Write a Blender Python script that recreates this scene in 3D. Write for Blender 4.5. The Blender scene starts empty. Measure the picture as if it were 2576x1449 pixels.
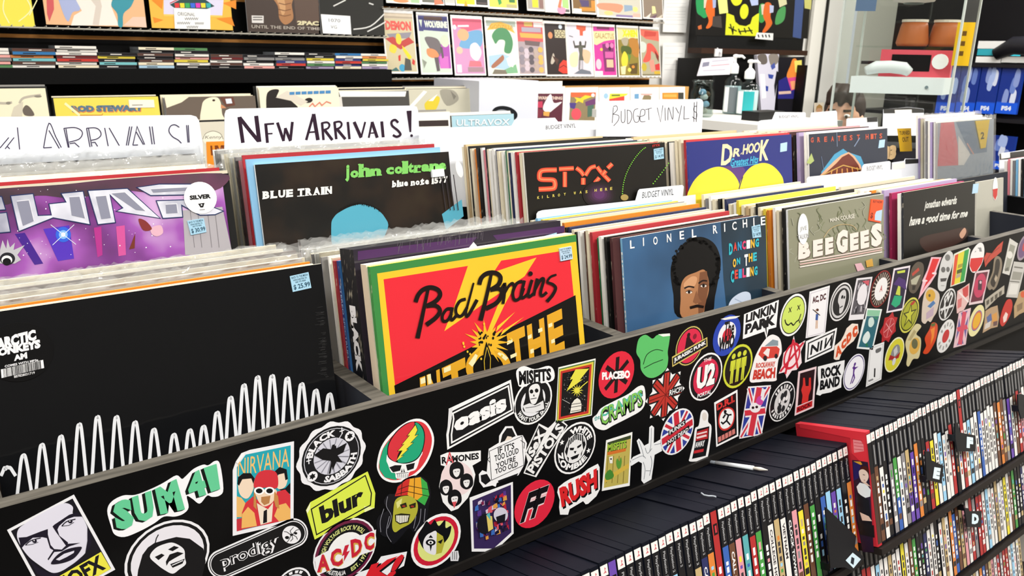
import bpy, math, random
from mathutils import Vector as V, Matrix
from mathutils.geometry import tessellate_polygon
random.seed(7)
sc = bpy.context.scene
COL = sc.collection
# ---------------------------------------------------------------- camera
FPX, YAW, PIT, ROL = 2045.6, 0.6602, 0.2838, 0.0201
CAM = V((-0.306, -0.738, 0.378))
fw = V((math.sin(YAW)*math.cos(PIT), math.cos(YAW)*math.cos(PIT), -math.sin(PIT)))
r0 = fw.cross(V((0, 0, 1))).normalized(); d0 = fw.cross(r0)
cr_, sr_ = math.cos(ROL), math.sin(ROL)
RX = r0*cr_ - d0*sr_; DY = r0*sr_ + d0*cr_
cd = bpy.data.cameras.new('camera'); cam = bpy.data.objects.new('camera', cd); COL.objects.link(cam)
cd.sensor_width = 36; cd.lens = FPX/2576*36; cd.clip_start = .02
cam.matrix_world = Matrix(((RX.x, -DY.x, -fw.x, CAM.x), (RX.y, -DY.y, -fw.y, CAM.y), (RX.z, -DY.z, -fw.z, CAM.z), (0, 0, 0, 1)))
cd.dof.use_dof = True; cd.dof.focus_distance = 0.93; cd.dof.aperture_fstop = 17
sc.camera = cam
# ---------------------------------------------------------------- light and exposure
sc.view_settings.view_transform = 'Standard'; sc.view_settings.look = 'None'
sc.view_settings.gamma = 1; sc.view_settings.use_curve_mapping = False
sc.view_settings.exposure = 0.52
wd = bpy.data.worlds.new('world'); sc.world = wd; wd.use_nodes = True
wd.node_tree.nodes['Background'].inputs[0].default_value = (.95, .97, 1, 1)
wd.node_tree.nodes['Background'].inputs[1].default_value = .42
FLOOR, CEIL = -0.95, 2.05
def area(x, y, sx, sy, e):
    l = bpy.data.lights.new('ceiling_light', 'AREA'); l.shape = 'RECTANGLE'; l.size = sx; l.size_y = sy; l.energy = e
    l.color = (1, .97, .93)
    o = bpy.data.objects.new('ceiling_light', l); o.location = (x, y, CEIL-.06); COL.objects.link(o)
for x in (-1.2, .9, 2.9, 4.5):
    for y in (-1.6, .55):
        area(x, y, 1.2, .6, (44 if y < 0 else 31) if x < 4 else 46)
# ---------------------------------------------------------------- helpers
def lin(h):
    h = h.lstrip('#')
    if len(h) == 3: h = ''.join(c*2 for c in h)
    o = []
    for i in (0, 2, 4):
        c = int(h[i:i+2], 16)/255
        o.append(c/12.92 if c <= .04045 else ((c+.055)/1.055)**2.4)
    return (*o, 1)
MT = {}
def mat(h, r=.42, kind=None):
    k = (h, r, kind)
    if k in MT: return MT[k]
    m = bpy.data.materials.new('paint_'+h.strip('#')); m.use_nodes = True; n = m.node_tree.nodes; L = m.node_tree.links
    b = n['Principled BSDF']; b.inputs['Base Color'].default_value = lin(h); b.inputs['Roughness'].default_value = r
    b.inputs['Specular IOR Level'].default_value = .15 if r >= .6 or kind == 'black' else .3
    if kind == 'shrink':       # shrink-wrapped card: a clear wavy film over the print
        b.inputs['Coat Weight'].default_value = .55; b.inputs['Coat Roughness'].default_value = .06
        tc = n.new('ShaderNodeTexCoord'); nz = n.new('ShaderNodeTexNoise'); nz.inputs['Scale'].default_value = 26; nz.inputs['Detail'].default_value = 3
        bp = n.new('ShaderNodeBump'); bp.inputs['Strength'].default_value = .12; bp.inputs['Distance'].default_value = .004
        L.new(tc.outputs['Object'], nz.inputs['Vector']); L.new(nz.outputs['Fac'], bp.inputs['Height'])
        L.new(bp.outputs['Normal'], b.inputs['Coat Normal'])
    if kind in ('worn', 'card', 'wood', 'black'):
        tc = n.new('ShaderNodeTexCoord'); nz = n.new('ShaderNodeTexNoise'); mx = n.new('ShaderNodeMix'); mx.data_type = 'RGBA'
        mp = n.new('ShaderNodeMapping'); L.new(tc.outputs['Object'], mp.inputs[0]); L.new(mp.outputs[0], nz.inputs['Vector'])
        rp = n.new('ShaderNodeValToRGB'); L.new(nz.outputs['Fac'], rp.inputs[0]); L.new(rp.outputs[0], mx.inputs['Factor'])
        c = lin(h)
        mx.inputs['A'].default_value = c
        if kind == 'worn':
            mp.inputs['Scale'].default_value = (60, 220, 60); rp.color_ramp.elements[0].position = .6; rp.color_ramp.elements[1].position = .85
            mx.inputs['B'].default_value = lin('#cfc6b0'); nz.inputs['Scale'].default_value = 1
        elif kind == 'card':
            nz.inputs['Scale'].default_value = 45; rp.color_ramp.elements[0].position = .35; rp.color_ramp.elements[1].position = .8
            mx.inputs['B'].default_value = tuple(x*.72 for x in c[:3])+(1,)
        elif kind == 'wood':
            mp.inputs['Scale'].default_value = (9, 130, 130); rp.color_ramp.elements[0].position = .38; rp.color_ramp.elements[1].position = .66
            nz.inputs['Scale'].default_value = 1.2; nz.inputs['Detail'].default_value = 5
            mx.inputs['B'].default_value = tuple(x*.45 for x in c[:3])+(1,)
        else:
            nz.inputs['Scale'].default_value = 6; nz.inputs['Detail'].default_value = 6; mx.inputs['B'].default_value = tuple(x*1.9+.004 for x in c[:3])+(1,)
            rp.color_ramp.elements[0].position = .5; rp.color_ramp.elements[1].position = .8
        L.new(mx.outputs['Result'], b.inputs['Base Color'])
    if kind == 'metal': b.inputs['Metallic'].default_value = .9
    if kind == 'film':
        n.remove(b); o = n['Material Output']; t = n.new('ShaderNodeBsdfTransparent'); g = n.new('ShaderNodeBsdfGlossy')
        g.inputs['Roughness'].default_value = .07; x = n.new('ShaderNodeMixShader'); f = n.new('ShaderNodeFresnel'); f.inputs[0].default_value = 1.45
        t.inputs[0].default_value = (.95, .96, .96, 1)
        d = n.new('ShaderNodeBsdfDiffuse'); d.inputs[0].default_value = (.9, .9, .88, 1); x2 = n.new('ShaderNodeMixShader'); x2.inputs[0].default_value = r
        L.new(t.outputs[0], x2.inputs[1]); L.new(d.outputs[0], x2.inputs[2])
        tc = n.new('ShaderNodeTexCoord'); nz = n.new('ShaderNodeTexNoise'); nz.inputs['Scale'].default_value = 70; bp = n.new('ShaderNodeBump')
        bp.inputs['Strength'].default_value = .8; bp.inputs['Distance'].default_value = .004
        L.new(tc.outputs['Object'], nz.inputs['Vector']); L.new(nz.outputs['Fac'], bp.inputs['Height']); L.new(bp.outputs[0], g.inputs['Normal'])
        L.new(f.outputs[0], x.inputs[0]); L.new(x2.outputs[0], x.inputs[1]); L.new(g.outputs[0], x.inputs[2]); L.new(x.outputs[0], o.inputs[0])
    if kind == 'glass':
        n.remove(b); o = n['Material Output']; t = n.new('ShaderNodeBsdfTransparent'); g = n.new('ShaderNodeBsdfGlossy'); g.inputs['Roughness'].default_value = .03
        t.inputs[0].default_value = lin(h); x = n.new('ShaderNodeMixShader'); x.inputs[0].default_value = .035
        L.new(t.outputs[0], x.inputs[1]); L.new(g.outputs[0], x.inputs[2]); L.new(x.outputs[0], o.inputs[0])
    if kind == 'emit':
        b.inputs['Emission Color'].default_value = lin(h); b.inputs['Emission Strength'].default_value = 3
    MT[k] = m; return m
def cloud(cols, scale=6, r=.35, det=3, shrink=True):
    k = (tuple(cols), scale, r)
    if k in MT: return MT[k]
    m = bpy.data.materials.new('print_blend'); m.use_nodes = True; n = m.node_tree.nodes; L = m.node_tree.links; b = n['Principled BSDF']; b.inputs['Roughness'].default_value = r
    if shrink: b.inputs['Coat Weight'].default_value = .2; b.inputs['Coat Roughness'].default_value = .1
    tc = n.new('ShaderNodeTexCoord'); nz = n.new('ShaderNodeTexNoise'); nz.inputs['Scale'].default_value = scale; nz.inputs['Detail'].default_value = det; rp = n.new('ShaderNodeValToRGB')
    e = rp.color_ramp.elements
    while len(e) < len(cols): e.new(.5)
    for i, c in enumerate(cols): e[i].position = .3+.4*i/(len(cols)-1); e[i].color = lin(c)
    L.new(tc.outputs['Object'], nz.inputs['Vector']); L.new(nz.outputs['Fac'], rp.inputs[0]); L.new(rp.outputs[0], b.inputs['Base Color'])
    MT[k] = m; return m
def as_mat(c): return c if not isinstance(c, (str, tuple)) else (mat(c) if isinstance(c, str) else c[0] if not isinstance(c[0], str) else mat(*c))
def tag(o, label=None, cat=None, group=None, kind=None):
    if label: o['label'] = label
    if cat: o['category'] = cat
    if group: o['group'] = group
    if kind: o['kind'] = kind
    return o
def empty(name, loc, label=None, cat=None, group=None):
    o = bpy.data.objects.new(name, None); o.location = loc; o.empty_display_size = .02; COL.objects.link(o)
    return tag(o, label, cat, group)
def wloc(o):
    p = V(o.location)
    while o.parent: o = o.parent; p = p+o.location
    return p
class MB:                                   # collects faces in world space, builds ONE mesh object
    def __init__(s): s.v = []; s.f = []; s.mi = []; s.ms = []; s.smooth = False
    def slot(s, c):
        m = as_mat(c)
        if m not in s.ms: s.ms.append(m)
        return s.ms.index(m)
    def face(s, c, pts):
        i = len(s.v); s.v += [tuple(p) for p in pts]; s.f.append(tuple(range(i, i+len(pts)))); s.mi.append(s.slot(c))
    def tris(s, c, pts, tr):
        i = len(s.v); s.v += [tuple(p) for p in pts]; k = s.slot(c)
        for t in tr: s.f.append(tuple(i+j for j in t)); s.mi.append(k)
    def hexa(s, c, o, a, b, d, cs=None):      # box from corner o and three edge vectors; cs: colours for (-a,+a,-b,+b,-d,+d)
        o, a, b, d = V(o), V(a), V(b), V(d); P = [o, o+a, o+a+b, o+b, o+d, o+a+d, o+a+b+d, o+b+d]
        i = len(s.v); s.v += [tuple(p) for p in P]
        for j, q in enumerate(((0, 4, 7, 3), (1, 2, 6, 5), (0, 1, 5, 4), (3, 7, 6, 2), (0, 3, 2, 1), (4, 5, 6, 7))):
            s.f.append(tuple(i+x for x in q)); s.mi.append(s.slot(cs[j] if cs and cs[j] else c))
    def box(s, c, x0, y0, z0, x1, y1, z1, cs=None): s.hexa(c, (x0, y0, z0), (x1-x0, 0, 0), (0, y1-y0, 0), (0, 0, z1-z0), cs)
    def lathe(s, c, o, prof, n=20, ax=(0, 0, 1)):
        o = V(o); az = V(ax).normalized(); t = V((1, 0, 0)) if abs(az.x) < .9 else V((0, 1, 0)); a = az.cross(t).normalized(); b = az.cross(a)
        i = len(s.v); k = s.slot(c)
        for r, z in prof:
            for j in range(n): w = 2*math.pi*j/n; s.v.append(tuple(o+az*z+a*(r*math.cos(w))+b*(r*math.sin(w))))
        for q in range(len(prof)-1):
            for j in range(n):
                j2 = (j+1) % n; s.f.append((i+q*n+j, i+q*n+j2, i+q*n+n+j2, i+q*n+n+j)); s.mi.append(k)
        s.f.append(tuple(i+j for j in range(n))[::-1]); s.mi.append(k)
        s.f.append(tuple(i+(len(prof)-1)*n+j for j in range(n))); s.mi.append(k)
    def tube(s, c, pts, r, n=8):
        pts = [V(p) for p in pts]; i = len(s.v); k = s.slot(c)
        for q, p in enumerate(pts):
            t = (pts[min(q+1, len(pts)-1)]-pts[max(q-1, 0)]).normalized(); u = t.cross(V((0, .31, .95))).normalized(); w = t.cross(u)
            rr = r[q] if isinstance(r, (list, tuple)) else r
            for j in range(n): g = 2*math.pi*j/n; s.v.append(tuple(p+u*(rr*math.cos(g))+w*(rr*math.sin(g))))
        for q in range(len(pts)-1):
            for j in range(n):
                j2 = (j+1) % n; s.f.append((i+q*n+j, i+q*n+j2, i+q*n+n+j2, i+q*n+n+j)); s.mi.append(k)
        s.f.append(tuple(i+j for j in range(n))[::-1]); s.mi.append(k)
        s.f.append(tuple(i+(len(pts)-1)*n+j for j in range(n))); s.mi.append(k)
    def build(s, name, parent=None, label=None, cat=None, group=None, kind=None, smooth=False):
        me = bpy.data.meshes.new(name); org = V((0, 0, 0))
        if parent is not None: org = wloc(parent)
        elif s.v:
            org = V((sum(p[0] for p in s.v)/len(s.v), sum(p[1] for p in s.v)/len(s.v), min(p[2] for p in s.v)))
        base = org
        me.from_pydata([tuple(V(p)-base) for p in s.v], [], s.f)
        for m in s.ms: me.materials.append(m)
        me.polygons.foreach_set('material_index', s.mi)
        if smooth or s.smooth: me.polygons.foreach_set('use_smooth', [True]*len(s.f))
        me.update(); o = bpy.data.objects.new(name, me); COL.objects.link(o)
        if parent is not None: o.parent = parent
        else: o.location = base
        return tag(o, label, cat, group, kind)
def ray(px, py): return RX*((px-1288)/FPX) + DY*((py-724.5)/FPX) + fw
def onY(px, py, Y): d = ray(px, py); return CAM + d*((Y-CAM.y)/d.y)
def onP(px, py, O, N): d = ray(px, py); return CAM + d*((O-CAM).dot(N)/d.dot(N))
def at(px, py, dep): return CAM + ray(px, py)*dep
GL = {}
def glyphs(t, b=0, sh=0):
    k = (t, b, sh)
    if k not in GL:
        cu = bpy.data.curves.new('t', 'FONT'); cu.body = t; cu.offset = b; cu.shear = sh; cu.resolution_u = 2
        ob = bpy.data.objects.new('t', cu); me = bpy.data.meshes.new_from_object(ob)
        vs = [(v.co.x, v.co.y) for v in me.vertices]; fs = [tuple(p.vertices) for p in me.polygons]
        bpy.data.objects.remove(ob); bpy.data.curves.remove(cu); bpy.data.meshes.remove(me)
        x0 = min(p[0] for p in vs); x1 = max(p[0] for p in vs); y0 = min(p[1] for p in vs); y1 = max(p[1] for p in vs)
        GL[k] = ([((p[0]-x0)/(x1-x0), (p[1]-y0)/(y1-y0)) for p in vs], fs)
    return GL[k]
def cat_rom(q, closed=True, n=4):
    o = []; N = len(q); rng = range(N) if closed else range(N-1)
    for i in rng:
        g = (lambda j: q[j % N]) if closed else (lambda j: q[max(0, min(N-1, j))])
        a, b, c, d = g(i-1), g(i), g(i+1), g(i+2)
        for k in range(n):
            t = k/n
            o.append(tuple(.5*((2*b[e])+(c[e]-a[e])*t+(2*a[e]-5*b[e]+4*c[e]-d[e])*t*t+(3*b[e]-a[e]-3*c[e]+d[e])*t**3) for e in (0, 1)))
    if not closed: o.append(q[-1])
    return o
CR = {'px': (0, 0, 1), 'Z1': (0, 0, 2.576), 'Z2': (950, 0, 3.22), 'Z3': (1650, 0, 2.7819), 'Z4': (0, 250, 3.22), 'Z5': (0, 560, 2.6833), 'Z6': (750, 500, 2.8975),
      'Z7': (1100, 280, 2.8622), 'Z8': (1900, 250, 3.6228), 'S1': (0, 1000, 3.2267), 'S2': (500, 1000, 3.2267), 'S3': (1000, 900, 2.898), 'S4': (1450, 780, 3.22),
      'S5': (1750, 650, 2.898), 'S6': (2150, 550, 3.622), 'S7': (1400, 1000, 3.2267), 'S8': (2000, 850, 2.4184), 'A1': (0, 250, 4.2933), 'A2': (550, 250, 4.2933),
      'A3': (0, 190, 4.2933), 'A4': (600, 190, 3.4347), 'A5': (1280, 190, 4.9538), 'A6': (960, 0, 6.1333), 'A7': (1340, 0, 6.44), 'A8': (560, 340, 4.025),
      'B1': (1700, 0, 4.83), 'B2': (2050, 0, 4.392), 'R1': (1950, 1030, 7.247)}
class Art:
    """flat print on the plane through O spanned by U (right) and W (up); every shape is its own thin layer"""
    def __init__(s, O, U=V((1, 0, 0)), W=V((0, 0, 1)), crop=None, k=.0002, step=2e-5, rough=.4, kind=None):
        s.O, s.U, s.W = V(O), V(U).normalized(), V(W).normalized(); s.N = s.U.cross(s.W); s.k = k; s.step = step; s.r = rough; s.kind = kind
        s.mb = MB(); s.m = lambda x, y: (x, y)
        if crop: s.crop(crop)
    def c(s, col): return as_mat(col) if not isinstance(col, str) else mat(col, s.r, s.kind)
    def un(s, px, py):
        q = onP(px, py, s.O, s.N)-s.O; return (q.dot(s.U), q.dot(s.W))
    def crop(s, c):
        ox, oy, z = CR[c]; s.m = lambda x, y: s.un(ox+x/z, oy+y/z); return s
    def raw(s): s.m = lambda x, y: (x, y); return s
    def loc(s, cx, cy, bx, by, rot=0):
        c = s.m(cx, cy); b = s.m(bx, by); r = math.hypot(b[0]-c[0], b[1]-c[1]); a = math.radians(rot); C, S = math.cos(a)*r, math.sin(a)*r
        s.m = lambda x, y: (c[0]+C*x-S*y, c[1]+S*x+C*y); s.rad = r; return s
    def p3(s, q, k): return s.O+s.U*q[0]+s.W*q[1]+s.N*k
    def add(s, col, q, tr=None):
        s.k += s.step
        if tr is None: tr = tessellate_polygon([[V((a, b, 0)) for a, b in q]])
        s.mb.tris(s.c(col), [s.p3(a, s.k) for a in q], tr)
    def poly(s, col, pts, sm=0):
        if sm: pts = cat_rom(pts)
        s.add(col, [s.m(*a) for a in pts]); return s
    def base(s, col, pts, th=.0004, sm=0):      # die-cut slab with side walls
        if sm: pts = cat_rom(pts)
        q = [s.m(*a) for a in pts]; k0 = 0; s.k = th; n = len(q)
        tr = tessellate_polygon([[V((a, b, 0)) for a, b in q]])
        s.mb.tris(s.c(col), [s.p3(a, th) for a in q]+[s.p3(a, k0) for a in q], list(tr)+[(i, (i+1) % n, n+(i+1) % n, n+i) for i in range(n)]); return s
    def circ(s, col, x=0, y=0, r=1, ry=None, n=28, a0=0, a1=360, base=0, rot=0):
        ry = r if ry is None else ry; R = math.radians(rot); pts = []
        m = n if a1-a0 >= 360 else n+1
        for i in range(m):
            w = math.radians(a0+(a1-a0)*i/n); a, b = r*math.cos(w), ry*math.sin(w); pts.append((x+a*math.cos(R)-b*math.sin(R), y+a*math.sin(R)+b*math.cos(R)))
        return s.base(col, pts) if base else s.poly(col, pts)
    def line(s, col, pts, w, cl=0, sm=0):
        if sm: pts = cat_rom(pts, bool(cl))
        n = len(pts); A = []; B = []
        ws = w if isinstance(w, (list, tuple)) else None
        for i in range(n):
            p0 = pts[i-1] if (i or cl) else pts[i]; p2 = pts[(i+1) % n] if (i < n-1 or cl) else pts[i]; p1 = pts[i]
            def nn(a, b):
                dx, dy = b[0]-a[0], b[1]-a[1]; l = math.hypot(dx, dy) or 1; return (-dy/l, dx/l)
            n1 = nn(p0, p1) if p0 != p1 else nn(p1, p2); n2 = nn(p1, p2) if p2 != p1 else n1
            mx, my = n1[0]+n2[0], n1[1]+n2[1]; l = math.hypot(mx, my) or 1; mx, my = mx/l, my/l; cs = max(.45, mx*n1[0]+my*n1[1])
            h = (w if ws is None else ws[0]+(ws[-1]-ws[0])*i/(n-1))/2/cs
            A.append((p1[0]+mx*h, p1[1]+my*h)); B.append((p1[0]-mx*h, p1[1]-my*h))
        q = [s.m(*a) for a in A+B]; e = n if cl else n-1
        s.add(col, q, [(i, (i+1) % n, n+(i+1) % n, n+i) for i in range(e)]); return s
    def text(s, col, t, TL, TR, BR, BL, b=.03, sh=0):
        vs, fs = glyphs(t, b, sh); q = []
        for u, v in vs:
            q.append(s.m(*[(1-v)*((1-u)*BL[e]+u*BR[e])+v*((1-u)*TL[e]+u*TR[e]) for e in (0, 1)]))
        s.add(col, q, fs); return s
    def box_text(s, col, t, x0, y0, x1, y1, b=.03, sh=0): return s.text(col, t, (x0, y1), (x1, y1), (x1, y0), (x0, y0), b, sh)
    def arc(s, col, t, rb, rt, a0, a1, b=.03, x=0, y=0):
        vs, fs = glyphs(t, b); q = []
        for u, v in vs:
            w = math.radians(a0+(a1-a0)*u); r = rb+(rt-rb)*v; q.append(s.m(x+r*math.cos(w), y+r*math.sin(w)))
        s.add(col, q, fs); return s
    def build(s, name, parent, label=None): return s.mb.build(name, parent, label)
LEAN = .16
UX = V((1, 0, 0)); WL = V((0, math.sin(LEAN), math.cos(LEAN))); NL = UX.cross(WL)
ORD = ['', 'second', 'third', 'fourth', 'fifth', 'sixth', 'seventh', 'eighth', 'ninth', 'tenth', 'eleventh', 'twelfth', 'thirteenth', 'fourteenth', 'fifteenth', 'sixteenth', 'seventeenth',
       'eighteenth', 'nineteenth', 'twentieth', 'twenty-first', 'twenty-second', 'twenty-third', 'twenty-fourth', 'twenty-fifth', 'twenty-sixth', 'twenty-seventh', 'twenty-eighth', 'twenty-ninth', 'thirtieth',
       'thirty-first', 'thirty-second', 'thirty-third', 'thirty-fourth', 'thirty-fifth', 'thirty-sixth', 'thirty-seventh', 'thirty-eighth', 'thirty-ninth', 'fortieth', 'forty-first', 'forty-second', 'forty-third', 'forty-fourth',
       'forty-fifth', 'forty-sixth', 'forty-seventh', 'forty-eighth', 'forty-ninth', 'fiftieth', 'fifty-first', 'fifty-second', 'fifty-third', 'fifty-fourth', 'fifty-fifth', 'fifty-sixth', 'fifty-seventh', 'fifty-eighth']
def slab(name, col, x0, y0, z0, x1, y1, z1, **k):
    m = MB(); m.box(col, x0, y0, z0, x1, y1, z1); return m.build(name, **k)
# ---------------------------------------------------------------- the room
XL, XR, YF, YB = -3.2, 5.2, -3.2, 2.52
slab('floor', ('#6f6a64', .5), XL, YF, FLOOR-.05, XR, YB+.1, FLOOR, kind='structure')
slab('ceiling', ('#d8d8d4', .8), XL, YF, CEIL, XR, YB+.1, CEIL+.05, kind='structure')
slab('wall_left', ('#cfcdc8', .7), XL-.08, YF, FLOOR, XL, YB, CEIL, kind='structure')
slab('wall_right', ('#d6d3ca', .7), XR, YF, FLOOR, XR+.08, YB, CEIL, kind='structure')
slab('wall_front', ('#4a4744', .7), XL, YF-.08, FLOOR, XR, YF, CEIL, kind='structure')
slab('wall_back', ('#e4e3de', .7), XL, YB+.02, FLOOR, XR, YB+.1, CEIL, kind='structure')
# ---------------------------------------------------------------- the record island
X1, PW, T = .106, .376, .018
BLK = ('#060607', .45, 'black'); TOPW = ('#5c5850', .65, 'wood'); INN = ('#23262e', .55, 'black')
bin_ = empty('record_bin', (.9, 0, FLOOR), 'long black two tier record bin covered in band stickers on its front board', 'record bin')
HB = .243
XA, XZ = -.72, 2.28
m = MB(); m.box(BLK, XA, 0, -HB, XZ, T, 0, cs=(None, None, None, INN, None, TOPW)); m.build('front_board', bin_)
m = MB(); m.box(('#1a1715', .5), XA, -.004, -HB-.012, XZ, .02, -HB); m.build('bottom_trim', bin_)
for k in range(-2, 6):
    x = X1+PW*k
    if XA < x < XZ+.1:
        m = MB(); m.box(INN, x-.02, T, -HB, x, .242, 0, cs=(None, None, None, None, None, TOPW)); m.build('divider', bin_)
        m = MB(); m.box(INN, x-.02, .262, -.12, x, .60, .06, cs=(None, None, None, None, None, TOPW)); m.build('divider', bin_)
m = MB(); m.box(INN, XA, T, -HB-.012, XZ, .215, -HB); m.build('bin_floor', bin_)
m = MB(); m.hexa(INN, V((XA, .2445, 0))-WL*.25, V((XZ-XA, 0, 0)), V((0, .004, 0)), WL*.32, cs=(None, None, None, None, None, TOPW)); m.build('step_board', bin_)
m = MB(); m.box(INN, XA, .225, -.132, XZ, .60, -.12); m.build('bin_floor', bin_)
m = MB(); m.box(BLK, XA, .60, FLOOR, XZ, .618, .085); m.build('back_board', bin_)
m = MB(); m.box(BLK, XA-.018, 0, FLOOR, XA, .618, .0); m.build('end_board', bin_)
m = MB(); m.box(BLK, XZ, 0, FLOOR, XZ+.018, .618, .0); m.build('end_board', bin_)
# ---------------------------------------------------------------- stickers on the front board
K, W_ = '#111114', '#f2f2f6'
PO = V((0, 0, 0))
def ST(crop): return Art(PO, crop=crop, rough=.3)
def end(a, label): return a.build('sticker', bin_, label)
def disc(crop, cx, cy, bx, by, col=W_, rot=0):
    a = ST(crop).loc(cx, cy, bx, by, rot); a.circ(col, base=1); return a
def star(a, col, x, y, r, n=5, q=.42, rot=90):
    a.poly(col, [(x+(r if i % 2 == 0 else r*q)*math.cos(math.radians(rot+180*i/n)), y+(r if i % 2 == 0 else r*q)*math.sin(math.radians(rot+180*i/n))) for i in range(2*n)])
def bar(a, col, ang, L, w, w2=None, x=0, y=0, full=1):
    c, s_ = math.cos(math.radians(ang)), math.sin(math.radians(ang)); w2 = w if w2 is None else w2
    e0 = (x-c*L, y-s_*L) if full else (x, y)
    a.poly(col, [(e0[0]-s_*w/2, e0[1]+c*w/2), (x+c*L-s_*w2/2, y+s_*L+c*w2/2), (x+c*L+s_*w2/2, y+s_*L-c*w2/2), (e0[0]+s_*w/2, e0[1]-c*w/2)])
def rnd_shards(a, cols, n, quad, sz=.1, seed=1):
    R = random.Random(seed); TL, TR_, BR, BL = quad
    def bl(u, v): return tuple((1-v)*((1-u)*TL[e]+u*TR_[e])+v*((1-u)*BL[e]+u*BR[e]) for e in (0, 1))
    for i in range(n):
        u, v = R.uniform(sz, 1-sz), R.uniform(sz, 1-sz); w = R.uniform(.3, 1)*sz; h = R.uniform(.4, 1)*sz; t = R.uniform(-.5, .5)*sz
        a.poly(cols[i % len(cols)], [bl(u-w, v-h), bl(u+w*.7, v-h+t), bl(u+w, v+h), bl(u-w*.8+t, v+h*.8)])
# 1 stern face square
a = ST('S1'); a.base(W_, [(57, 1075), (600, 787), (935, 1395), (392, 1690)])
a.poly('#15131c', [(88, 1082), (588, 818), (900, 1385), (402, 1655)])
a.poly('#e4e2f0', [(145, 1075), (190, 1030), (300, 960), (440, 885), (530, 855), (590, 885), (592, 945), (665, 965), (722, 1090), (737, 1180), (690, 1262), (610, 1335), (530, 1390), (460, 1420), (400, 1412), (300, 1345), (235, 1292), (180, 1222), (140, 1140)], 1)
B = '#1a1526'
a.poly(B, [(150, 1135), (215, 1130), (330, 1085), (388, 1065), (388, 1110), (410, 1195), (440, 1228), (500, 1232), (550, 1185), (652, 1178), (560, 1208), (500, 1247), (440, 1252), (393, 1320), (385, 1310), (432, 1238), (405, 1222), (380, 1140), (345, 1132), (265, 1137), (200, 1192), (172, 1225)])
a.poly(B, [(425, 1045), (440, 1030), (560, 950), (620, 930), (668, 965), (600, 966), (540, 987), (480, 1040), (465, 1070), (482, 1120), (552, 1175), (542, 1212), (498, 1150), (455, 1092)])
a.line(B, [(205, 1197), (250, 1160), (330, 1138)], 9, sm=1); a.line(B, [(205, 1197), (260, 1190), (310, 1172)], 5); a.circ(B, 280, 1163, 19, 15); a.circ('#fff', 276, 1158, 5)
a.line(B, [(500, 1042), (540, 1005), (612, 985)], 9, sm=1); a.line(B, [(500, 1042), (560, 1035), (600, 1010)], 5); a.circ(B, 570, 1004, 18, 15); a.circ('#fff', 566, 1000, 5)
a.poly(B, [(415, 1335), (470, 1270), (550, 1226), (655, 1208), (652, 1240), (600, 1302), (520, 1338), (430, 1352)], 1); a.poly('#e4e2f0', [(452, 1312), (520, 1265), (602, 1240), (598, 1258), (540, 1292), (480, 1320)])
a.poly(B, [(708, 1040), (742, 1150), (735, 1205), (690, 1265), (708, 1160)]); a.poly(B, [(232, 1300), (300, 1370), (400, 1425), (470, 1420), (480, 1449), (400, 1470), (300, 1430)])
a.poly(B, [(530, 1388), (610, 1335), (660, 1290), (670, 1310), (620, 1345)])
a.poly('#efe94c', [(440, 1470), (818, 1250), (898, 1388), (520, 1600)]); a.text('#15131c', 'NOFX', (420, 1490), (805, 1268), (862, 1385), (500, 1600), .04)
end(a, 'square white sticker of a stern face, yellow strip at bottom, at far left')
# 2 green letters
a = ST('S1'); a.base('#fbfbff', [(870, 920), (905, 845), (1000, 795), (1100, 790), (1230, 740), (1330, 690), (1430, 632), (1475, 660), (1500, 645), (1570, 580), (1650, 545), (1690, 550), (1745, 515), (1785, 540), (1812, 740), (1780, 795), (1720, 805), (1680, 795), (1620, 860), (1560, 820), (1515, 800), (1530, 890), (1490, 940), (1420, 965), (1330, 965), (1250, 1020), (1130, 1085), (1010, 1130), (930, 1110), (900, 1040)], sm=1)
for dx, dy, cc in ((-24, 14, '#0b1410'), (-16, 10, '#0b1410'), (-8, 5, '#0b1410'), (0, 0, '#68cf9b')):
    for ch, q in (('S', ((905, 855), (1062, 805), (1095, 1050), (945, 1078))), ('U', ((1068, 808), (1225, 752), (1258, 985), (1105, 1015))), ('M', ((1255, 740), (1430, 658), (1500, 905), (1300, 948))), ('4', ((1500, 645), (1630, 575), (1690, 780), (1545, 825))), ('1', ((1650, 570), (1755, 535), (1785, 740), (1710, 765)))):
        a.text(cc, ch, *[(x+dx, y+dy) for x, y in q], b=.07)
end(a, 'white outlined sticker with cracked green block letters')
# 3 man with dreadlocks disc
a = disc('S1', 1365, 1300, 1700, 1195); a.circ(K, r=.94); a.circ(W_, r=.86); a.circ('#eceaf2', r=.85)
a.crop('S1'); a.poly(K, [(1100, 1560), (1120, 1400), (1155, 1275), (1200, 1215), (1250, 1180), (1350, 1150), (1430, 1130), (1540, 1145), (1650, 1225), (1668, 1330), (1640, 1449), (1560, 1560)])
a.poly(W_, [(1215, 1290), (1260, 1222), (1340, 1185), (1410, 1178), (1490, 1228), (1500, 1300), (1507, 1350), (1455, 1392), (1400, 1428), (1330, 1395), (1270, 1350)], 1)
for p in ([(1255, 1292), (1310, 1265), (1335, 1278), (1285, 1318)], [(1362, 1232), (1412, 1202), (1452, 1215), (1400, 1245)], [(1375, 1272), (1440, 1250), (1490, 1262), (1420, 1300), (1370, 1330), (1350, 1365), (1345, 1330)], [(1380, 1350), (1450, 1325), (1500, 1305), (1480, 1345), (1400, 1380)]): a.poly(K, p)
a.line('#f2f2f6', [(1395, 1360), (1485, 1320)], 7); a.line(K, [(1255, 1195), (1268, 1140), (1285, 1110)], 8)
end(a, 'round black and white sticker of a smiling man with thick dreadlocks')
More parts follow.
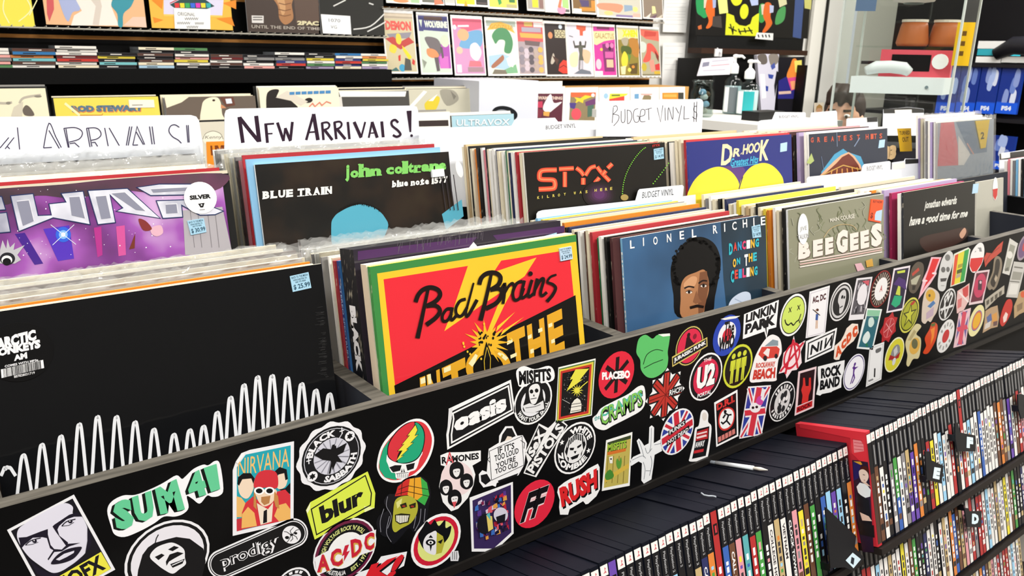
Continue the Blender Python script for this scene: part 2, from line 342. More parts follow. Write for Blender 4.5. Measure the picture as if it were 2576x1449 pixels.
# 4 trio poster, corner peeling
a = ST('S2'); a.base(W_, [(275, 590), (300, 520), (345, 452), (415, 425), (772, 355), (768, 1010), (275, 1122)])
a.poly('#27a7b7', [(308, 565), (380, 462), (745, 387), (742, 985), (307, 1085)]); a.text('#f1c376', 'NIRVANA', (318, 500), (735, 408), (732, 560), (315, 640), .0)
a.poly('#eebd70', [(306, 800), (345, 812), (382, 862), (362, 968), (306, 970)]); a.poly('#c93440', [(306, 985), (352, 975), (352, 1074), (307, 1085)])
a.poly('#f3dcc3', [(316, 660), (345, 625), (400, 618), (445, 655), (442, 740), (402, 812), (360, 812), (325, 765)], 1); a.poly(K, [(312, 700), (318, 645), (360, 612), (420, 612), (452, 655), (442, 700), (425, 655), (352, 662), (325, 715)])
a.poly('#f3dcc3', [(635, 640), (690, 602), (720, 640), (705, 715), (660, 742), (632, 722)], 1); a.poly(K, [(612, 600), (655, 562), (712, 582), (722, 660), (702, 670), (692, 612), (640, 625), (635, 700)]); a.poly(K, [(650, 745), (700, 735), (742, 690), (742, 780), (680, 760)])
a.poly('#d5343f', [(345, 1070), (350, 930), (380, 850), (440, 800), (500, 850), (640, 760), (700, 745), (742, 790), (742, 985), (560, 1025)]); a.poly('#f0b866', [(345, 1060), (350, 945), (398, 885), (450, 935), (470, 1040)]); a.poly('#f0b866', [(610, 960), (645, 872), (705, 855), (742, 905), (742, 985), (650, 1005)])
a.poly('#f2e3cf', [(470, 855), (560, 905), (602, 850), (590, 1005), (500, 1032)]); a.poly(K, [(525, 920), (552, 905), (552, 1010), (520, 1020)]); a.poly('#f3d9bd', [(460, 760), (622, 742), (612, 822), (580, 862), (530, 882), (490, 852), (466, 800)], 1); a.poly('#b9824e', [(505, 805), (580, 795), (570, 855), (530, 872), (505, 845)])
a.poly('#c98a4a', [(612, 755), (642, 800), (652, 900), (622, 885), (608, 830)]); a.poly('#c98a4a', [(446, 730), (462, 800), (468, 910), (442, 880)]); a.poly('#d5343f', [(445, 722), (455, 652), (490, 602), (560, 585), (622, 602), (642, 660), (632, 732), (560, 727), (480, 732)], 1)
for x in (488, 572): a.circ('#fff', x, 755, 42, 32); a.circ(K, x, 755, 27, 20)
a.poly('#fdfdfd', [(300, 520), (345, 452), (372, 440), (365, 470), (315, 535)])
end(a, 'tall white bordered poster sticker of three men, one in red hat and white sunglasses')
# 5 scalloped badge
a = ST('S2').loc(1080, 475, 1345, 430); a.base(W_, [((1+.035*math.cos(math.radians(12*i*5)))*math.cos(math.radians(i*5)), (1+.035*math.cos(math.radians(12*i*5)))*math.sin(math.radians(i*5))) for i in range(72)])
a.circ(K, r=.88); a.circ('#d9d9e2', r=.82); a.circ('#16161a', r=.8); a.circ('#d6d6e2', r=.54); a.arc(W_, 'BLACK', .57, .77, 168, 78, .05); a.arc(W_, 'SABBATH', .77, .57, 248, 352, .05)
for i in range(16): bar(a, '#8f8f9c', i*22.5+5, .52, .02, .03, full=0)
a.poly(K, [(-.52, .2), (-.25, .32), (-.02, .22), (.02, .34), (.12, .34), (.14, .2), (.45, .28), (.34, .02), (.16, -.02), (.3, -.28), (.12, -.2), (0, -.42), (-.05, -.12), (-.28, -.02)]); a.line('#d9d9e2', [(.1, .3), (.34, .62)], .03); a.line(K, [(-.02, -.2), (-.1, -.5)], .05)
for x, y in ((.55, .45), (-.6, -.42)): a.circ(W_, x, y, .15); star(a, K, x, y, .1, 6, .6)
for x, y in ((-.68, .08), (.32, .68)): a.line(W_, [(x, y-.1), (x, y+.1)], .03); a.line(W_, [(x-.07, y), (x+.07, y)], .03)
end(a, 'round white scalloped badge sticker with a black winged figure')
# 6 skull with lightning
a = ST('S2'); a.base('#fafafa', [(1447, 520), (1480, 400), (1560, 290), (1690, 195), (1790, 172), (1862, 215), (1908, 320), (1892, 440), (1832, 560), (1740, 645), (1600, 690), (1500, 665), (1452, 595)], sm=1)
a.poly('#df3b42', [(1464, 520), (1495, 410), (1575, 305), (1695, 212), (1785, 192), (1850, 230), (1890, 325), (1875, 435), (1818, 548), (1730, 628), (1600, 670), (1510, 648), (1464, 585)], 1)
a.poly('#20a97c', [(1464, 520), (1495, 415), (1545, 345), (1535, 450), (1560, 560), (1610, 650), (1600, 669), (1510, 648), (1466, 585)])
a.poly('#fbfbfb', [(1522, 500), (1535, 545), (1560, 605), (1592, 612), (1605, 655), (1690, 652), (1708, 605), (1762, 580), (1790, 500), (1800, 430), (1560, 440)], 1)
a.poly(K, [(1528, 450), (1540, 365), (1600, 275), (1680, 210), (1755, 195), (1815, 238), (1835, 320), (1815, 432), (1765, 505), (1685, 535), (1600, 525), (1545, 495)], 1)
a.poly('#db3540', [(1535, 448), (1547, 370), (1604, 282), (1680, 218), (1750, 203), (1700, 330), (1620, 450), (1600, 518), (1550, 490)], 1); a.poly('#20a97c', [(1755, 205), (1808, 242), (1828, 320), (1808, 430), (1760, 498), (1682, 527), (1612, 518), (1665, 440), (1740, 330)], 1)
bolt = [(1757, 222), (1692, 308), (1712, 304), (1648, 380), (1668, 374), (1615, 432), (1652, 428), (1602, 512), (1660, 470), (1636, 476), (1695, 420), (1680, 420), (1738, 366), (1714, 370), (1778, 300), (1750, 310), (1772, 262)]
a.line(K, bolt, 9, cl=1); a.poly('#f3e648', bolt)
for p in ([(1545, 565), (1590, 548), (1645, 548), (1632, 592), (1575, 605)], [(1680, 545), (1752, 528), (1742, 575), (1692, 592)], [(1648, 572), (1640, 608), (1652, 602)], [(1662, 572), (1672, 605), (1660, 602)]): a.poly(K, p)
for x in range(1612, 1700, 16): a.line(K, [(x, 618), (x+4, 650)], 3)
a.line(K, [(1600, 616), (1700, 606)], 3)
end(a, 'white bordered oval skull sticker with yellow lightning bolt on red and green')
# 7 yellow green frame word
a = ST('S2'); a.base('#dcec50', [(870, 915), (905, 850), (1370, 600), (1392, 660), (1432, 775), (1425, 895), (1340, 930), (940, 1152)]); a.poly('#f2f6c8', [(870, 915), (905, 850), (900, 905), (880, 940)]); a.poly('#eef4b0', [(1340, 880), (1425, 895), (1345, 930)])
a.line(K, [(912, 905), (1350, 632), (1400, 775), (1392, 872), (1330, 905), (955, 1112)], 9, cl=1); a.text(K, 'blur', (972, 890), (1330, 712), (1338, 855), (1000, 1030), .05)
end(a, 'yellow green slanted sticker with black frame and short black word')
# 8 dreadlocked caricature in a red yellow green hat
a = ST('S2'); a.base('#15151a', [(1440, 1030), (1462, 960), (1530, 915), (1500, 845), (1540, 785), (1592, 780), (1612, 715), (1680, 655), (1770, 632), (1850, 672), (1882, 775), (1865, 880), (1850, 985), (1800, 1050), (1745, 1095), (1705, 1060), (1640, 1130), (1575, 1190), (1545, 1140), (1480, 1115)], sm=1)
a.poly('#cf2f2b', [(1590, 800), (1615, 722), (1682, 665), (1715, 655), (1695, 790)]); a.poly('#eda92e', [(1712, 658), (1800, 645), (1815, 800), (1770, 832), (1693, 790)]); a.poly('#3fae4b', [(1800, 645), (1850, 690), (1870, 790), (1832, 875), (1770, 832), (1815, 795)])
for q in ([(1620, 745), (1700, 715), (1860, 745)], [(1600, 785), (1690, 760), (1865, 800)], [(1650, 690), (1640, 790)], [(1750, 650), (1745, 815)]): a.line('#2a1a12', q, 5)
a.poly('#b4b23a', [(1590, 840), (1640, 802), (1720, 800), (1772, 852), (1770, 935), (1722, 1015), (1640, 1062), (1592, 1092), (1568, 1050), (1575, 950)], 1); a.poly('#dfe08a', [(1600, 850), (1650, 815), (1640, 870), (1610, 900)])
a.poly('#2a2a14', [(1630, 868), (1680, 850), (1690, 885), (1645, 900)]); a.poly('#2a2a14', [(1705, 870), (1760, 850), (1758, 890), (1715, 900)]); a.circ('#a03028', 1662, 880, 14, 8); a.circ('#a03028', 1732, 882, 14, 8); a.poly('#2a2a14', [(1590, 950), (1640, 938), (1715, 945), (1700, 1010), (1630, 1028), (1595, 1005)]); a.poly('#f2efe0', [(1600, 955), (1705, 955), (1690, 1005), (1630, 1018), (1602, 1000)])
for x in range(1612, 1700, 14): a.line('#2a2a14', [(x, 952), (x, 1016)], 3)
for q in ([(1530, 800), (1520, 880), (1560, 960), (1530, 1060)], [(1500, 900), (1470, 1000), (1475, 1090)], [(1545, 960), (1520, 1090), (1560, 1170)], [(1800, 900), (1790, 1000), (1750, 1080)], [(1835, 900), (1825, 1010)], [(1760, 960), (1740, 1060)]): a.line('#8c8c96', q, 5, sm=1)
end(a, 'cutout sticker of a grinning green face with dreadlocks and red yellow green hat')
# 9 pill shaped
a = ST('S2')
def pill(r): return [(190+r*math.cos(math.radians(w)), 1352+r*math.sin(math.radians(w))) for w in range(64, 245, 12)]+[(768+r*math.cos(math.radians(w)), 1098+r*math.sin(math.radians(w))) for w in range(-115, 66, 12)]
a.base(W_, pill(118)); a.poly(K, pill(106)); a.poly(W_, pill(98)); a.poly(K, pill(91)); q = [(165, 1292), (643, 1100), (665, 1232), (190, 1418)]
a.text(W_, 'prodigy', *q, b=.05); a.text(K, 'prodigy', *q, b=.0); a.circ(W_, 752, 1112, 76, 73); a.circ(K, 715, 1135, 17, 13); a.circ(K, 752, 1112, 14, 9); a.circ(K, 785, 1100, 13, 10)
for q in ([(752, 1112), (740, 1080), (768, 1050)], [(755, 1115), (762, 1145), (742, 1165)], [(745, 1112), (715, 1090), (690, 1085)], [(760, 1110), (790, 1128), (800, 1150)], [(762, 1105), (790, 1075), (812, 1068)], [(748, 1116), (725, 1160), (712, 1172)]): a.line(K, q, 5)
end(a, 'long black pill shaped sticker with outlined word and white ant disc')
# 10 round badge with red letters
a = disc('S2', 1190, 1240, 1440, 1150); a.circ('#6d2140', r=.95); a.circ('#101014', r=.86); a.circ('#f6f6f6', r=.57); a.arc('#d9e08a', "HIGH VOLTAGE ROCK 'N' ROLL", .64, .79, 172, 32, .03); a.arc('#e8e8e8', 'AUSTRALIA', .79, .64, 218, 268, .03); a.arc('#d9e08a', 'EST. 1973', .79, .64, 282, 335, .03)
a.crop('S2'); a.poly(W_, [(938, 1300), (1050, 1240), (1180, 1210), (1250, 1130), (1330, 1110), (1438, 1070), (1425, 1240), (1330, 1270), (1200, 1330), (1100, 1380), (960, 1442)])
for c, dd, b in (('#d9b050', 5, .08), ('#c9243a', 0, .04)):
    for ch, q in (('A', ((960, 1282), (1050, 1262), (1062, 1400), (958, 1418))), ('C', ((1058, 1240), (1150, 1215), (1170, 1352), (1075, 1385))), ('D', ((1228, 1155), (1322, 1130), (1322, 1262), (1240, 1300))), ('C', ((1335, 1110), (1422, 1085), (1420, 1225), (1345, 1250)))): a.text(c, ch, *[(x+dd, y+dd) for x, y in q], b=b)
a.poly('#c9243a', [(1185, 1200), (1218, 1190), (1198, 1250), (1225, 1240), (1175, 1330), (1180, 1275), (1160, 1285)])
end(a, 'round badge sticker with big red letters split by a red bolt')
# 11 red slanted letters at the bottom edge
a = ST('S2'); a.base(W_, [(1030, 1560), (1080, 1470), (1300, 1420), (1420, 1380), (1480, 1290), (1690, 1250), (1665, 1365), (1560, 1420), (1500, 1560)]); a.text(K, 'K!', (1330, 1385), (1672, 1272), (1650, 1440), (1320, 1540), .08, .3); a.text('#d9252f', 'K!', (1325, 1375), (1668, 1264), (1645, 1428), (1315, 1530), .05, .3)
end(a, 'red slanted lettering sticker cut off at the bottom of the photo')
# 12 half and half clown face
a = disc('S3', 282, 1335, 460, 1262, '#fafafa'); a.circ('#d0213a', r=.9); a.circ('#e3e989', r=.74); a.crop('S3'); a.poly(K, [(160, 1340), (150, 1290), (185, 1230), (210, 1190), (240, 1215), (270, 1180), (300, 1225), (345, 1180), (350, 1240), (390, 1225), (375, 1300), (330, 1360), (290, 1400), (200, 1400)], 1)
a.poly('#ecebef', [(185, 1350), (205, 1300), (240, 1275), (285, 1270), (280, 1420), (240, 1430), (195, 1400)], 1); a.poly('#b7b23c', [(285, 1270), (330, 1300), (340, 1350), (320, 1420), (280, 1430)]); a.circ(K, 240, 1345, 36, 24); a.circ('#f4f4f4', 240, 1345, 20, 13); a.circ(K, 240, 1346, 8); a.poly(K, [(225, 1310), (240, 1290), (258, 1312)]); a.poly(K, [(232, 1365), (240, 1410), (250, 1366)])
a.poly(K, [(290, 1340), (330, 1320), (315, 1355)]); a.poly('#e6e6ea', [(380, 1430), (395, 1410), (440, 1405), (448, 1449), (440, 1480), (385, 1480)])
for x in (400, 415, 430): a.line(K, [(x, 1412), (x-2, 1470)], 4)
end(a, 'round red rimmed sticker of a spiky haired face, half white and half yellow')
# 13 white dome at the bottom edge
a = disc('S2', 765, 1520, 905, 1500); a.circ(K, r=.9); a.circ('#dcdce4', r=.62); [a.poly(W_, [(r_*math.cos(math.radians(t)), r_*math.sin(math.radians(t))) for r_, t in ((.68, w0), (.84, w0), (.84, w0+14), (.68, w0+14))]) for w0 in (45, 65, 90, 115, 135)]
end(a, 'top of a round black and white sticker cut off at the bottom of the photo')
# 14 framed word
a = ST('S3'); a.base('#fbfbfb', [(372, 372), (825, 160), (858, 398), (362, 670), (355, 560), (378, 430)]); a.poly(K, [(388, 392), (815, 184), (844, 390), (376, 648), (372, 560), (394, 440)]); a.line('#fbfbfb', [(402, 404), (806, 205), (832, 380), (394, 618), (392, 560), (408, 445)], 11, cl=1)
a.text('#fbfbfb', 'oasis', (406, 428), (790, 258), (796, 383), (413, 548), .07); a.poly('#e8e8ea', [(372, 372), (400, 360), (396, 420), (360, 560)])
end(a, 'black sticker with double white frame and fat white lower case word')
# 15 skull badge
a = disc('S3', 988, 318, 1125, 262, '#fbfbfb'); a.circ(K, r=.92); a.circ('#eeeef2', r=.64); a.arc('#f4f4f4', 'WANT YOUR SKULL', .88, .68, 200, 345, .04); a.crop('S3'); a.poly('#fbfbfb', [(865, 95), (920, 60), (1000, 82), (1100, 58), (1140, 98), (1130, 165), (1020, 190), (900, 212), (875, 180)], 1)
a.text(K, 'MISFITS', (882, 96), (1118, 74), (1120, 162), (885, 200), .05); a.poly(K, [(945, 200), (1040, 178), (1060, 280), (1070, 380), (920, 390), (930, 290)], 1); a.poly('#f2f2f2', [(955, 240), (975, 200), (1020, 190), (1038, 230), (1020, 300), (1000, 335), (970, 325)], 1)
for x, y in ((975, 245), (1012, 238)): a.circ(K, x, y, 13, 15)
a.poly(K, [(992, 262), (986, 280), (998, 280)]); a.line(K, [(968, 300), (1012, 292)], 5); a.poly('#e8e8ea', [(910, 350), (960, 330), (1000, 345), (1060, 310), (1068, 370), (990, 400), (930, 395)]); a.line(K, [(930, 365), (1000, 355), (1040, 340)], 4)
end(a, 'black and white round sticker of a pointing skeleton under jagged lettering')
# 16 bolt over dome poster
a = ST('S3'); a.base('#f7f7f0', [(1172, 70), (1443, 5), (1415, 420), (1150, 475)]); a.poly('#4c7a3c', [(1176, 80), (1436, 17), (1408, 414), (1158, 468)]); a.poly('#e4d04c', [(1180, 88), (1428, 28), (1402, 410), (1163, 460)]); a.poly('#c7362c', [(1187, 98), (1414, 45), (1391, 404), (1172, 450)]); a.poly(K, [(1200, 112), (1398, 66), (1377, 388), (1188, 430)])
R = random.Random(4)
for i in range(60): x, y = R.uniform(1205, 1372), R.uniform(110, 400); a.poly('#b9b9b4', [(x, y), (x+R.uniform(3, 9), y+2), (x+3, y+R.uniform(3, 8))])
a.poly('#e9e04a', [(1292, 82), (1390, 76), (1322, 160), (1348, 152), (1225, 242), (1272, 152), (1250, 158)]); star(a, '#e9e04a', 1302, 235, 48, 12, .35); a.line('#e9e04a', [(1302, 235), (1380, 170)], 6); a.poly('#f0ede0', [(1252, 402), (1262, 335), (1282, 305), (1305, 290), (1325, 305), (1335, 335), (1332, 385)])
for y in (330, 350, 380): a.line(K, [(1258, y+8), (1333, y-4)], 4)
a.line('#b9b9b4', [(1195, 300), (1250, 330)], 4)
end(a, 'red yellow green edged poster sticker of a bolt striking a white dome')
# 17 hand lettered sign
a = ST('S3'); a.base('#f8f8fa', [(592, 850), (618, 820), (650, 832), (664, 665), (738, 620), (740, 570), (785, 500), (840, 498), (872, 568), (912, 565), (942, 622), (922, 780), (908, 805), (880, 855), (722, 912), (715, 940), (690, 930), (625, 945), (596, 905)]); a.poly(K, [(748, 620), (762, 560), (795, 512), (832, 512), (860, 570)]); a.poly('#f0e0d0', [(780, 606), (800, 570), (830, 575), (832, 592)]); a.poly(K, [(605, 855), (650, 845), (680, 895), (640, 925), (608, 900)]); a.poly(K, [(730, 895), (880, 840), (870, 858), (735, 910)])
a.poly('#f8f8fa', [(668, 680), (906, 570), (918, 782), (684, 892)]); a.line(K, [(668, 680), (906, 570), (918, 782), (684, 892)], 4, cl=1)
for t, q in (("IF IT'S", ((728, 652), (850, 614), (850, 660), (732, 702))), ('TOO LOUD', ((704, 712), (880, 654), (882, 694), (708, 757))), ("YOU'RE", ((716, 766), (858, 712), (858, 752), (720, 808))), ('TOO OLD', ((708, 812), (876, 752), (876, 792), (712, 848)))): a.text(K, t, *q, b=.02)
a.line(K, [(895, 600), (925, 620), (920, 660)], 4); a.line(K, [(672, 720), (655, 740), (672, 760)], 4)
end(a, 'white cutout sticker of a hooded figure holding a four line sign')
# 18 ransom note letters
a = ST('S3'); a.base('#f4f4f4', [(930, 690), (1030, 478), (1098, 512), (1112, 500), (1175, 436), (1240, 492), (1120, 680), (1010, 870), (975, 860), (918, 842), (950, 760)]); a.poly(K, [(940, 690), (1030, 492), (1085, 530), (985, 742)]); a.poly(K, [(928, 835), (960, 760), (1080, 610), (1172, 452), (1230, 495), (1110, 680), (1000, 858)])
a.text('#f4f4f4', 'SeX', (945, 690), (1028, 510), (1078, 545), (985, 730), .05); a.text('#f4f4f4', 'PiSTOLS', (936, 812), (1168, 470), (1220, 510), (990, 848), .04)
end(a, 'jagged ransom note letter sticker in black and white tilted steeply')
# 19 ring lettered face
a = disc('S3', 1295, 658, 1443, 588, '#fbfbfb'); a.circ(K, r=.93); a.arc('#fbfbfb', 'WHITE', .6, .85, 112, 14, .05); a.arc('#fbfbfb', 'ZOMBIE', .85, .6, 176, 318, .05); star(a, '#fbfbfb', -.66, .42, .12); star(a, '#fbfbfb', .66, -.3, .12); a.circ('#f0f0f0', r=.54, ry=.58); a.poly(K, [(-.5, 0), (-.38, .4), (0, .58), (.36, .42), (.5, 0), (.4, -.2), (.3, .2), (0, .35), (-.32, .2), (-.4, -.2)])
for x in range(-4, 5): a.line('#f0f0f0', [(x*.1, .15), (x*.085, .52)], .03)
for p in ([(-.28, .1), (-.06, .04), (-.1, -.05), (-.26, 0)], [(.08, .05), (.3, .1), (.26, 0), (.1, -.04)], [(-.08, -.1), (.06, -.12), (0, -.22)], [(-.22, -.3), (.2, -.28), (.12, -.42), (-.14, -.42)], [(-.4, -.2), (-.3, -.3), (-.32, -.46)], [(.36, -.16), (.28, -.3), (.3, -.44)]): a.poly(K, p)
end(a, 'round black sticker with white ring lettering, stars and a shaggy haired face')
# 20 four shaggy heads
a = ST('S3'); a.base('#f8f8f8', [(312, 712), (365, 690), (480, 688), (606, 676), (606, 750), (545, 785), (566, 850), (552, 930), (512, 1020), (440, 1100), (390, 1118), (330, 1052), (302, 940), (320, 850), (345, 790), (315, 782)]); a.circ('#f4dfe0', 432, 880, 118, 125); a.text(K, 'RAMONES', (320, 722), (592, 690), (592, 738), (322, 774), .04); a.text('#d8525a', 'A', (345, 690), (412, 680), (412, 775), (350, 782), .0)
for x, y, s in ((430, 815, 1.0), (352, 940, .9), (502, 895, .9), (415, 1015, .95)):
    a.poly(K, [(x-48*s, y+40*s), (x-46*s, y-30*s), (x, y-60*s), (x+44*s, y-32*s), (x+50*s, y+36*s), (x, y+70*s)], 1); a.poly('#f2f0f0', [(x-24*s, y), (x+22*s, y-6*s), (x+18*s, y+36*s), (x-2*s, y+54*s), (x-22*s, y+34*s)], 1); a.line(K, [(x-16*s, y+14*s), (x-4*s, y+14*s)], 4); a.line(K, [(x+4*s, y+12*s), (x+15*s, y+10*s)], 4)
a.poly('#d8525a', [(395, 1050), (430, 1045), (412, 1095)])
end(a, 'white sticker of four shaggy haired heads under black slanted lettering')
# 21 colourful shards
a = ST('S3'); a.base('#f6f6f8', [(525, 1020), (840, 905), (845, 1280), (705, 1412), (540, 1412)]); a.poly('#3a2a5a', [(545, 1040), (825, 925), (828, 1272), (698, 1390), (556, 1390)])
rnd_shards(a, ['#b8283c', '#5a3a8e', '#e05a6a', '#2a2440', '#3f6fc0', '#d9c9e0', '#7a2048', '#1d1a30', '#e0a04a'], 90, ((555, 1050), (815, 945), (818, 1260), (560, 1375)), .07, 5)
a.circ('#1c1a22', 632, 1205, 58, 75, rot=15); a.poly('#e8d070', [(640, 1140), (682, 1150), (690, 1240), (655, 1262)]); a.poly('#5ab8c0', [(640, 1140), (665, 1120), (672, 1180)]); a.circ('#d9d4e4', 745, 1140, 52, 55); a.poly('#1c1a22', [(710, 1155), (780, 1130), (775, 1190), (720, 1200)])
end(a, 'multicoloured shard pattern poster sticker with two round shapes and a clipped corner')
# 22 red disc italic letters
a = disc('S3', 1000, 1065, 1143, 985, '#e52a43'); a.text('#f4d9dc', 'FF', (-.62, .62), (.72, .62), (.6, -.62), (-.74, -.62), .09, .35); a.text('#141014', 'FF', (-.6, .6), (.7, .6), (.58, -.6), (-.72, -.6), .04, .35)
end(a, 'plain red disc sticker with two black italic letters')
# 23 red letters
a = ST('S7'); a.base('#fbfbfb', [(5, 770), (14, 728), (62, 690), (112, 660), (205, 622), (255, 580), (335, 538), (348, 565), (350, 745), (322, 800), (255, 862), (235, 866), (215, 840), (105, 905), (92, 950), (28, 950), (20, 890), (25, 830)])
for dx, dy, cc in ((10, 14, K), (0, 0, '#e0282c')): a.text(cc, 'RUSH', (18+dx, 735+dy), (325+dx, 570+dy), (328+dx, 735+dy), (42+dx, 895+dy), .06)
end(a, 'white outlined sticker with heavy red letters dripping black')
# 24 red disc asterisk
a = disc('S4', 325, 525, 465, 438, '#e5283f')
for w in (90, 142, 38): bar(a, '#1a0d10', w, .78, .2)
a.crop('S4'); a.text('#fbfbfb', 'PLACEBO', (205, 503), (433, 484), (433, 552), (206, 566), .06)
end(a, 'red disc sticker with black asterisk crossed by white lettering')
# 25 plain green rounded blob
a = ST('S4'); a.base('#5fc46c', [(485, 320), (505, 235), (560, 200), (615, 232), (650, 205), (700, 192), (752, 200), (750, 262), (738, 340), (742, 400), (722, 480), (642, 542), (572, 542), (522, 482), (516, 405), (490, 360)], sm=1); a.poly('#f4f8f0', [(660, 196), (755, 188), (758, 208), (700, 215)])
a.line('#123a1a', [(540, 440), (570, 360), (640, 320), (700, 330)], 6, sm=1); a.line('#123a1a', [(545, 470), (620, 430), (700, 400)], 6)
end(a, 'plain green rounded cutout sticker with a few dark curves, top edge curling')
# 26 red disc with banner
a = ST('S4').loc(915, 290, 1017, 215); a.circ('#111', r=1.12, base=1); a.circ('#d8c46a', r=1.06); a.circ('#111', r=1.0); a.circ('#df2a4c', r=.93); a.poly('#2a0a12', [(-.3, .5), (-.1, .65), (.0, .4), (.3, .1), (.55, .2), (.2, -.1), (.1, -.6), (-.15, -.2), (-.5, -.5), (-.35, 0)]); a.circ('#2a0a12', -.15, .62, .13); a.circ('#8a1a30', .35, .45, .15)
a.crop('S4'); a.poly('#d8c46a', [(772, 378), (800, 362), (1058, 218), (1060, 292), (775, 460)]); a.poly('#161214', [(778, 388), (1050, 232), (1052, 287), (782, 446)]); a.text('#f4f4f4', 'JURASSIC PUNK', (786, 392), (1046, 243), (1048, 282), (790, 432), .05)
end(a, 'red disc sticker with gold edged banner and a dark skeleton shape')
# 27 target
a = disc('S4', 1218, 205, 1328, 128, '#2a46b4'); a.circ('#f4f4f8', r=.66); a.circ('#d6283c', r=.34); a.box_text(K, 'The', -.25, -.05, .5, .7, .03); a.box_text(K, 'WHO', -.55, -.72, .6, .0, .06); a.crop('S4'); a.poly('#f3f1ea', [(1165, 72), (1240, 52), (1325, 46), (1290, 66), (1200, 80)])
end(a, 'blue white and red target sticker with its top edge peeling')
# 28 pink ring
a = disc('S4', 1048, 540, 1180, 468, '#fbfbfb'); a.circ('#131014', r=.93); a.circ('#d92a4e', r=.76); a.box_text('#131014', 'U2', -.5, -.48, .62, .5, .09); a.box_text('#fbfbfb', 'U2', -.56, -.45, .56, .53, .06); a.box_text('#fbfbfb', 'THE', -.24, .66, .24, .8, .02); a.box_text('#fbfbfb', 'PORTAL', -.42, -.82, .42, -.64, .02)
end(a, 'round pink and black sticker with large white letter and digit')
# 29 three figures
a = disc('S4', 1308, 455, 1425, 378, '#d3d93c'); a.circ('#14140e', r=.89)
for x in (-.38, 0, .38): a.circ('#d3d93c', x, .56-.05*abs(x), .13); a.poly('#d3d93c', [(x-.17, .36), (x+.17, .36), (x+.17, -.1), (x+.12, -.1), (x+.1, .2), (x+.1, -.72), (x+.02, -.72), (x, -.1), (x-.02, -.72), (x-.1, -.72), (x-.1, .2), (x-.12, -.1), (x-.17, -.1)])
end(a, 'round black and yellow sticker of three standing stick figures')
# 30 asterisk cutout
a = ST('S4').loc(720, 685, 860, 600)
star(a, '#fafafa', 0, 0, 1.12, 8, .74, 90); a.k = .0004
for cc, l, w, w2 in ((K, 1.0, .38, .4), ('#c2342a', .92, .2, .27)):
    for w0 in range(0, 180, 45): bar(a, cc, w0+90, l, w2, w2)
    if cc == K: pass
for w0 in range(0, 360, 45): bar(a, '#7a1812', w0+92, .9, .03, .05, full=0)
a.poly(K, [(.18, -.14), (.98, -.1), (.98, .2), (.18, .16)]); a.box_text('#fafafa', 'RHCP!', .22, -.1, .94, .14, .02)
end(a, 'white edged cutout sticker of a dark red eight armed asterisk')
# 31 dripping word
a = ST('S4'); a.base('#fafafa', [(130, 880), (165, 845), (200, 795), (300, 740), (420, 680), (500, 620), (548, 622), (557, 740), (522, 812), (420, 872), (300, 932), (222, 972), (150, 945)], sm=1); a.text('#0c1a18', 'CRAMPS', (184, 808), (538, 640), (542, 780), (196, 952), .06); a.text('#4dbfa8', 'CRAMPS', (192, 800), (530, 640), (535, 700), (198, 875), .03); a.text('#86c95a', 'CRAMPS', (192, 800), (530, 640), (532, 768), (202, 938), .01); a.text('#3fa8a0', 'the', (142, 862), (185, 840), (188, 880), (146, 900), .02)
end(a, 'white outlined sticker with dripping teal and green lettering')
# 32 union disc
def union(a, d):
    for cc, w, o in (('#f4f4f8', .34, 0), ('#d12c3c', .13, 0)):
        for w0 in (45, 135): bar(a, cc, w0, d*1.0, w)
    for w0 in (0, 90): bar(a, '#f4f4f8', w0, d*.99, .5)
    for w0 in (0, 90): bar(a, '#d12c3c', w0, d*.99, .3)
a = disc('S4', 817, 985, 950, 905, '#f6f6f8', 12); a.circ('#2f3f9c', r=.93); union(a, .93); a.poly(K, [(-.52, .06), (.5, .1), (.5, .36), (-.52, .32)]); a.box_text('#f4f4f4', 'PUNKS', -.46, .1, .44, .31, .03); a.poly(K, [(-.66, -.36), (.7, -.3), (.7, -.04), (-.66, -.1)]); a.box_text('#f4f4f4', 'NOT DEAD', -.6, -.3, .64, -.1, .03)
end(a, 'round union flag sticker with two black lettering strips')
# 33 green horror poster
a = ST('S4'); a.base('#fafaf6', [(240, 1055), (452, 988), (430, 1422), (205, 1465)]); a.poly('#c4b45a', [(250, 1072), (440, 1012), (418, 1400), (220, 1440)]); a.poly('#3c4a2a', [(250, 1072), (440, 1012), (439, 1040), (250, 1098)]); a.text('#20301a', 'MISFITS', (252, 1092), (408, 1052), (406, 1122), (250, 1152), .06); a.text('#9fc83e', 'MISFITS', (252, 1086), (405, 1050), (402, 1116), (250, 1146), .03); a.poly('#d9762e', [(250, 1150), (400, 1118), (398, 1142), (250, 1176)])
for x in (255, 300, 345, 390): a.line('#8a7830', [(x, 1180), (x-14, 1400)], 5)
a.poly('#d9b84a', [(225, 1360), (420, 1240), (424, 1275), (225, 1400)]); a.poly('#5a9a3a', [(320, 1230), (330, 1200), (345, 1225), (358, 1190), (365, 1230), (352, 1280), (330, 1275)], 1); a.poly('#4a8a34', [(232, 1330), (270, 1290), (300, 1330), (290, 1360), (240, 1375)], 1); a.poly('#f2f0e4', [(262, 1190), (292, 1182), (290, 1240), (268, 1240)]); a.circ(K, 278, 1205, 7)
end(a, 'yellow green horror poster sticker with a green hand on boards')
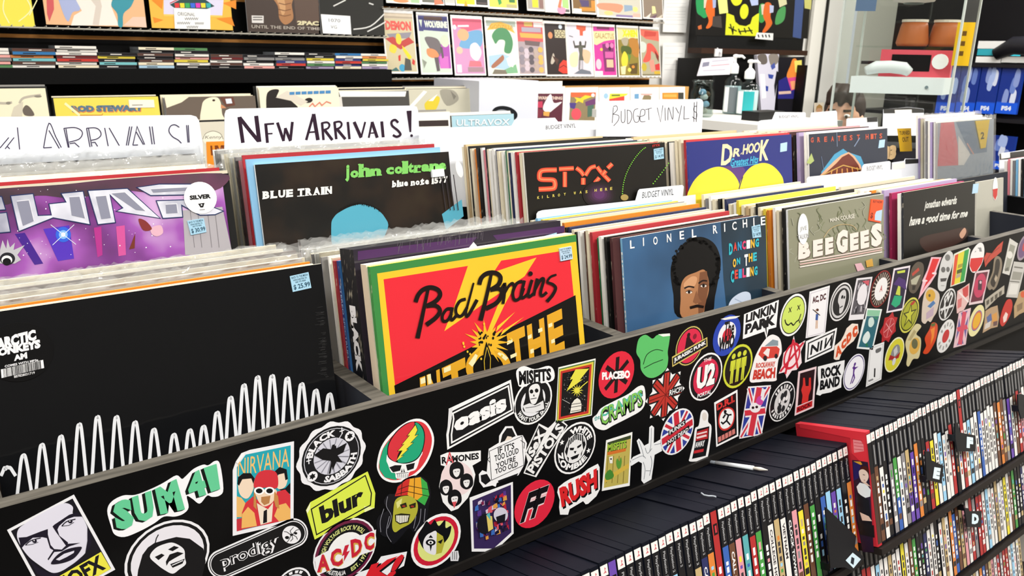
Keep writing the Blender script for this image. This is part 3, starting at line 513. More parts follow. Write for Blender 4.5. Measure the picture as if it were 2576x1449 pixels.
# 34 hand on cross
a = ST('S4'); a.base('#f6f8fa', [(435, 1222), (460, 1190), (520, 1162), (488, 1060), (505, 1040), (525, 1062), (548, 1100), (585, 1080), (590, 950), (610, 934), (628, 950), (625, 1080), (680, 1048), (692, 1140), (632, 1172), (622, 1260), (606, 1370), (545, 1405), (525, 1380), (530, 1240), (502, 1225), (442, 1262)])
for q in ([(450, 1215), (530, 1180), (560, 1200)], [(505, 1060), (530, 1130), (545, 1190)], [(605, 955), (602, 1090), (590, 1150)], [(555, 1115), (575, 1160), (610, 1120)], [(540, 1230), (555, 1290), (545, 1370)], [(600, 1180), (610, 1240), (590, 1340)], [(630, 1090), (680, 1080)], [(560, 1300), (600, 1300)]): a.line('#7a8088', q, 4, sm=1)
end(a, 'white line drawn sticker of a hand with two fingers raised over a cross')
# 35 bottle
a = ST('S4'); a.base('#f8f8f8', [(990, 935), (1008, 832), (1038, 808), (1066, 840), (1066, 905), (1092, 940), (1085, 1050), (1062, 1190), (1030, 1216), (920, 1226), (918, 1190), (945, 1080), (960, 962)], sm=1); a.poly(K, [(975, 965), (1075, 940), (1070, 1050), (1046, 1180), (935, 1205), (960, 1085)]); a.circ('#e4dcd4', 1036, 862, 20, 34); a.poly('#b8262c', [(975, 985), (1066, 955), (1062, 1040), (965, 1060)]); a.line('#f4d8d8', [(975, 1005), (1056, 984)], 12); a.line('#f4d8d8', [(972, 1035), (1052, 1014)], 16); a.text('#f4f4f4', 'AWAY', (962, 1072), (1040, 1052), (1034, 1100), (958, 1116), .04); a.poly('#c8282e', [(952, 1138), (1030, 1122), (1026, 1146), (948, 1162)])
end(a, 'bottle shaped sticker with red and black label')
# 36 running man
a = ST('S4'); a.base('#fbfbfb', [(1115, 750), (1303, 645), (1310, 1020), (1132, 1108)]); a.poly('#161214', [(1128, 762), (1292, 668), (1298, 1010), (1142, 1088)]); a.text('#d83a36', 'D.R.I.', (1134, 762), (1280, 682), (1282, 742), (1138, 815), .05); a.poly('#d83a36', [(1148, 880), (1170, 815), (1220, 785), (1265, 800), (1282, 850), (1268, 920), (1230, 965), (1185, 975), (1155, 945)], 1); a.poly('#fafafa', [(1158, 880), (1178, 825), (1220, 798), (1258, 810), (1272, 852), (1260, 912), (1228, 950), (1188, 960), (1164, 935)], 1)
for q in ([(1195, 830), (1230, 850), (1215, 895), (1245, 930)], [(1215, 895), (1185, 920), (1170, 905)], [(1230, 850), (1255, 845)], [(1205, 845), (1185, 875)]): a.line(K, q, 13)
a.circ(K, 1203, 820, 12); [a.poly('#d88078', [(1146+i*28, 1030-i*15), (1168+i*28, 1018-i*15), (1172+i*28, 1058-i*15), (1148+i*28, 1072-i*15)]) for i in range(5)]
end(a, 'white framed black sticker of a running stick man in a red ring')
# 37 union strip with skull
a = ST('S4'); a.base('#f8f4f6', [(1390, 620), (1575, 608), (1500, 1008), (1318, 1042)]); a.poly('#2f3f9c', [(1395, 632), (1562, 620), (1490, 1000), (1330, 1030)])
for c1, w in (('#f4f0f4', 34), ('#d63848', 14)): a.line(c1, [(1395, 632), (1490, 1000)], w); a.line(c1, [(1562, 620), (1330, 1030)], w)
for c1, w in (('#f4f0f4', 70), ('#d63848', 44)): a.line(c1, [(1480, 626), (1408, 1016)], w); a.line(c1, [(1362, 835), (1528, 815)], w)
a.circ('#f2eef2', 1445, 790, 44, 40); a.circ(K, 1428, 790, 11); a.circ(K, 1458, 784, 11); a.poly('#d048a0', [(1452, 745), (1470, 700), (1500, 700), (1512, 740), (1490, 770)], 1); a.poly('#f2eef2', [(1490, 720), (1512, 640), (1530, 640), (1510, 735)])
end(a, 'tall union flag sticker with a white skull and pink tuft')
# 38
a = ST('S5'); a.base('#fbfbfb', [(352, 408), (605, 303), (586, 502), (530, 517), (514, 585), (500, 532), (343, 588)]); a.text(K, 'LINKIN', (366, 408), (592, 318), (582, 398), (362, 470), .05); a.text(K, 'PARK', (362, 482), (584, 402), (578, 482), (356, 556), .06); a.line(K, [(505, 450), (515, 555)], [20, 3])
end(a, 'white sticker with two lines of black pointed capitals')
# 39 smiley
a = disc('S5', 710, 413, 805, 345, '#fbfbfb'); a.circ('#15150e', r=.9); a.circ('#d2e76a', r=.85)
for x in (-.3, .36):
    for s_ in (-1, 1): a.line('#15150e', [(x-.1, .3-.12*s_), (x+.1, .3+.12*s_)], .05)
a.line('#15150e', [(-.62, -.1), (-.5, -.3), (-.3, -.42), (-.1, -.36), (.1, -.5), (.3, -.38), (.5, -.3), (.6, -.05)], .07, sm=1); a.line('#15150e', [(.5, -.3), (.58, -.48), (.68, -.34)], .05)
end(a, 'round yellow smiley sticker with crossed eyes and wavy mouth')
# 40
a = ST('S5'); a.base('#f7f5f8', [(830, 243), (977, 198), (942, 548), (801, 582)]); a.line('#c8c0cc', [(838, 255), (965, 215), (934, 540), (812, 570)], 4, cl=1); a.text('#4a1420', 'AC, DC', (848, 282), (950, 252), (946, 308), (850, 338), .05); a.line('#3a5aa0', [(880, 450), (884, 405)], 18); a.line('#d8b090', [(884, 405), (868, 375)], 7); a.line(K, [(852, 372), (905, 415)], 6); a.circ('#5a3020', 886, 375, 10); a.line('#d8b090', [(878, 450), (874, 512)], 6); a.line('#d8b090', [(886, 450), (884, 510)], 6)
end(a, 'white poster sticker with a tiny guitarist under dark red letters')
# 41
a = disc('S5', 1058, 317, 1140, 255, '#eceaea'); a.circ('#1c1c1e', r=.92); a.circ('#d4d2d2', r=.84); a.circ('#1c1c1e', r=.72); a.poly('#d4d2d2', [(-.2, .5), (.2, .6), (.42, .2), (.3, -.5), (0, -.6), (-.1, -.2), (-.3, .1)], 1); a.circ('#1c1c1e', .05, .25, .1); a.circ('#1c1c1e', .25, .2, .08); a.line('#1c1c1e', [(-.05, -.3), (.22, -.25)], .06)
end(a, 'round grey sticker of a dark haired face inside two rings')
# 42
a = ST('S5'); a.base('#ece8ec', [(1173, 146), (1288, 134), (1232, 442), (1113, 452)]); a.poly('#5a565c', [(1182, 158), (1276, 148), (1226, 405), (1130, 412)]); rnd_shards(a, ['#b8b4ba', '#2a2830', '#d8d4da', '#8a868c'], 40, ((1182, 158), (1276, 148), (1226, 405), (1130, 412)), .1, 8); a.poly('#ece8ec', [(1200, 200), (1235, 190), (1245, 260), (1220, 330), (1180, 330), (1175, 260)], 1); a.poly('#d05a68', [(1210, 165), (1262, 158), (1255, 200)])
end(a, 'pale bordered grey photo sticker of a robed figure')
# 43
a = ST('S5'); a.base('#fbf7f6', [(393, 892), (420, 760), (450, 680), (500, 600), (540, 562), (575, 558), (615, 590), (626, 680), (602, 740), (588, 850), (582, 892), (495, 897), (450, 902)], sm=1); a.poly('#d8463a', [(455, 700), (480, 645), (590, 640), (612, 660), (600, 720), (490, 735)]); a.poly('#f4ece8', [(490, 690), (520, 655), (540, 660), (530, 720)]); a.circ('#2a2224', 505, 728, 14, 20); a.circ('#2a2224', 585, 712, 12, 18); a.poly('#8a9aa4', [(500, 640), (560, 590), (600, 600), (600, 636)]); a.text('#d86054', 'ROCKAWAY', (440, 762), (580, 748), (578, 790), (436, 800), .05); a.text('#cf3f32', 'BEACH', (425, 812), (582, 792), (576, 872), (412, 885), .06)
end(a, 'white cutout sticker of a red van with packed roof over red lettering')
# 44
a = ST('S5'); q = [(715, 565), (730, 640), (798, 598), (765, 680), (772, 760), (735, 812), (700, 818), (662, 875), (650, 828), (605, 840), (628, 780), (640, 690), (680, 650), (700, 620)]; a.base('#f8e4e8', q); a.loc(700, 712, 765, 665); a.circ('#d0283c', r=.95); a.circ('#f8e4e8', r=.76); a.crop('S5')
for q in ([(652, 842), (712, 590)], [(712, 590), (742, 800)], [(615, 825), (785, 612)]): a.line('#d0283c', q, 14)
end(a, 'red scrawled letter in a circle on pale pink cutout sticker')
# 45
a = ST('S5'); a.base('#f8f8f8', [(803, 605), (1030, 506), (1006, 665), (796, 760)]); a.line(K, [(822, 618), (1010, 532), (988, 652), (814, 735)], 9, cl=1); a.text(K, 'NI', (842, 632), (925, 594), (915, 668), (832, 706), .03); a.text(K, 'N', (998, 556), (945, 582), (934, 660), (988, 634), .03)
end(a, 'white rectangle sticker with black frame and three capitals, the last mirrored')
# 46
a = ST('S5'); a.base('#f6e6d8', [(1006, 732), (1012, 640), (1058, 600), (1080, 560), (1100, 510), (1140, 475), (1182, 478), (1187, 540), (1150, 602), (1100, 642), (1062, 690), (1045, 738), (1020, 740)])
for ch, q in (('A', ((1015, 655), (1060, 618), (1065, 690), (1018, 726))), ('C', ((1058, 610), (1096, 575), (1098, 640), (1062, 672))), ('D', ((1098, 560), (1135, 520), (1135, 595), (1100, 630))), ('C', ((1140, 500), (1178, 485), (1178, 560), (1142, 590)))): a.text('#d9552a', ch, *q, b=.1)
end(a, 'small diagonal sticker with chunky orange letters')
# 47
a = ST('S5'); a.base('#f0f4f2', [(1240, 364), (1358, 370), (1290, 667), (1173, 656)]); a.poly('#2f6a78', [(1246, 420), (1336, 422), (1284, 652), (1186, 645)]); a.poly('#8fc8a4', [(1252, 375), (1346, 378), (1336, 422), (1246, 418)]); a.poly('#cfe4dc', [(1262, 440), (1290, 430), (1300, 470), (1280, 500), (1258, 490)], 1); a.poly('#e0ece8', [(1225, 560), (1255, 530), (1270, 570), (1240, 620), (1215, 600)], 1); a.line('#2a7a4a', [(1240, 620), (1250, 640)], 14); a.poly('#3c8a6a', [(1290, 425), (1330, 428), (1320, 450)])
end(a, 'tall teal poster sticker with floating pale figures')
# 48
a = ST('S5'); a.base('#f0d4d8', [(748, 826), (880, 788), (860, 1086), (720, 1147)]); a.poly('#2a1216', [(760, 838), (868, 806), (850, 1030), (742, 1075)]); a.poly('#c8282c', [(735, 1085), (850, 1036), (848, 1078), (732, 1128)]); a.text('#3a1014', 'ROCK', (742, 1090), (840, 1046), (838, 1075), (742, 1118), .03); a.poly('#d83430', [(780, 920), (782, 870), (794, 870), (800, 930), (822, 930), (825, 870), (838, 868), (840, 950), (822, 1000), (818, 1045), (770, 1060), (778, 1000), (768, 960)])
end(a, 'dark red poster sticker of a raised two finger hand')
# 49
a = ST('S5'); a.base('#f4f4f4', [(890, 790), (985, 765), (1085, 742), (1080, 820), (1062, 880), (1060, 940), (1000, 965), (985, 975), (920, 988), (905, 1000), (878, 992), (895, 920), (890, 850)]); a.text(K, 'ROCK', (912, 802), (1062, 768), (1060, 850), (912, 878), .06); a.text(K, 'BAND', (908, 890), (1052, 852), (1048, 930), (902, 962), .06)
end(a, 'white outlined sticker with two lines of overlapping black capitals')
# 50
a = disc('S5', 1154, 830, 1232, 762, '#f6f4fa'); a.circ('#4a3a78', r=.94); a.circ('#f6f4fa', r=.88); a.poly('#5a2a88', [(-.25, .3), (-.1, .42), (.02, .28), (.35, .25), (.02, .14), (.02, -.1), (-.15, -.6), (-.25, -.62), (-.1, -.1), (-.14, .2)]); a.circ('#5a2a88', -.05, .46, .1); a.line('#5a2a88', [(.0, -.1), (.12, -.35), (-.05, -.6)], .1)
end(a, 'round white sticker with a purple dancing figure')
# 51
a = ST('S5'); a.base('#f0f0f0', [(1268, 646), (1374, 609), (1352, 882), (1240, 937)]); a.line('#b8b8b8', [(1276, 656), (1364, 624), (1344, 874), (1250, 922)], 3, cl=1); a.poly('#6a6a6a', [(1312, 665), (1350, 650), (1346, 676), (1315, 690)], 1); a.line('#2a2a2a', [(1305, 800), (1302, 865)], 10); a.line('#888', [(1258, 895), (1292, 880)], 12)
end(a, 'tall pale poster sticker with a small dark figure at its foot')
# 52
a = disc('S5', 630, 1043, 722, 965, '#f0f0f0'); a.circ('#151517', r=.94); a.circ('#d8d8d8', r=.62, ry=.66); [a.poly('#e8e8e8', [(r_*math.cos(math.radians(t)), r_*math.sin(math.radians(t))) for r_, t in ((.68, w0), (.86, w0), (.86, w0+11-(w0 % 3)*2), (.68, w0+11-(w0 % 3)*2))]) for w0 in list(range(32, 150, 17))+list(range(200, 340, 16))]
R = random.Random(3)
for i in range(9): x, y = R.uniform(-.4, .4), R.uniform(-.45, .45); a.circ('#2a2a2c', x, y, R.uniform(.06, .16), R.uniform(.1, .2))
for x in (-.25, .1, .3): a.circ('#f0f0f0', x, .1, .09, .12)
end(a, 'round black sticker with white ring lettering and a crowd of faces')
# ---- far end of the board, softer detail
def far(base_col, pts, label, *layers, sm=0, loc=None):
    a = ST('S6'); a.base(base_col, pts, sm=sm)
    for l in layers: (a.circ if l[0] == 'c' else a.line if l[0] == 'l' else a.text if l[0] == 't' else a.poly)(*l[1:])
    end(a, label)
def fdisc(cx, cy, bx, by, col, label, *layers):
    a = disc('S6', cx, cy, bx, by, col)
    for l in layers: (a.circ if l[0] == 'c' else a.line if l[0] == 'l' else a.text if l[0] == 't' else a.arc if l[0] == 'a' else a.poly)(*l[1:])
    end(a, label)
a = disc('S6', 236, 640, 330, 555, '#8a2420'); a.circ('#2a1614', r=.93)
for i in range(24): bar(a, '#c8b8a8', i*15, .88, .03, .07, full=0)
a.circ('#f2f0ee', r=.62); a.text('#c05a58', 'A', (-.12, .2), (.15, .2), (.15, -.15), (-.12, -.15)); end(a, 'round dark red sticker with spiky ring and white centre')
far('#f0e6ec', [(355, 455), (506, 427), (440, 832), (287, 860)], 'dark poster sticker with yellow caped figure and green glow', ('p', '#241a3c', [(366, 470), (492, 446), (432, 815), (300, 842)]), ('p', '#c8d84a', [(385, 480), (460, 466), (456, 490), (388, 500)]), ('p', '#4a2a70', [(350, 600), (400, 530), (460, 560), (470, 650), (420, 620)]), ('p', '#c8d24a', [(370, 690), (395, 610), (415, 620), (412, 700)]), ('p', '#22a878', [(330, 780), (360, 700), (430, 705), (410, 780), (370, 810)]))
far('#5a5044', [(498, 540), (520, 450), (570, 395), (620, 410), (628, 480), (600, 590), (550, 675), (505, 670), (488, 620)], 'dim olive oval sticker with red patch', ('p', '#c0483a', [(520, 500), (580, 445), (590, 470), (525, 525)]), ('p', '#b8b49c', [(510, 560), (570, 520), (600, 510), (560, 600), (515, 600)]), ('p', '#2a241e', [(525, 610), (555, 610), (545, 650), (522, 650)]), sm=1)
far('#f2c0cc', [(697, 350), (790, 352), (742, 482), (745, 502), (690, 590), (650, 640), (578, 738), (618, 580), (615, 566), (660, 470)], 'pink edged red lightning bolt sticker', ('p', '#e0282e', [(708, 364), (770, 366), (722, 490), (735, 498), (640, 618), (605, 680), (648, 580), (640, 560), (672, 470)]), ('c', '#f4dce0', 722, 498, 20, 10), ('c', '#f4dce0', 638, 566, 24, 10))
far('#d8d8d6', [(768, 480), (800, 360), (860, 294), (897, 335), (885, 440), (842, 560), (825, 640), (790, 662), (756, 625)], 'tall pale grey face shaped sticker with dark mouth', ('c', '#7a7a78', 845, 355, 24, 30), ('c', '#6a6a68', 805, 465, 20, 26), ('c', '#6a6a68', 848, 462, 16, 24), ('p', '#4a4848', [(778, 545), (840, 540), (828, 570), (782, 575)]), ('l', '#a8a8a6', [(785, 610), (815, 610)], 8), sm=1)
far('#e8ecdc', [(904, 322), (1035, 262), (1054, 280), (1005, 575), (870, 622)], 'red yellow green striped flag sticker', ('p', '#e0542e', [(912, 334), (944, 318), (905, 600), (878, 612)]), ('p', '#e6d83a', [(944, 318), (1000, 292), (958, 582), (905, 600)]), ('p', '#2fa04a', [(1000, 292), (1042, 274), (996, 566), (958, 582)]), ('p', '#a89a3a', [(940, 420), (985, 405), (975, 440), (936, 455)]), ('p', '#4a5a2a', [(930, 470), (980, 450), (972, 490), (928, 505)]), ('p', '#b8a890', [(925, 510), (965, 495), (958, 530), (920, 545)]))
far('#f4f2f0', [(1045, 430), (1060, 320), (1110, 240), (1160, 222), (1180, 280), (1165, 390), (1115, 480), (1068, 488)], 'capsule shaped sticker, white above and red below', ('p', '#d8282a', [(1056, 362), (1172, 352), (1155, 410), (1110, 478), (1070, 484), (1046, 430)]), ('p', '#8a8a8c', [(1088, 310), (1120, 265), (1150, 262), (1158, 300), (1138, 300), (1120, 290)]), ('c', '#f4f2f0', 1118, 290, 16, 20), sm=1)
far('#c2412e', [(1176, 360), (1200, 310), (1250, 315), (1300, 250), (1352, 204), (1335, 300), (1290, 340), (1250, 370), (1215, 405), (1188, 442)], 'rough red lettering cutout sticker at far right', ('l', '#8a2a1e', [(1190, 400), (1230, 330), (1320, 260)], 6))
far('#d6d4cc', [(1412, 178), (1487, 226), (1408, 516), (1344, 496)], 'tall pale poster sticker by the right edge', ('p', '#9a9a8c', [(1415, 230), (1462, 250), (1405, 480), (1362, 470)]), ('c', '#e4e2da', 1412, 330, 26, 34), ('p', '#6a6a60', [(1372, 455), (1400, 440), (1400, 475), (1366, 480)]))
fdisc(1535, 265, 1590, 190, '#9a8a98', 'round purple sticker cut by the right edge', ('c', '#6a4a78', 0, 0, .8), ('c', '#c03a40', .2, .1, .4))
far('#c8c6c0', [(1450, 390), (1560, 402), (1482, 722), (1378, 714)], 'tall grey newspaper style sticker at right', ('l', '#6a6860', [(1452, 440), (1530, 450)], 12), ('p', '#9a988e', [(1442, 480), (1525, 490), (1508, 560), (1425, 555)]), ('p', '#e2e0da', [(1420, 590), (1495, 595), (1475, 690), (1395, 690)]), ('l', '#5a5850', [(1412, 570), (1500, 578)], 8))
a = ST('S6'); a.base('#8a7c68', [(1205, 610), (1225, 560), (1255, 480), (1270, 370), (1300, 340), (1335, 370), (1340, 450), (1300, 600), (1265, 650), (1250, 640), (1225, 650)], sm=1); a.poly('#2a2018', [(1235, 580), (1268, 490), (1282, 390), (1302, 365), (1320, 385), (1318, 450), (1282, 590), (1262, 625)], 1); a.poly('#b8a890', [(1270, 550), (1285, 510), (1300, 540), (1282, 580)]); end(a, 'tan rope loop shaped sticker')
far('#e8d0d4', [(1098, 482), (1230, 464), (1166, 766), (1038, 788)], 'magenta poster sticker with an oval portrait', ('p', '#6a1a34', [(1108, 498), (1214, 482), (1158, 744), (1054, 764)]), ('c', '#c83a60', 1140, 610, 52, 112, 24, 0, 360, 0, 12), ('p', '#4a2a3a', [(1125, 560), (1160, 560), (1155, 650), (1120, 650)]), ('c', '#e0c0c8', 1145, 580, 10, 14))
a = disc('S6', 497, 880, 583, 775, '#d8d45a'); a.circ('#3a3a14', r=.9); a.circ('#a8aa2a', r=.82); star(a, '#3a3a14', 0, 0, .78, 5, .38); star(a, '#c8c83a', 0, 0, .55, 5, .38); a.poly('#b8342a', [(-.15, .62), (.2, .8), (.45, .72), (.2, .55)]); end(a, 'round yellow sticker with black five pointed star')
far('#d8c8b8', [(608, 900), (618, 760), (645, 660), (690, 626), (770, 688), (752, 830), (715, 900), (690, 942), (665, 930), (640, 958), (612, 940)], 'tan skull shaped sticker with blue patch', ('c', '#d9a83a', 690, 700, 44, 56), ('p', '#4a7ab0', [(660, 800), (715, 745), (735, 770), (690, 815)]), ('p', '#c0a8b8', [(650, 860), (720, 800), (715, 880), (650, 920)]), ('c', '#5a4a30', 680, 700, 10, 14), sm=1)
a = disc('S6', 843, 782, 918, 685, '#e4e4e2'); a.circ('#1c1a1a', r=.9)
a.line('#e4e4e2', [(-.8, -.2), (.8, -.2)], .16); a.line('#e4e4e2', [(0, -.85), (.5, .5)], .16); a.line('#e4e4e2', [(0, -.85), (-.5, .5)], .16); a.line('#e4e4e2', [(-.5, .5), (-.2, .7), (0, .3), (.2, .7), (.5, .5)], .16); a.line('#e4e4e2', [(0, .9), (-.6, -.5)], .1); end(a, 'round black and white sticker of a heart crossed with a star')
far('#e8c0bc', [(935, 660), (1000, 620), (1045, 588), (1042, 740), (1000, 820), (985, 842), (930, 864), (924, 780)], 'pink and red angular letter sticker', ('p', '#d04848', [(980, 640), (1035, 605), (1032, 700), (990, 730)]), ('l', '#f4e4e0', [(950, 670), (1035, 760)], 16), ('p', '#d87878', [(938, 740), (975, 720), (970, 800), (935, 820)]))
a = disc('S6', 310, 995, 368, 915, '#b8282c'); a.k = .0001
star(a, '#b8282c', 0, 0, 1.35, 7, .75, 80); a.k = .0005; a.circ('#d85a5c', r=.85); a.circ('#b8383c', r=.76)
for w0 in (20, 80, 140): bar(a, '#e8a0a0', w0, .76, .07)
end(a, 'red disc sticker with splashed edge and thin crossed lines')
far('#b8b0a0', [(1184, 742), (1250, 690), (1362, 608), (1362, 682), (1300, 720), (1230, 790), (1190, 832)], 'dirty grey lettering cutout sticker', *[('p', '#5a5448', [(1198+i*38, 752-i*27), (1226+i*38, 732-i*27), (1222+i*38, 775-i*27), (1200+i*38, 792-i*27)]) for i in range(4)])
fdisc(362, 1240, 448, 1128, '#f0ecc8', 'round yellow sticker with grey crossed shapes', ('c', '#d8d03a', 0, 0, .92), ('c', '#8a8a8a', .05, .1, .48), ('p', '#c8c8c8', [(-.2, .3), (.1, .5), (.3, .1), (0, -.1)]), ('p', '#a82a28', [(-.6, -.2), (.5, -.3), (.6, .05), (.1, -.15), (-.5, .1)]), ('c', '#d8d8d8', .05, -.4, .18, .22))
far('#d8cc9c', [(462, 1130), (500, 1040), (560, 960), (606, 982), (560, 1050), (600, 1090), (600, 1180), (580, 1270), (530, 1280), (492, 1345), (470, 1325), (480, 1250), (470, 1200)], 'cream and gold crest cutout sticker', ('c', '#e0b050', 545, 1160, 46, 78, 24, 0, 360, 0, 15), ('c', '#6a6a4a', 545, 1140, 28, 46), ('p', '#b8a878', [(480, 1110), (540, 1010), (560, 1030), (510, 1110)]), sm=1)
far('#d8481e', [(638, 1090), (680, 1010), (700, 955), (735, 948), (755, 985), (742, 1090), (700, 1180), (660, 1230), (622, 1222), (650, 1160)], 'orange red chilli pepper shaped sticker', ('p', '#f08a2a', [(690, 1010), (730, 985), (720, 1080), (690, 1150), (700, 1060)]), ('p', '#5a6a2a', [(690, 960), (735, 948), (730, 975), (700, 985)]), sm=1)
fdisc(828, 1070, 905, 960, '#eae8e6', 'round white sticker with a red centre and grey lettering', *[('p', '#9a9894', [(r_*math.cos(math.radians(t)), r_*math.sin(math.radians(t))) for r_, t in ((.6, w0), (.84, w0), (.84, w0+12), (.6, w0+12))]) for w0 in (30, 55, 85, 110, 140, 200, 225, 260, 290, 320)], ('c', '#c8282a', 0, 0, .4))
far('#e8c4cc', [(950, 850), (1058, 813), (1010, 1147), (898, 1177)], 'pink toned union flag sticker', ('p', '#6a5a9a', [(956, 862), (1044, 832), (1002, 1134), (912, 1160)]), ('l', '#e8c4cc', [(956, 862), (1002, 1134)], 26), ('l', '#e8c4cc', [(1044, 832), (912, 1160)], 26), ('l', '#d84860', [(1000, 848), (957, 1146)], 36), ('l', '#d84860', [(934, 1012), (1024, 984)], 40))
fdisc(1108, 930, 1180, 835, '#ece4a8', 'round cream sticker with orange sun in a blue ring', ('c', '#6a6aa8', .05, 0, .66), ('c', '#d86a4a', .05, 0, .6), ('c', '#e8b02a', .05, 0, .5))
far('#b89a78', [(1190, 842), (1240, 810), (1300, 790), (1315, 900), (1300, 985), (1240, 1000), (1165, 1042), (1180, 940)], 'tan and blue group photo sticker', ('p', '#5a6a9a', [(1200, 900), (1240, 860), (1255, 920), (1210, 960)]), ('p', '#d89a4a', [(1245, 880), (1295, 850), (1298, 930), (1255, 960)]), ('p', '#d8d0c8', [(1190, 960), (1240, 930), (1230, 985), (1180, 1010)]), ('p', '#6a4a4a', [(1260, 940), (1300, 930), (1295, 970), (1262, 980)]))
far('#c8281e', [(1322, 930), (1345, 830), (1385, 745), (1425, 738), (1436, 800), (1410, 890), (1360, 972), (1335, 975)], 'red oval sticker with white figure', ('p', '#f0d8d0', [(1350, 900), (1375, 850), (1395, 870), (1380, 930), (1355, 950)]), sm=1)
far('#b89a70', [(1450, 800), (1480, 730), (1500, 670), (1560, 640), (1570, 840), (1500, 870), (1452, 908)], 'tan and orange cutout sticker at the right edge', ('c', '#d85a2a', 1530, 690, 20, 30), ('p', '#8a7050', [(1475, 790), (1530, 760), (1525, 820), (1480, 850)]))
# ---------------------------------------------------------------- record albums
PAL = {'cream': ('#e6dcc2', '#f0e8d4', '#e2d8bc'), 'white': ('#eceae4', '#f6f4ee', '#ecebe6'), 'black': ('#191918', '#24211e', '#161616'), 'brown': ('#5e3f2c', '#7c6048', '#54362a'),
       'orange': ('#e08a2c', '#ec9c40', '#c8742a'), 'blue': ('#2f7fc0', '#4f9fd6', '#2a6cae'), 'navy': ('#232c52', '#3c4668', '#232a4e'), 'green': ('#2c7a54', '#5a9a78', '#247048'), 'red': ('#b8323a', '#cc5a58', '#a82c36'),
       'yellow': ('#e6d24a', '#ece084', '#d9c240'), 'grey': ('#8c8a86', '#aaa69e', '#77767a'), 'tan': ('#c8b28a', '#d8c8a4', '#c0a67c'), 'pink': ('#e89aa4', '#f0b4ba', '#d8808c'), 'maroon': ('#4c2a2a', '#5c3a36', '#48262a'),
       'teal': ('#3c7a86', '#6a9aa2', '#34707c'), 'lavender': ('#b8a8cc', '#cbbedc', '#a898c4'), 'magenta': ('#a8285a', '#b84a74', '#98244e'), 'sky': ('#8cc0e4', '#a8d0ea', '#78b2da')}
def jacket(mb, TL, w, th, col, edge, spine, h=.315, k='worn'):
    o = TL-WL*h
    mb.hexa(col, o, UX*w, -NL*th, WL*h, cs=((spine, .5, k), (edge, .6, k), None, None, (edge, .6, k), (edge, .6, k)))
def plastic(parent, TL, w, th, up=.012, side=.006, seed=0):
    R = random.Random(seed); n = 54; f = mat('#ffffff', .02, 'film'); ft = mat('#fffffe', .15, 'film'); mb = MB(); h = .318; o = TL-UX*side-WL*h
    for q in (.0032, -th-.0016):
        top = []; bot = []
        for i in range(n+1):
            u = i/n; wv = R.uniform(-.0016, .0016)
            top.append(o+UX*((w+2*side)*u)+WL*(h+up+R.uniform(-.003, .003))+NL*(q+wv*(1.2 if q > 0 else .9)))
            bot.append(o+UX*((w+2*side)*u)+NL*(q+.0004*(1 if q > 0 else -1)))
        mid = [TL-UX*side+UX*((w+2*side)*i/n)+NL*q for i in range(n+1)]
        for i in range(n):
            mb.face(ft, (mid[i], mid[i+1], top[i+1], top[i])); mb.face(f, (bot[i], bot[i+1], mid[i+1], mid[i]))
    for e in (0, 1):
        x = TL+UX*(-side if e == 0 else w+side); mb.face(f, (x-WL*h+NL*.0032, x+WL*up+NL*.0032, x+WL*up-NL*(th+.0016), x-WL*h-NL*(th+.0016)))
    return mb.build('plastic_sleeve', parent)
class Album:
    def __init__(s, y0, crop, tl=None, tr=None, w=.315, th=.004, col='#111', edge='#e8e0cc', spine='#222', label='', kind=None, rough=.4, TL=None, group='front facing record albums in the bin'):
        ox, oy, z = CR[crop]
        if TL is None:
            p = tl or tr; P = onP(ox+p[0]/z, oy+p[1]/z, V((0, y0, 0)), NL); TL = P if tl else P-UX*w
        s.TL, s.w, s.th, s.y0 = TL, w, th, y0; s.label = label
        s.root = empty('record_album', TL-WL*.315+UX*w/2, label, 'record album', group)
        s.a = Art(TL, UX, WL, crop, rough=rough, kind=kind, k=.0001); jacket(s.a.mb, TL, w, th, (col, rough, kind), edge, spine)
    def done(s, sleeve=0): s.a.build('jacket', s.root); (plastic(s.root, s.TL, s.w, s.th, seed=int(s.TL.x*999)) if sleeve else 0); return s
    def tagart(s, crop, k=0): return Art(s.TL, UX, WL, crop, k=s.a.k+.0004+k, rough=.45)
    def price(s, crop, q, t, col='#a9d4ea'):
        a = s.tagart(crop); a.base(col, q, th=a.k); TL, TR_, BR, BL = q
        L = lambda u, v: tuple((1-v)*((1-u)*TL[e]+u*TR_[e])+v*((1-u)*BL[e]+u*BR[e]) for e in (0, 1))
        def row(s_, v0, v1, u0, u1, b=.02): a.text('#23485e', s_, L(u0, v0), L(u1, v0), L(u1, v1), L(u0, v1), b)
        row('BACK TO THE MEDIA', .06, .2, .06, .94); row('WINCHESTER VA', .25, .36, .12, .86); row('540 773 4000', .4, .5, .22, .78); row(t, .58, .92, .08, .96, .02)
        return a.build('price_sticker', s.root, 'pale blue price sticker')
N_ST = [0]
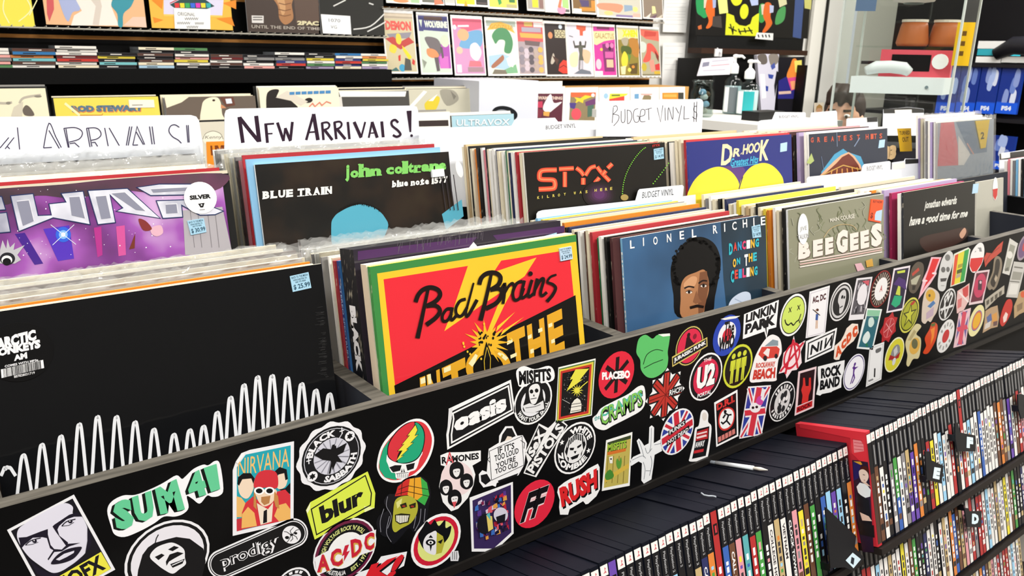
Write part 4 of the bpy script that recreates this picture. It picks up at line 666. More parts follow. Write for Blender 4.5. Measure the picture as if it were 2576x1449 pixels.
def stack(al, n, depth, cols, where, jx=.004, jz=.004, rise=0.0, sl=0.0, th=.0036, x_off=0, seed=1, tall=None, w=.315):
    R = random.Random(seed)
    for i in range(1, n+1):
        cw = cols[(i-1) % len(cols)]; C = PAL[cw]; d = al.th+depth*(i-.5)/n
        if i == 1: d = al.th+.0008
        TL = al.TL-NL*d+UX*(R.uniform(-jx, jx)+x_off)+WL*(R.uniform(-jz, jz)+rise*i/n+((tall or {}).get(i, 0)))
        lab = f'{cw} record album, {ORD[i]} behind the {where}' if i > 1 else f'{cw} record album directly behind the {where}'
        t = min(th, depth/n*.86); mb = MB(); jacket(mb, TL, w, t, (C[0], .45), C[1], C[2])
        hs = R.random() < sl and i > 2
        if hs:
            r = empty('record_album', TL-WL*.315+UX*w/2, lab, 'record album', 'record albums filed in the bin'); mb.build('jacket', r); plastic(r, TL, w, t, up=R.uniform(.006, .014), seed=seed*50+i)
        else: mb.build('record_album', None, lab, 'record album', 'record albums filed in the bin')
CB = ['cream', 'white', 'cream', 'tan', 'cream', 'black', 'cream', 'white', 'yellow', 'cream', 'brown', 'white', 'cream', 'grey', 'cream', 'orange', 'cream', 'white', 'teal', 'cream']
# ---- black wave cover, front left
A = Album(.085, 'Z5', tr=(2170, 277), w=.34, col='#0d0e10', edge='#cfc8b8', spine='#1a1a1a', label='black record album with white wave line and round sticker, front left', kind='shrink', rough=.35)
a = A.a; 
pk = [(40, 1640, 1560), (150, 1560, 1690), (275, 1490, 1690), (403, 1435, 1690), (527, 1355, 1680), (650, 1305, 1650), (778, 1305, 1640), (903, 1340, 1620), (1030, 1388, 1600), (1165, 1422, 1580), (1273, 1392, 1560), (1365, 1368, 1560), (1457, 1275, 1540), (1548, 1175, 1520), (1638, 1092, 1500), (1730, 1038, 1480), (1828, 1030, 1460), (1930, 1045, 1440), (2027, 1083, 1400), (2122, 1125, 1370), (2215, 1150, 1340)]
for x, y, yb in pk:
    h = (yb-y+150)*1.0
    a.line('#eef0f3', [(x-34, y+h), (x-20, y+h*.55), (x-10, y+h*.22), (x-2, y+22), (x+8, y+10), (x+18, y+14), (x+30, y+h*.22), (x+48, y+h*.6), (x+66, y+h)], 23, sm=1)
R = random.Random(9); a.k += 2e-5; a.step = 0
for i in range(60): y = R.uniform(560, 1040); x = 2185+(y-500)*.06+R.uniform(-14, 0); a.line('#3c3c3c', [(x-R.uniform(15, 60), y+6), (x, y)], 2)
A.done()
A.price('Z5', ((1955, 362), (2080, 334), (2100, 440), (1975, 468)), '$ 25.99')
b = A.tagart('Z5').loc(130, 872, 360, 868); b.base('#060607', [(math.cos(i*.2244), math.sin(i*.2244)) for i in range(28)], th=b.k); b.crop('Z5')
b.text('#f2f2f4', 'ARCTIC', (-30, 785), (238, 718), (246, 790), (-26, 870), .07); b.text('#f2f2f4', 'MONKEYS', (-70, 862), (270, 785), (274, 845), (-68, 915), .07); b.text('#f2f2f4', 'AM', (90, 895), (180, 872), (184, 915), (94, 934), .06); b.text('#f2f2f4', 'COMES WITH MP3s', (30, 962), (255, 918), (257, 932), (32, 978), .03)
b.poly('#f6f6f6', [(5, 990), (290, 925), (297, 980), (10, 1048)]); R = random.Random(2); u = .05
while u < .94:
    g = R.choice((.008, .012, .02)); p = lambda u, v: (5+285*u+6*v, 990-65*u+57*v); b.poly('#0a0a0a', [p(u, 0), p(u+g, 0), p(u+g, 1), p(u, 1)]); u += g+R.choice((.008, .014, .02))
b.text('#e8e8e8', '887828031719', (92, 1030), (232, 1002), (234, 1018), (94, 1048), .02); b.build('hype_sticker', A.root, 'round black sticker with white lettering and bar code')
stack(A, 13, .14, ['cream', 'orange', 'white', 'cream', 'cream', 'maroon', 'cream', 'white', 'cream', 'tan', 'cream', 'white', 'cream'], 'black wave cover album', seed=3, sl=.45, rise=.006, tall={3: .002, 4: .004, 5: .006, 6: .01, 7: .006, 9: .008, 11: .01}, w=.33, x_off=.004)
# ---- red yellow green cover
A = Album(.047, 'Z6', tl=(522, 497), col='#3f8a46', edge='#d8c43c', spine='#3f8a46', th=.006, label='red, yellow and green record album with script title and yellow bolt', kind='shrink', rough=.3)
a = A.a; YL = '#f2c634'; RD = '#e8303c'
a.poly(YL, [(575, 545), (2025, 313), (2130, 1520), (700, 1790)]); a.poly(RD, [(622, 587), (1975, 372), (2085, 1480), (745, 1720)])
a.poly(YL, [(1240, 480), (1490, 435), (1425, 535), (1737, 428), (1650, 565), (1480, 680), (1330, 780), (1065, 965), (1135, 790)]); a.poly(YL, [(1500, 670), (1590, 620), (1510, 760), (1398, 995), (1372, 985), (1445, 800)])
a.poly('#141210', [(700, 1362), (2021, 702), (2090, 1490), (745, 1725)])
for t, q in (('I', ((885, 1305), (925, 1290), (945, 1560), (900, 1575))), ('N', ((935, 1285), (1030, 1240), (1050, 1540), (955, 1570))), ('T', ((1045, 1235), (1215, 1155), (1240, 1460), (1090, 1530))), ('T', ((1518, 985), (1648, 925), (1672, 1240), (1560, 1290))), ('H', ((1665, 925), (1790, 865), (1815, 1180), (1690, 1240))), ('E', ((1812, 850), (1922, 798), (1945, 1110), (1835, 1165)))):
    a.text('#e4a82c', t, *q, b=.05)
for p in ([(890, 1312), (925, 1298), (928, 1340), (893, 1352)], [(940, 1285), (965, 1275), (972, 1345), (948, 1352)], [(1520, 1040), (1560, 1020), (1562, 1045), (1522, 1066)], [(1672, 1000), (1700, 985), (1702, 1012), (1674, 1026)], [(1748, 950), (1778, 938), (1780, 965), (1750, 978)], [(1822, 915), (1850, 902), (1852, 928), (1824, 940)], [(1060, 1235), (1110, 1212), (1112, 1250), (1062, 1270)], [(1545, 1140), (1590, 1120), (1592, 1145), (1548, 1165)], [(1690, 1100), (1715, 1090), (1717, 1120), (1692, 1130)], [(1842, 1030), (1868, 1018), (1870, 1046), (1844, 1056)]): a.poly('#f4ecb8', p)
a.circ('#e4a82c', 1385, 1230, 165, 150); a.circ('#141210', 1385, 1240, 112, 108); a.poly('#f4ecb8', [(1240, 1200), (1290, 1130), (1320, 1150), (1268, 1225)]); a.poly('#f4ecb8', [(1470, 1110), (1530, 1160), (1510, 1180), (1450, 1130)])
R = random.Random(5); sp = []
for i in range(36): w = math.radians(i*10+R.uniform(-2, 2)); rr = (R.uniform(110, 185) if i % 2 == 0 else 78); sp.append((1375+rr*math.cos(w), 1045+rr*.95*math.sin(w)))
a.poly('#f0b82e', sp); a.poly('#f0c838', [(1490, 960), (1645, 860), (1470, 1000)]); a.poly('#f0c838', [(1450, 930), (1582, 822), (1440, 970)])
for i in range(18): a.circ('#141210', 1375+R.uniform(-60, 60), 1030+R.uniform(-60, 40), R.uniform(4, 9), R.uniform(5, 11), n=10)
a.circ('#141210', 1424, 985, 10, 14, n=12); a.circ('#141210', 1418, 1015, 8, 11, n=12)
for i in range(9): w = R.uniform(0, 6.28); a.circ('#f0c838', 1375+175*math.cos(w), 1040+130*math.sin(w), 7, 9, n=10)
a.poly('#141210', [(1368, 1040), (1400, 1120), (1412, 1240), (1395, 1300), (1352, 1300), (1340, 1200), (1350, 1110)]); a.line('#f0c838', [(1372, 1080), (1352, 1180), (1358, 1290)], 4); a.line('#f0c838', [(1375, 1085), (1398, 1160), (1395, 1290)], 4)
BK = '#1c1412'
for q, w in (([(945, 652), (915, 790), (892, 900), (866, 1015)], [22, 34]), ([(852, 752), (872, 700), (910, 660), (965, 645), (1018, 665), (1030, 705), (995, 748), (930, 782)], 32), ([(930, 782), (1000, 778), (1030, 815), (1000, 865), (930, 918)], [26, 34]), ([(1110, 800), (1078, 805), (1048, 850), (1052, 888), (1085, 885), (1115, 835)], 22), ([(1120, 790), (1108, 865), (1122, 880), (1160, 835)], 22), ([(1218, 730), (1175, 745), (1145, 800), (1155, 848), (1190, 850), (1228, 790)], 22), ([(1275, 612), (1238, 750), (1218, 830), (1235, 850), (1300, 735)], [14, 26]), ([(1300, 735), (1262, 800), (1232, 842)], [24, 6]),
             ([(1405, 540), (1380, 660), (1352, 780), (1325, 885)], [22, 34]), ([(1315, 625), (1332, 575), (1375, 542), (1435, 540), (1470, 572), (1455, 625), (1395, 665)], 32), ([(1395, 665), (1460, 655), (1480, 690), (1445, 755), (1362, 800)], [26, 34]), ([(1480, 650), (1502, 622), (1498, 700), (1488, 765)], 22), ([(1492, 700), (1530, 635), (1558, 615), (1568, 642)], 20), ([(1632, 600), (1590, 615), (1560, 680), (1572, 735), (1612, 722), (1640, 650)], 22), ([(1645, 595), (1622, 690), (1632, 722), (1672, 690)], 22), ([(1700, 590), (1672, 690), (1682, 712), (1710, 690)], 22), ([(1738, 580), (1712, 705)], 22), ([(1722, 660), (1762, 590), (1785, 590), (1762, 680), (1775, 705), (1808, 680)], 22), ([(1878, 552), (1835, 568), (1812, 605), (1850, 622), (1872, 650), (1850, 700), (1808, 748)], [14, 26])): a.line(BK, q, w, sm=1)
a.circ(BK, 1688, 545, 17, 17, n=14); A.done()
A.price('Z6', ((1898, 362), (1985, 345), (1995, 438), (1908, 455)), '$ 24.99', '#bcd6ea')
BBfront = A
# thin albums and the box set behind it
def lone(base, d, w, col, edge, spine, th, label, dz=0, dx=0, kind=None, group='record albums filed in the bin'):
    TL = base.TL-NL*d+UX*dx+WL*dz; X = Album(base.y0, 'px', TL=TL, w=w, th=th, col=col, edge=edge, spine=spine, label=label, kind=kind, group=group); return X
X = lone(A, .007, .315, '#f0e6ce', '#f4ecd8', '#dccab0', .014, 'cream record album with thick stained spine behind the red, yellow and green album', .002, -.001); X.done()
X = lone(A, .022, .315, '#86a878', '#b8c8a0', '#8aa87c', .006, 'pale green record album with lettered spine, between the cream album and the black box set', .0, -.003)
X = lone(A, .030, .318, '#2a2430', '#2c2a2e', '#17181d', .036, 'thick black box set with white lettered spine, second front slot', .019, -.004, 'shrink')
sa = Art(X.TL-NL*.036, NL, WL, k=.0002); sa.raw()
def vtext(a, col, t, x0, x1, z0, z1, b=.05): a.text(col, t, (x1, z1), (x1, z0), (x0, z0), (x0, z1), b)
vtext(sa, '#f2f2f4', 'BLACK', .010, .026, -.150, -.068, .08); vtext(sa, '#f2f2f4', 'SABBATH', .010, .028, -.290, -.158, .08)
sa.build('spine_lettering', X.root, 'white spine lettering')
X.a.poly('#4a2a58', [(900, 632), (1200, 596), (1180, 622), (1000, 640), (900, 655)]) ; X.a.poly('#4a2a58', [(1240, 592), (1420, 568), (1420, 585), (1250, 604)])
X.a.crop('Z6'); X.a.poly('#f4f4f6', [(1245, 355), (1278, 315), (1308, 350)]); R = random.Random(3)
X.a.step = 0; X.a.k += 2e-5
for i in range(46): x = 720+R.uniform(0, 640); y = 420-(x-380)*.145-R.uniform(20, 70); X.a.line('#5c5660', [(x, y), (x-6, y+R.uniform(25, 70))], 3)
X.a.poly('#a9d4ea', [(1800, 270), (1884, 246), (1886, 268), (1806, 284)])
X.done()
BOX = X
X = lone(A, .068, .315, '#3a6ea8', '#5a8cc0', '#2a3a78', .006, 'blue record album behind the thick black box set', .004, -.006)
sa = Art(X.TL-NL*.006, NL, WL, k=.0002); vtext(sa, '#9ab8dc', 'STEREO SPECTRUM', .001, .005, -.12, -.03, .02); sa.build('spine_lettering', X.root); X.done()
X = lone(A, .075, .315, '#a83a40', '#c05858', '#9a3038', .006, 'red record album behind the blue album in the second front slot', .004, -.008); X.done()
X.th = .006
stack(X, 10, .10, ['cream', 'white', 'grey', 'cream', 'white', 'grey', 'cream', 'white', 'cream', 'white'], 'red album of the second front slot', seed=5, sl=.7, rise=.012, x_off=-.0, jx=.003)
# ---- blue portrait cover
R9 = random.Random(4)
A = Album(.047, 'Z7', tl=(1330, 915), col=cloud(('#2a4664', '#3a6088', '#4a78a4'), 5), edge='#d8d4c8', spine='#7ab4d8', label='blue record album with spaced white letters and a portrait of a curly haired man', w=.318)
a = A.a
a.poly(cloud(('#16242e', '#1e3444', '#284860'), 5), [(2040, 800), (2363, 748), (2380, 1480), (2090, 1500), (2060, 1200)])
a.poly('#0c0a0a', [(1680, 1180), (1690, 1090), (1740, 1010), (1800, 940), (1870, 905), (1940, 915), (2000, 960), (2035, 1040), (2040, 1120), (2020, 1230), (2000, 1330), (1960, 1480), (1730, 1480), (1700, 1320)], 1)
a.step = 0; [a.circ('#0c0a0a', 1858+R9.uniform(.84, .96)*178*math.cos(w/10), 1120-R9.uniform(.88, .98)*205*math.sin(w/10), R9.uniform(9, 20), n=8) for w in range(-9, 40)]; a.step = 2e-5; a.poly('#b07a52', [(1755, 1250), (1790, 1190), (1860, 1160), (1920, 1140), (1950, 1200), (1955, 1290), (1930, 1380), (1900, 1480), (1760, 1480), (1752, 1350)], 1); a.poly('#7a4e34', [(1890, 1160), (1940, 1150), (1955, 1250), (1935, 1370), (1910, 1470), (1880, 1470), (1875, 1300)]); a.poly('#d09a70', [(1775, 1240), (1830, 1190), (1870, 1200), (1850, 1260), (1790, 1280)], 1)
for q, w in (([(1778, 1275), (1810, 1262), (1850, 1268)], 12), ([(1880, 1240), (1910, 1220), (1942, 1222)], 12)): a.line('#241410', q, w, sm=1)
for x, y in ((1812, 1302), (1916, 1256)): a.circ('#e8dcd0', x, y, 22, 11); a.circ('#1c100c', x, y, 10, 11); a.line('#1c100c', [(x-24, y-2), (x, y-13), (x+24, y-4)], 5)
a.poly('#8a5a3c', [(1865, 1290), (1885, 1350), (1905, 1372), (1860, 1385), (1840, 1372)]); a.poly('#1c100c', [(1815, 1405), (1870, 1390), (1920, 1400), (1915, 1418), (1870, 1412), (1820, 1425)])
a.poly('#c8d4e6', [(2095, 1400), (2130, 1340), (2200, 1300), (2250, 1310), (2262, 1374), (2300, 1480), (2100, 1480)], 1); a.line('#9aaac4', [(2140, 1350), (2190, 1374)], 6)
for t, x, y in (('L', 1385, 958), ('I', 1478, 940), ('O', 1552, 932), ('N', 1650, 912), ('E', 1742, 892), ('L', 1830, 878), ('R', 1982, 850), ('I', 2062, 838), ('C', 2120, 826), ('H', 2196, 808), ('I', 2272, 797), ('E', 2326, 790)):
    ww = 8 if t == 'I' else 32; a.text('#f2f2f0', t, (x, y-28), (x+ww, y-33), (x+ww+2, y+27), (x+2, y+32), .02)
cols = ['#d8483c', '#38b8c8', '#e8b840', '#f0f0f0', '#e8487a', '#3a9ac8']
def cword(t, x0, y0, x1, y1, h):
    n = len(t)
    for i, ch in enumerate(t):
        u0, u1 = i/n, (i+.85)/n; hh = h*(1.35 if i == 0 else 1); xa, xb = x0+(x1-x0)*u0, x0+(x1-x0)*u1; ya, yb = y0+(y1-y0)*u0, y0+(y1-y0)*u1
        a.text(cols[(i*5+len(t)) % 6], ch, (xa, ya), (xb, yb), (xb, yb+hh), (xa, ya+hh), .05)
cword('DANCING', 2098, 952, 2318, 912, 62); cword('ON', 2125, 1062, 2182, 1052, 48); cword('THE', 2208, 1032, 2302, 1012, 62); cword('CEILING', 2110, 1148, 2306, 1112, 66)
A.done(); A.price('Z7', ((2260, 830), (2320, 815), (2328, 905), (2268, 912)), '$ 14.99')
sa = Art(A.TL-NL*.004, NL, WL, k=.0002); vtext(sa, '#f2f6f8', 'LIONEL RICHIE  DANCING', .0008, .0034, -.30, -.02, .03); sa.build('spine_lettering', A.root)
stack(A, 21, .182, ['maroon', 'black', 'white', 'green', 'red', 'cream', 'brown', 'white', 'black', 'cream', 'navy', 'black', 'orange', 'black', 'teal', 'cream', 'grey', 'yellow', 'cream', 'sky', 'cream'], 'blue portrait album', seed=11, x_off=-.014, rise=.027, jz=.005, th=.0055)
# ---- olive cover
A = Album(.047, 'Z8', tl=(297, 1008), col='#8a8a72', edge='#e8e4da', spine='#e4e6e8', label='olive grey record album with ornate pale lettering and an orange price tag', kind='shrink')
a = A.a; R = random.Random(12)
for i in range(46): x = R.uniform(310, 1180); y = 1000-(x-297)*.14+R.uniform(20, 440); a.line(R.choice(('#747a58', '#9c9c88', '#6e7450')), [(x, y), (x+R.uniform(-30, 30), y+R.uniform(20, 50)), (x+R.uniform(-40, 40), y+R.uniform(50, 90))], 7, sm=1)
a.text('#d8d4c4', 'MAIN COURSE', (675, 1085), (900, 1040), (902, 1082), (678, 1118), .03); a.line('#c0a878', [(620, 1260), (680, 1180), (780, 1140), (880, 1150), (920, 1190)], 6, sm=1)
for c, o in (('#6a5a4c', 8), ('#f0e4da', 0)):
    for t, q in (('B', ((390, 1305), (490, 1285), (500, 1440), (385, 1460))), ('E', ((520, 1285), (610, 1268), (610, 1420), (520, 1440))), ('E', ((630, 1265), (705, 1252), (705, 1400), (632, 1420))), ('G', ((730, 1200), (840, 1180), (835, 1390), (735, 1410))), ('E', ((855, 1225), (935, 1208), (935, 1365), (858, 1385))), ('E', ((950, 1205), (1030, 1185), (1032, 1345), (955, 1365))), ('S', ((1045, 1140), (1150, 1120), (1150, 1330), (1050, 1350)))): a.text(c, t, *[(x+o, y+o) for x, y in q], b=.07)
for k, c in enumerate(('#f0d8d0', '#e0b8b0', '#f0e4da')): a.line(c, [(400, 1480+k*24), (760, 1420+k*22), (1150, 1350+k*20)], 11)
a.poly('#e8b8c0', [(900, 1500), (960, 1490), (1000, 1560), (930, 1580)]); a.poly('#d8a850', [(1000, 1470), (1060, 1450), (1070, 1520), (1010, 1530)])
A.done(); b = A.tagart('Z8').loc(428, 1182, 428, 1040); b.circ('#f4f4f2', r=.58, ry=1); b.crop('Z8'); b.text('#9a9a9c', 'JIVE', (398, 1165), (460, 1150), (460, 1200), (398, 1212), .02); b.text('#9a9a9c', 'TALKIN', (375, 1238), (480, 1218), (480, 1262), (378, 1280), .02); b.build('hype_sticker', A.root, 'white oval sticker')
b = A.tagart('Z8'); b.base('#e8582c', [(1052, 908), (1162, 918), (1132, 1125), (1028, 1105)], th=b.k); b.text('#7a2010', 'BUY NOW', (1068, 918), (1150, 926), (1146, 950), (1064, 942), .03); b.text('#7a2010', '$', (1045, 1030), (1068, 1034), (1060, 1092), (1036, 1088), .03); b.poly('#b8d4e8', [(1095, 1020), (1148, 1005), (1140, 1110), (1080, 1100), (1082, 1050)]); b.build('price_sticker', A.root, 'orange price sticker')
stack(A, 20, .182, ['black', 'cream', 'white', 'orange', 'yellow', 'cream', 'black', 'cream', 'tan', 'cream', 'yellow', 'white', 'cream', 'navy', 'cream', 'black', 'cream', 'white', 'grey', 'cream'], 'olive grey album', seed=21, rise=.024, jz=.005, th=.0055)
# ---- black script cover
A = Album(.047, 'Z8', tl=(1350, 850), col='#15130f', edge='#c8bca4', spine='#2a2e36', label='black record album with two lines of white script, front right')
a = A.a; a.text('#dcdcd4', 'jonathan edwards', (1540, 930), (1838, 880), (1836, 975), (1538, 1020), .03, .35); a.text('#e4e4dc', 'have a good time for me', (1405, 1070), (1940, 1000), (1930, 1090), (1400, 1180), .03, .4); a.poly('#3c2620', [(1500, 1270), (1750, 1200), (1920, 1170), (1900, 1280), (1600, 1400)], 1); a.poly('#c89a80', [(1860, 1230), (1905, 1170), (1922, 1210), (1885, 1268)], 1); A.done()
b = A.tagart('Z8'); b.base('#b4d4ea', [(1985, 772), (2035, 765), (2025, 852), (1974, 860)], th=b.k); b.build('price_sticker', A.root, 'pale blue price sticker')
stack(A, 13, .18, ['white', 'magenta', 'lavender', 'cream', 'orange', 'cream', 'white', 'cream', 'black', 'cream', 'grey', 'cream', 'white'], 'black script album', seed=31, rise=.014, th=.0055)
X = Album(.16, 'Z8', tr=(2262, 712), w=.155, col='#b4b2a4', edge='#d8d4c8', spine='#c8c6ba', label='beige grey record sleeve with red and white oval sticker, right of the black script album', kind='shrink'); X.done()
b = X.tagart('Z8').loc(2185, 815, 2185, 710); b.circ('#f0f0ee', r=.5, ry=1); b.poly('#c83a34', [(-.5, .0), (.5, .0), (.4, -.6), (0, -1), (-.4, -.6)]); b.build('hype_sticker', X.root, 'red and white oval sticker')
A = Album(.2, 'px', TL=onP(2604, 398, V((0, .2, 0)), NL), col='#7a96b4', edge='#c8d4dc', spine='#9cc4e4', label='blue record album at the right edge of the photo, front row'); A.done()
stack(A, 10, .075, ['sky', 'white', 'sky', 'black', 'white', 'sky', 'grey', 'white', 'pink', 'white', 'grey', 'sky', 'white', 'grey'], 'blue album at the right edge of the front row', seed=33, th=.006)
# ================================ back tier
A = Album(.30, 'Z4', tr=(1792, 598), col=cloud(('#4a3440', '#7a3c86', '#a85cb8', '#d9b0e0', '#f0dcf0'), 9), edge='#2a2624', spine='#2a2420', label='purple space themed record album with chrome lettering and round white sticker', kind='shrink', rough=.3)
a = A.a; a.poly(cloud(('#3c3038', '#4c3a46', '#6a4058', '#5a4a50'), 9), [(-100, 740), (500, 690), (1000, 640), (1792, 598), (1812, 700), (1640, 760), (1300, 770), (1000, 740), (600, 800), (300, 780), (0, 860)], 1)
for c, q in (('#b83a90', [(760, 1040), (820, 1030), (830, 1260), (790, 1280)]), ('#d85aa0', [(940, 1030), (1010, 1020), (1020, 1260), (960, 1270)]), ('#4a2a90', [(120, 1090), (200, 1080), (350, 1330), (280, 1340)]), ('#5a3ac0', [(350, 1050), (560, 1020), (600, 1290), (470, 1310)]), ('#b8b4b8', [(1480, 900), (1800, 870), (1885, 1260), (1500, 1260)])): a.poly(c, q, 1 if len(q) > 4 else 0)
for x in (1540, 1600, 1680, 1740): a.line('#8a868a', [(x, 900), (x+35, 1200)], 6)
R = random.Random(8)
a.step = 0
for i in range(70): a.circ('#f4f0fa', R.uniform(60, 1450), R.uniform(720, 1280), R.choice((3, 4, 6)), n=6)
a.step = 2e-5; a.k += 2e-5; a.circ('#3a6ae0', 512, 1095, 62, n=20); a.circ('#8ac0f8', 512, 1095, 36, n=16); a.circ('#fff', 512, 1095, 18, n=12)
for q in ([(410, 1015), (615, 1175)], [(600, 1015), (425, 1180)]): a.line('#e8f0fc', q, 5)
a.poly('#7a3a2a', [(1045, 1215), (1095, 1085), (1090, 1205)]); a.poly('#e8b8c8', [(1225, 1040), (1300, 1020), (1320, 1080), (1270, 1110), (1225, 1085)], 1); a.poly('#8a3a38', [(1120, 970), (1180, 985), (1230, 1050), (1160, 1060)], 1)
a.poly('#c4c4c8', [(20, 1140), (50, 1210), (60, 1130), (80, 1200), (120, 1160), (110, 1220), (200, 1180), (140, 1260), (170, 1300), (120, 1330), (0, 1330), (0, 1220)]); a.circ('#2a2a30', 60, 1290, 62, 50); a.circ('#f0f0f0', 55, 1300, 44, 36); a.circ('#141418', 55, 1315, 34, 30)
CH, ED = cloud(('#a4a6b8', '#e8eaf4', '#c2c4d2'), 16), '#2c3a66'
let = [[(90, 785), (265, 768), (305, 945), (420, 940), (400, 850), (540, 835), (500, 765), (670, 748), (725, 1010), (430, 955), (155, 1065)], [(715, 742), (1030, 725), (1290, 960), (950, 905), (1000, 880), (885, 765), (930, 995), (795, 1010)], [(1115, 715), (1290, 690), (1600, 690), (1640, 760), (1500, 770), (1220, 775)], [(1270, 825), (1560, 815), (1800, 905), (1740, 930), (1620, 935), (1465, 850), (1475, 950), (1320, 960)], [(-140, 800), (10, 790), (40, 890), (-40, 895), (-40, 930), (50, 920), (80, 1070), (-140, 1090)]]
for q in let: a.line(ED, q, 16, cl=1); a.poly(CH, q)
for q in ([(135, 825), (235, 815), (275, 985), (185, 1025)], [(560, 790), (645, 785), (690, 965), (580, 940)], [(775, 785), (860, 778), (900, 960), (820, 970)], [(900, 760), (1010, 750), (1180, 905), (1100, 895)], [(1340, 850), (1430, 845), (1440, 920), (1345, 925)], [(1220, 725), (1560, 708), (1570, 735), (1240, 755)]): a.poly('#9294a6', q); a.line('#eeeef4', q[:3], 6)
A.done()
b = A.tagart('Z4').loc(1622, 798, 1753, 790); b.circ('#f6f6f6'); b.box_text('#1a1a1a', 'SILVER', -.66, -.08, .64, .2, .06); b.poly('#1a1a1a', [(-.2, -.35), (.2, -.33), (.08, -.6), (-.08, -.6)]); b.circ('#f6f6f6', 0, -.44, .05); b.line('#1a1a1a', [(-.16, -.74), (.16, -.74)], .03); b.build('hype_sticker', A.root, 'round white sticker lettered in black')
A.price('Z4', ((1515, 985), (1648, 962), (1670, 1075), (1545, 1100)), '$ 30.99')
stack(A, 13, .15, ['black', 'cream', 'orange', 'red', 'white', 'brown', 'cream', 'white', 'tan', 'cream', 'white', 'cream', 'black'], 'purple space themed album', seed=41, sl=.4, rise=.02, x_off=.012, tall={13: .014})
A = Album(.33, 'A8', tl=(325, 300), col=cloud(('#0e0d0c', '#16130f', '#2a1e14', '#33281a'), 11), edge='#e4ded0', spine='#f0eee8', label='black record album with green lower case name and a pale blue shape', kind='shrink', rough=.3, w=.318)
a = A.a; a.poly('#5ab0c8', [(1100, 920), (1135, 820), (1200, 770), (1290, 725), (1390, 700), (1480, 715), (1560, 750), (1640, 830), (1670, 950), (1500, 1200), (1150, 1200)], 1); a.poly('#5ab0c8', [(2220, 800), (2420, 650), (2440, 820), (2260, 960)])
R = random.Random(6)
for i in range(30): x = 1180+i*14; y = 770-70*math.sin((i+1)/31*3.14); a.line('#14130f', [(x, y-16), (x+R.uniform(-8, 8), y+R.uniform(0, 14))], 6)
G_ = '#84d069'
for t, x0, x1, y0, y1, asc, desc in (('j', 1238, 1282, 365, 432, 305, 472), ('o', 1290, 1375, 355, 432, 0, 0), ('h', 1375, 1495, 290, 422, 0, 0), ('n', 1492, 1602, 335, 410, 0, 0), ('c', 1652, 1732, 322, 398, 0, 0), ('o', 1737, 1820, 315, 392, 0, 0), ('l', 1816, 1876, 262, 388, 0, 0), ('t', 1872, 1932, 280, 380, 0, 0), ('r', 1935, 2012, 300, 376, 0, 0), ('a', 2008, 2095, 292, 368, 0, 0), ('n', 2090, 2190, 285, 362, 0, 0), ('e', 2182, 2260, 278, 354, 0, 0)):
    if t == 'j': y0, y1 = 300, 472
    a.text(G_, t, (x0, y0+4), (x1, y0-2), (x1, y1-2), (x0, y1+4), .06)
    if t in 'hnrl': a.line(G_, [(x0-6, y1+1), (x0+(x1-x0)*(.48 if t in 'hn' else .9), y1-5)], 13)
    if t in 'hn': a.line(G_, [(x1-(x1-x0)*.42, y1-3), (x1+8, y1-8)], 13)
    if t in 'hl': a.line(G_, [(x0-6, y0+9), (x0+18, y0+5)], 13)
def slabtext(t, x0, y0, x1, y1, h, gap=.12):
    n = len(t); wds = [.5 if c in 'I1l' else .45 if c == ' ' else 1 for c in t]; tot = sum(wds); u = 0
    for c, w in zip(t, wds):
        ua, ub = u/tot, (u+w*(1-gap))/tot; u += w
        if c == ' ': continue
        xa, xb = x0+(x1-x0)*ua, x0+(x1-x0)*ub; ya, yb = y0+(y1-y0)*ua, y0+(y1-y0)*ub; lo = c in 'uneot'; f = .28*h if c in 'uneo' else 0
        a.text('#f2f2ee', c, (xa, ya+f), (xb, yb+f), (xb, yb+h), (xa, ya+h), .06)
        if c in 'BLERTAINblunt1':
            a.line('#f2f2ee', [(xa-4, ya+h-2), (xa+(xb-xa)*(.5 if c not in 'TI1l' else 1), yb+h-2)], 9)
        if c in 'BLERIN': a.line('#f2f2ee', [(xa-4, ya+5), (xa+(xb-xa)*.5, ya+3)], 9)
slabtext('BLUE TRAIN', 402, 570, 1112, 515, 78); slabtext('blue note 1577', 1712, 462, 2278, 415, 66)
a.circ('#f2f2f0', 2390, 345, 34, 85, rot=-14)  # white oval: reflection on the clear sleeve, painted onto the cover
for x in (2205, 2250, 2290, 2330): a.line('#3a3438', [(x, 400), (x+50, 760)], 9)
A.done(); b = A.tagart('A8', .002); b.base('#eef2f6', [(2105, 352), (2225, 340), (2235, 415), (2112, 428)], th=b.k); b.build('price_sticker', A.root, 'white price sticker')
stack(A, 10, .15, ['sky', 'red', 'pink', 'black', 'cream', 'white', 'cream', 'white', 'grey', 'white'], 'black album with the green name', seed=43, sl=.4, rise=.026, x_off=-.006, tall={1: .004, 2: .008})
A = Album(.25, 'Z7', tl=(622, 298), col='#16130f', edge='#e8e2d4', spine='#f0ece2', label='black record album with red tube lettering and dotted green arcs', w=.33)
a = A.a
for q, w in (([(860, 422), (775, 424), (742, 436), (735, 470), (748, 490), (830, 494), (846, 512), (846, 540), (828, 556), (730, 562)], 31), ([(876, 416), (982, 410)], 28), ([(918, 436), (918, 545)], 27), ([(1000, 408), (1030, 430), (1055, 462)], 27), ([(1050, 480), (1050, 528)], 29), ([(1065, 462), (1100, 410), (1140, 396)], 26), ([(1150, 400), (1180, 440), (1240, 502)], 26), ([(1258, 378), (1225, 410)], 28), ([(1212, 428), (1190, 455)], 28), ([(1165, 478), (1132, 516)], 26)):
    a.line('#8a2018', q, w+7, sm=1 if len(q) > 2 else 0); a.line('#ee5638', q, w, sm=1 if len(q) > 2 else 0); a.line('#f88a60', q, w*.3, sm=1 if len(q) > 2 else 0)
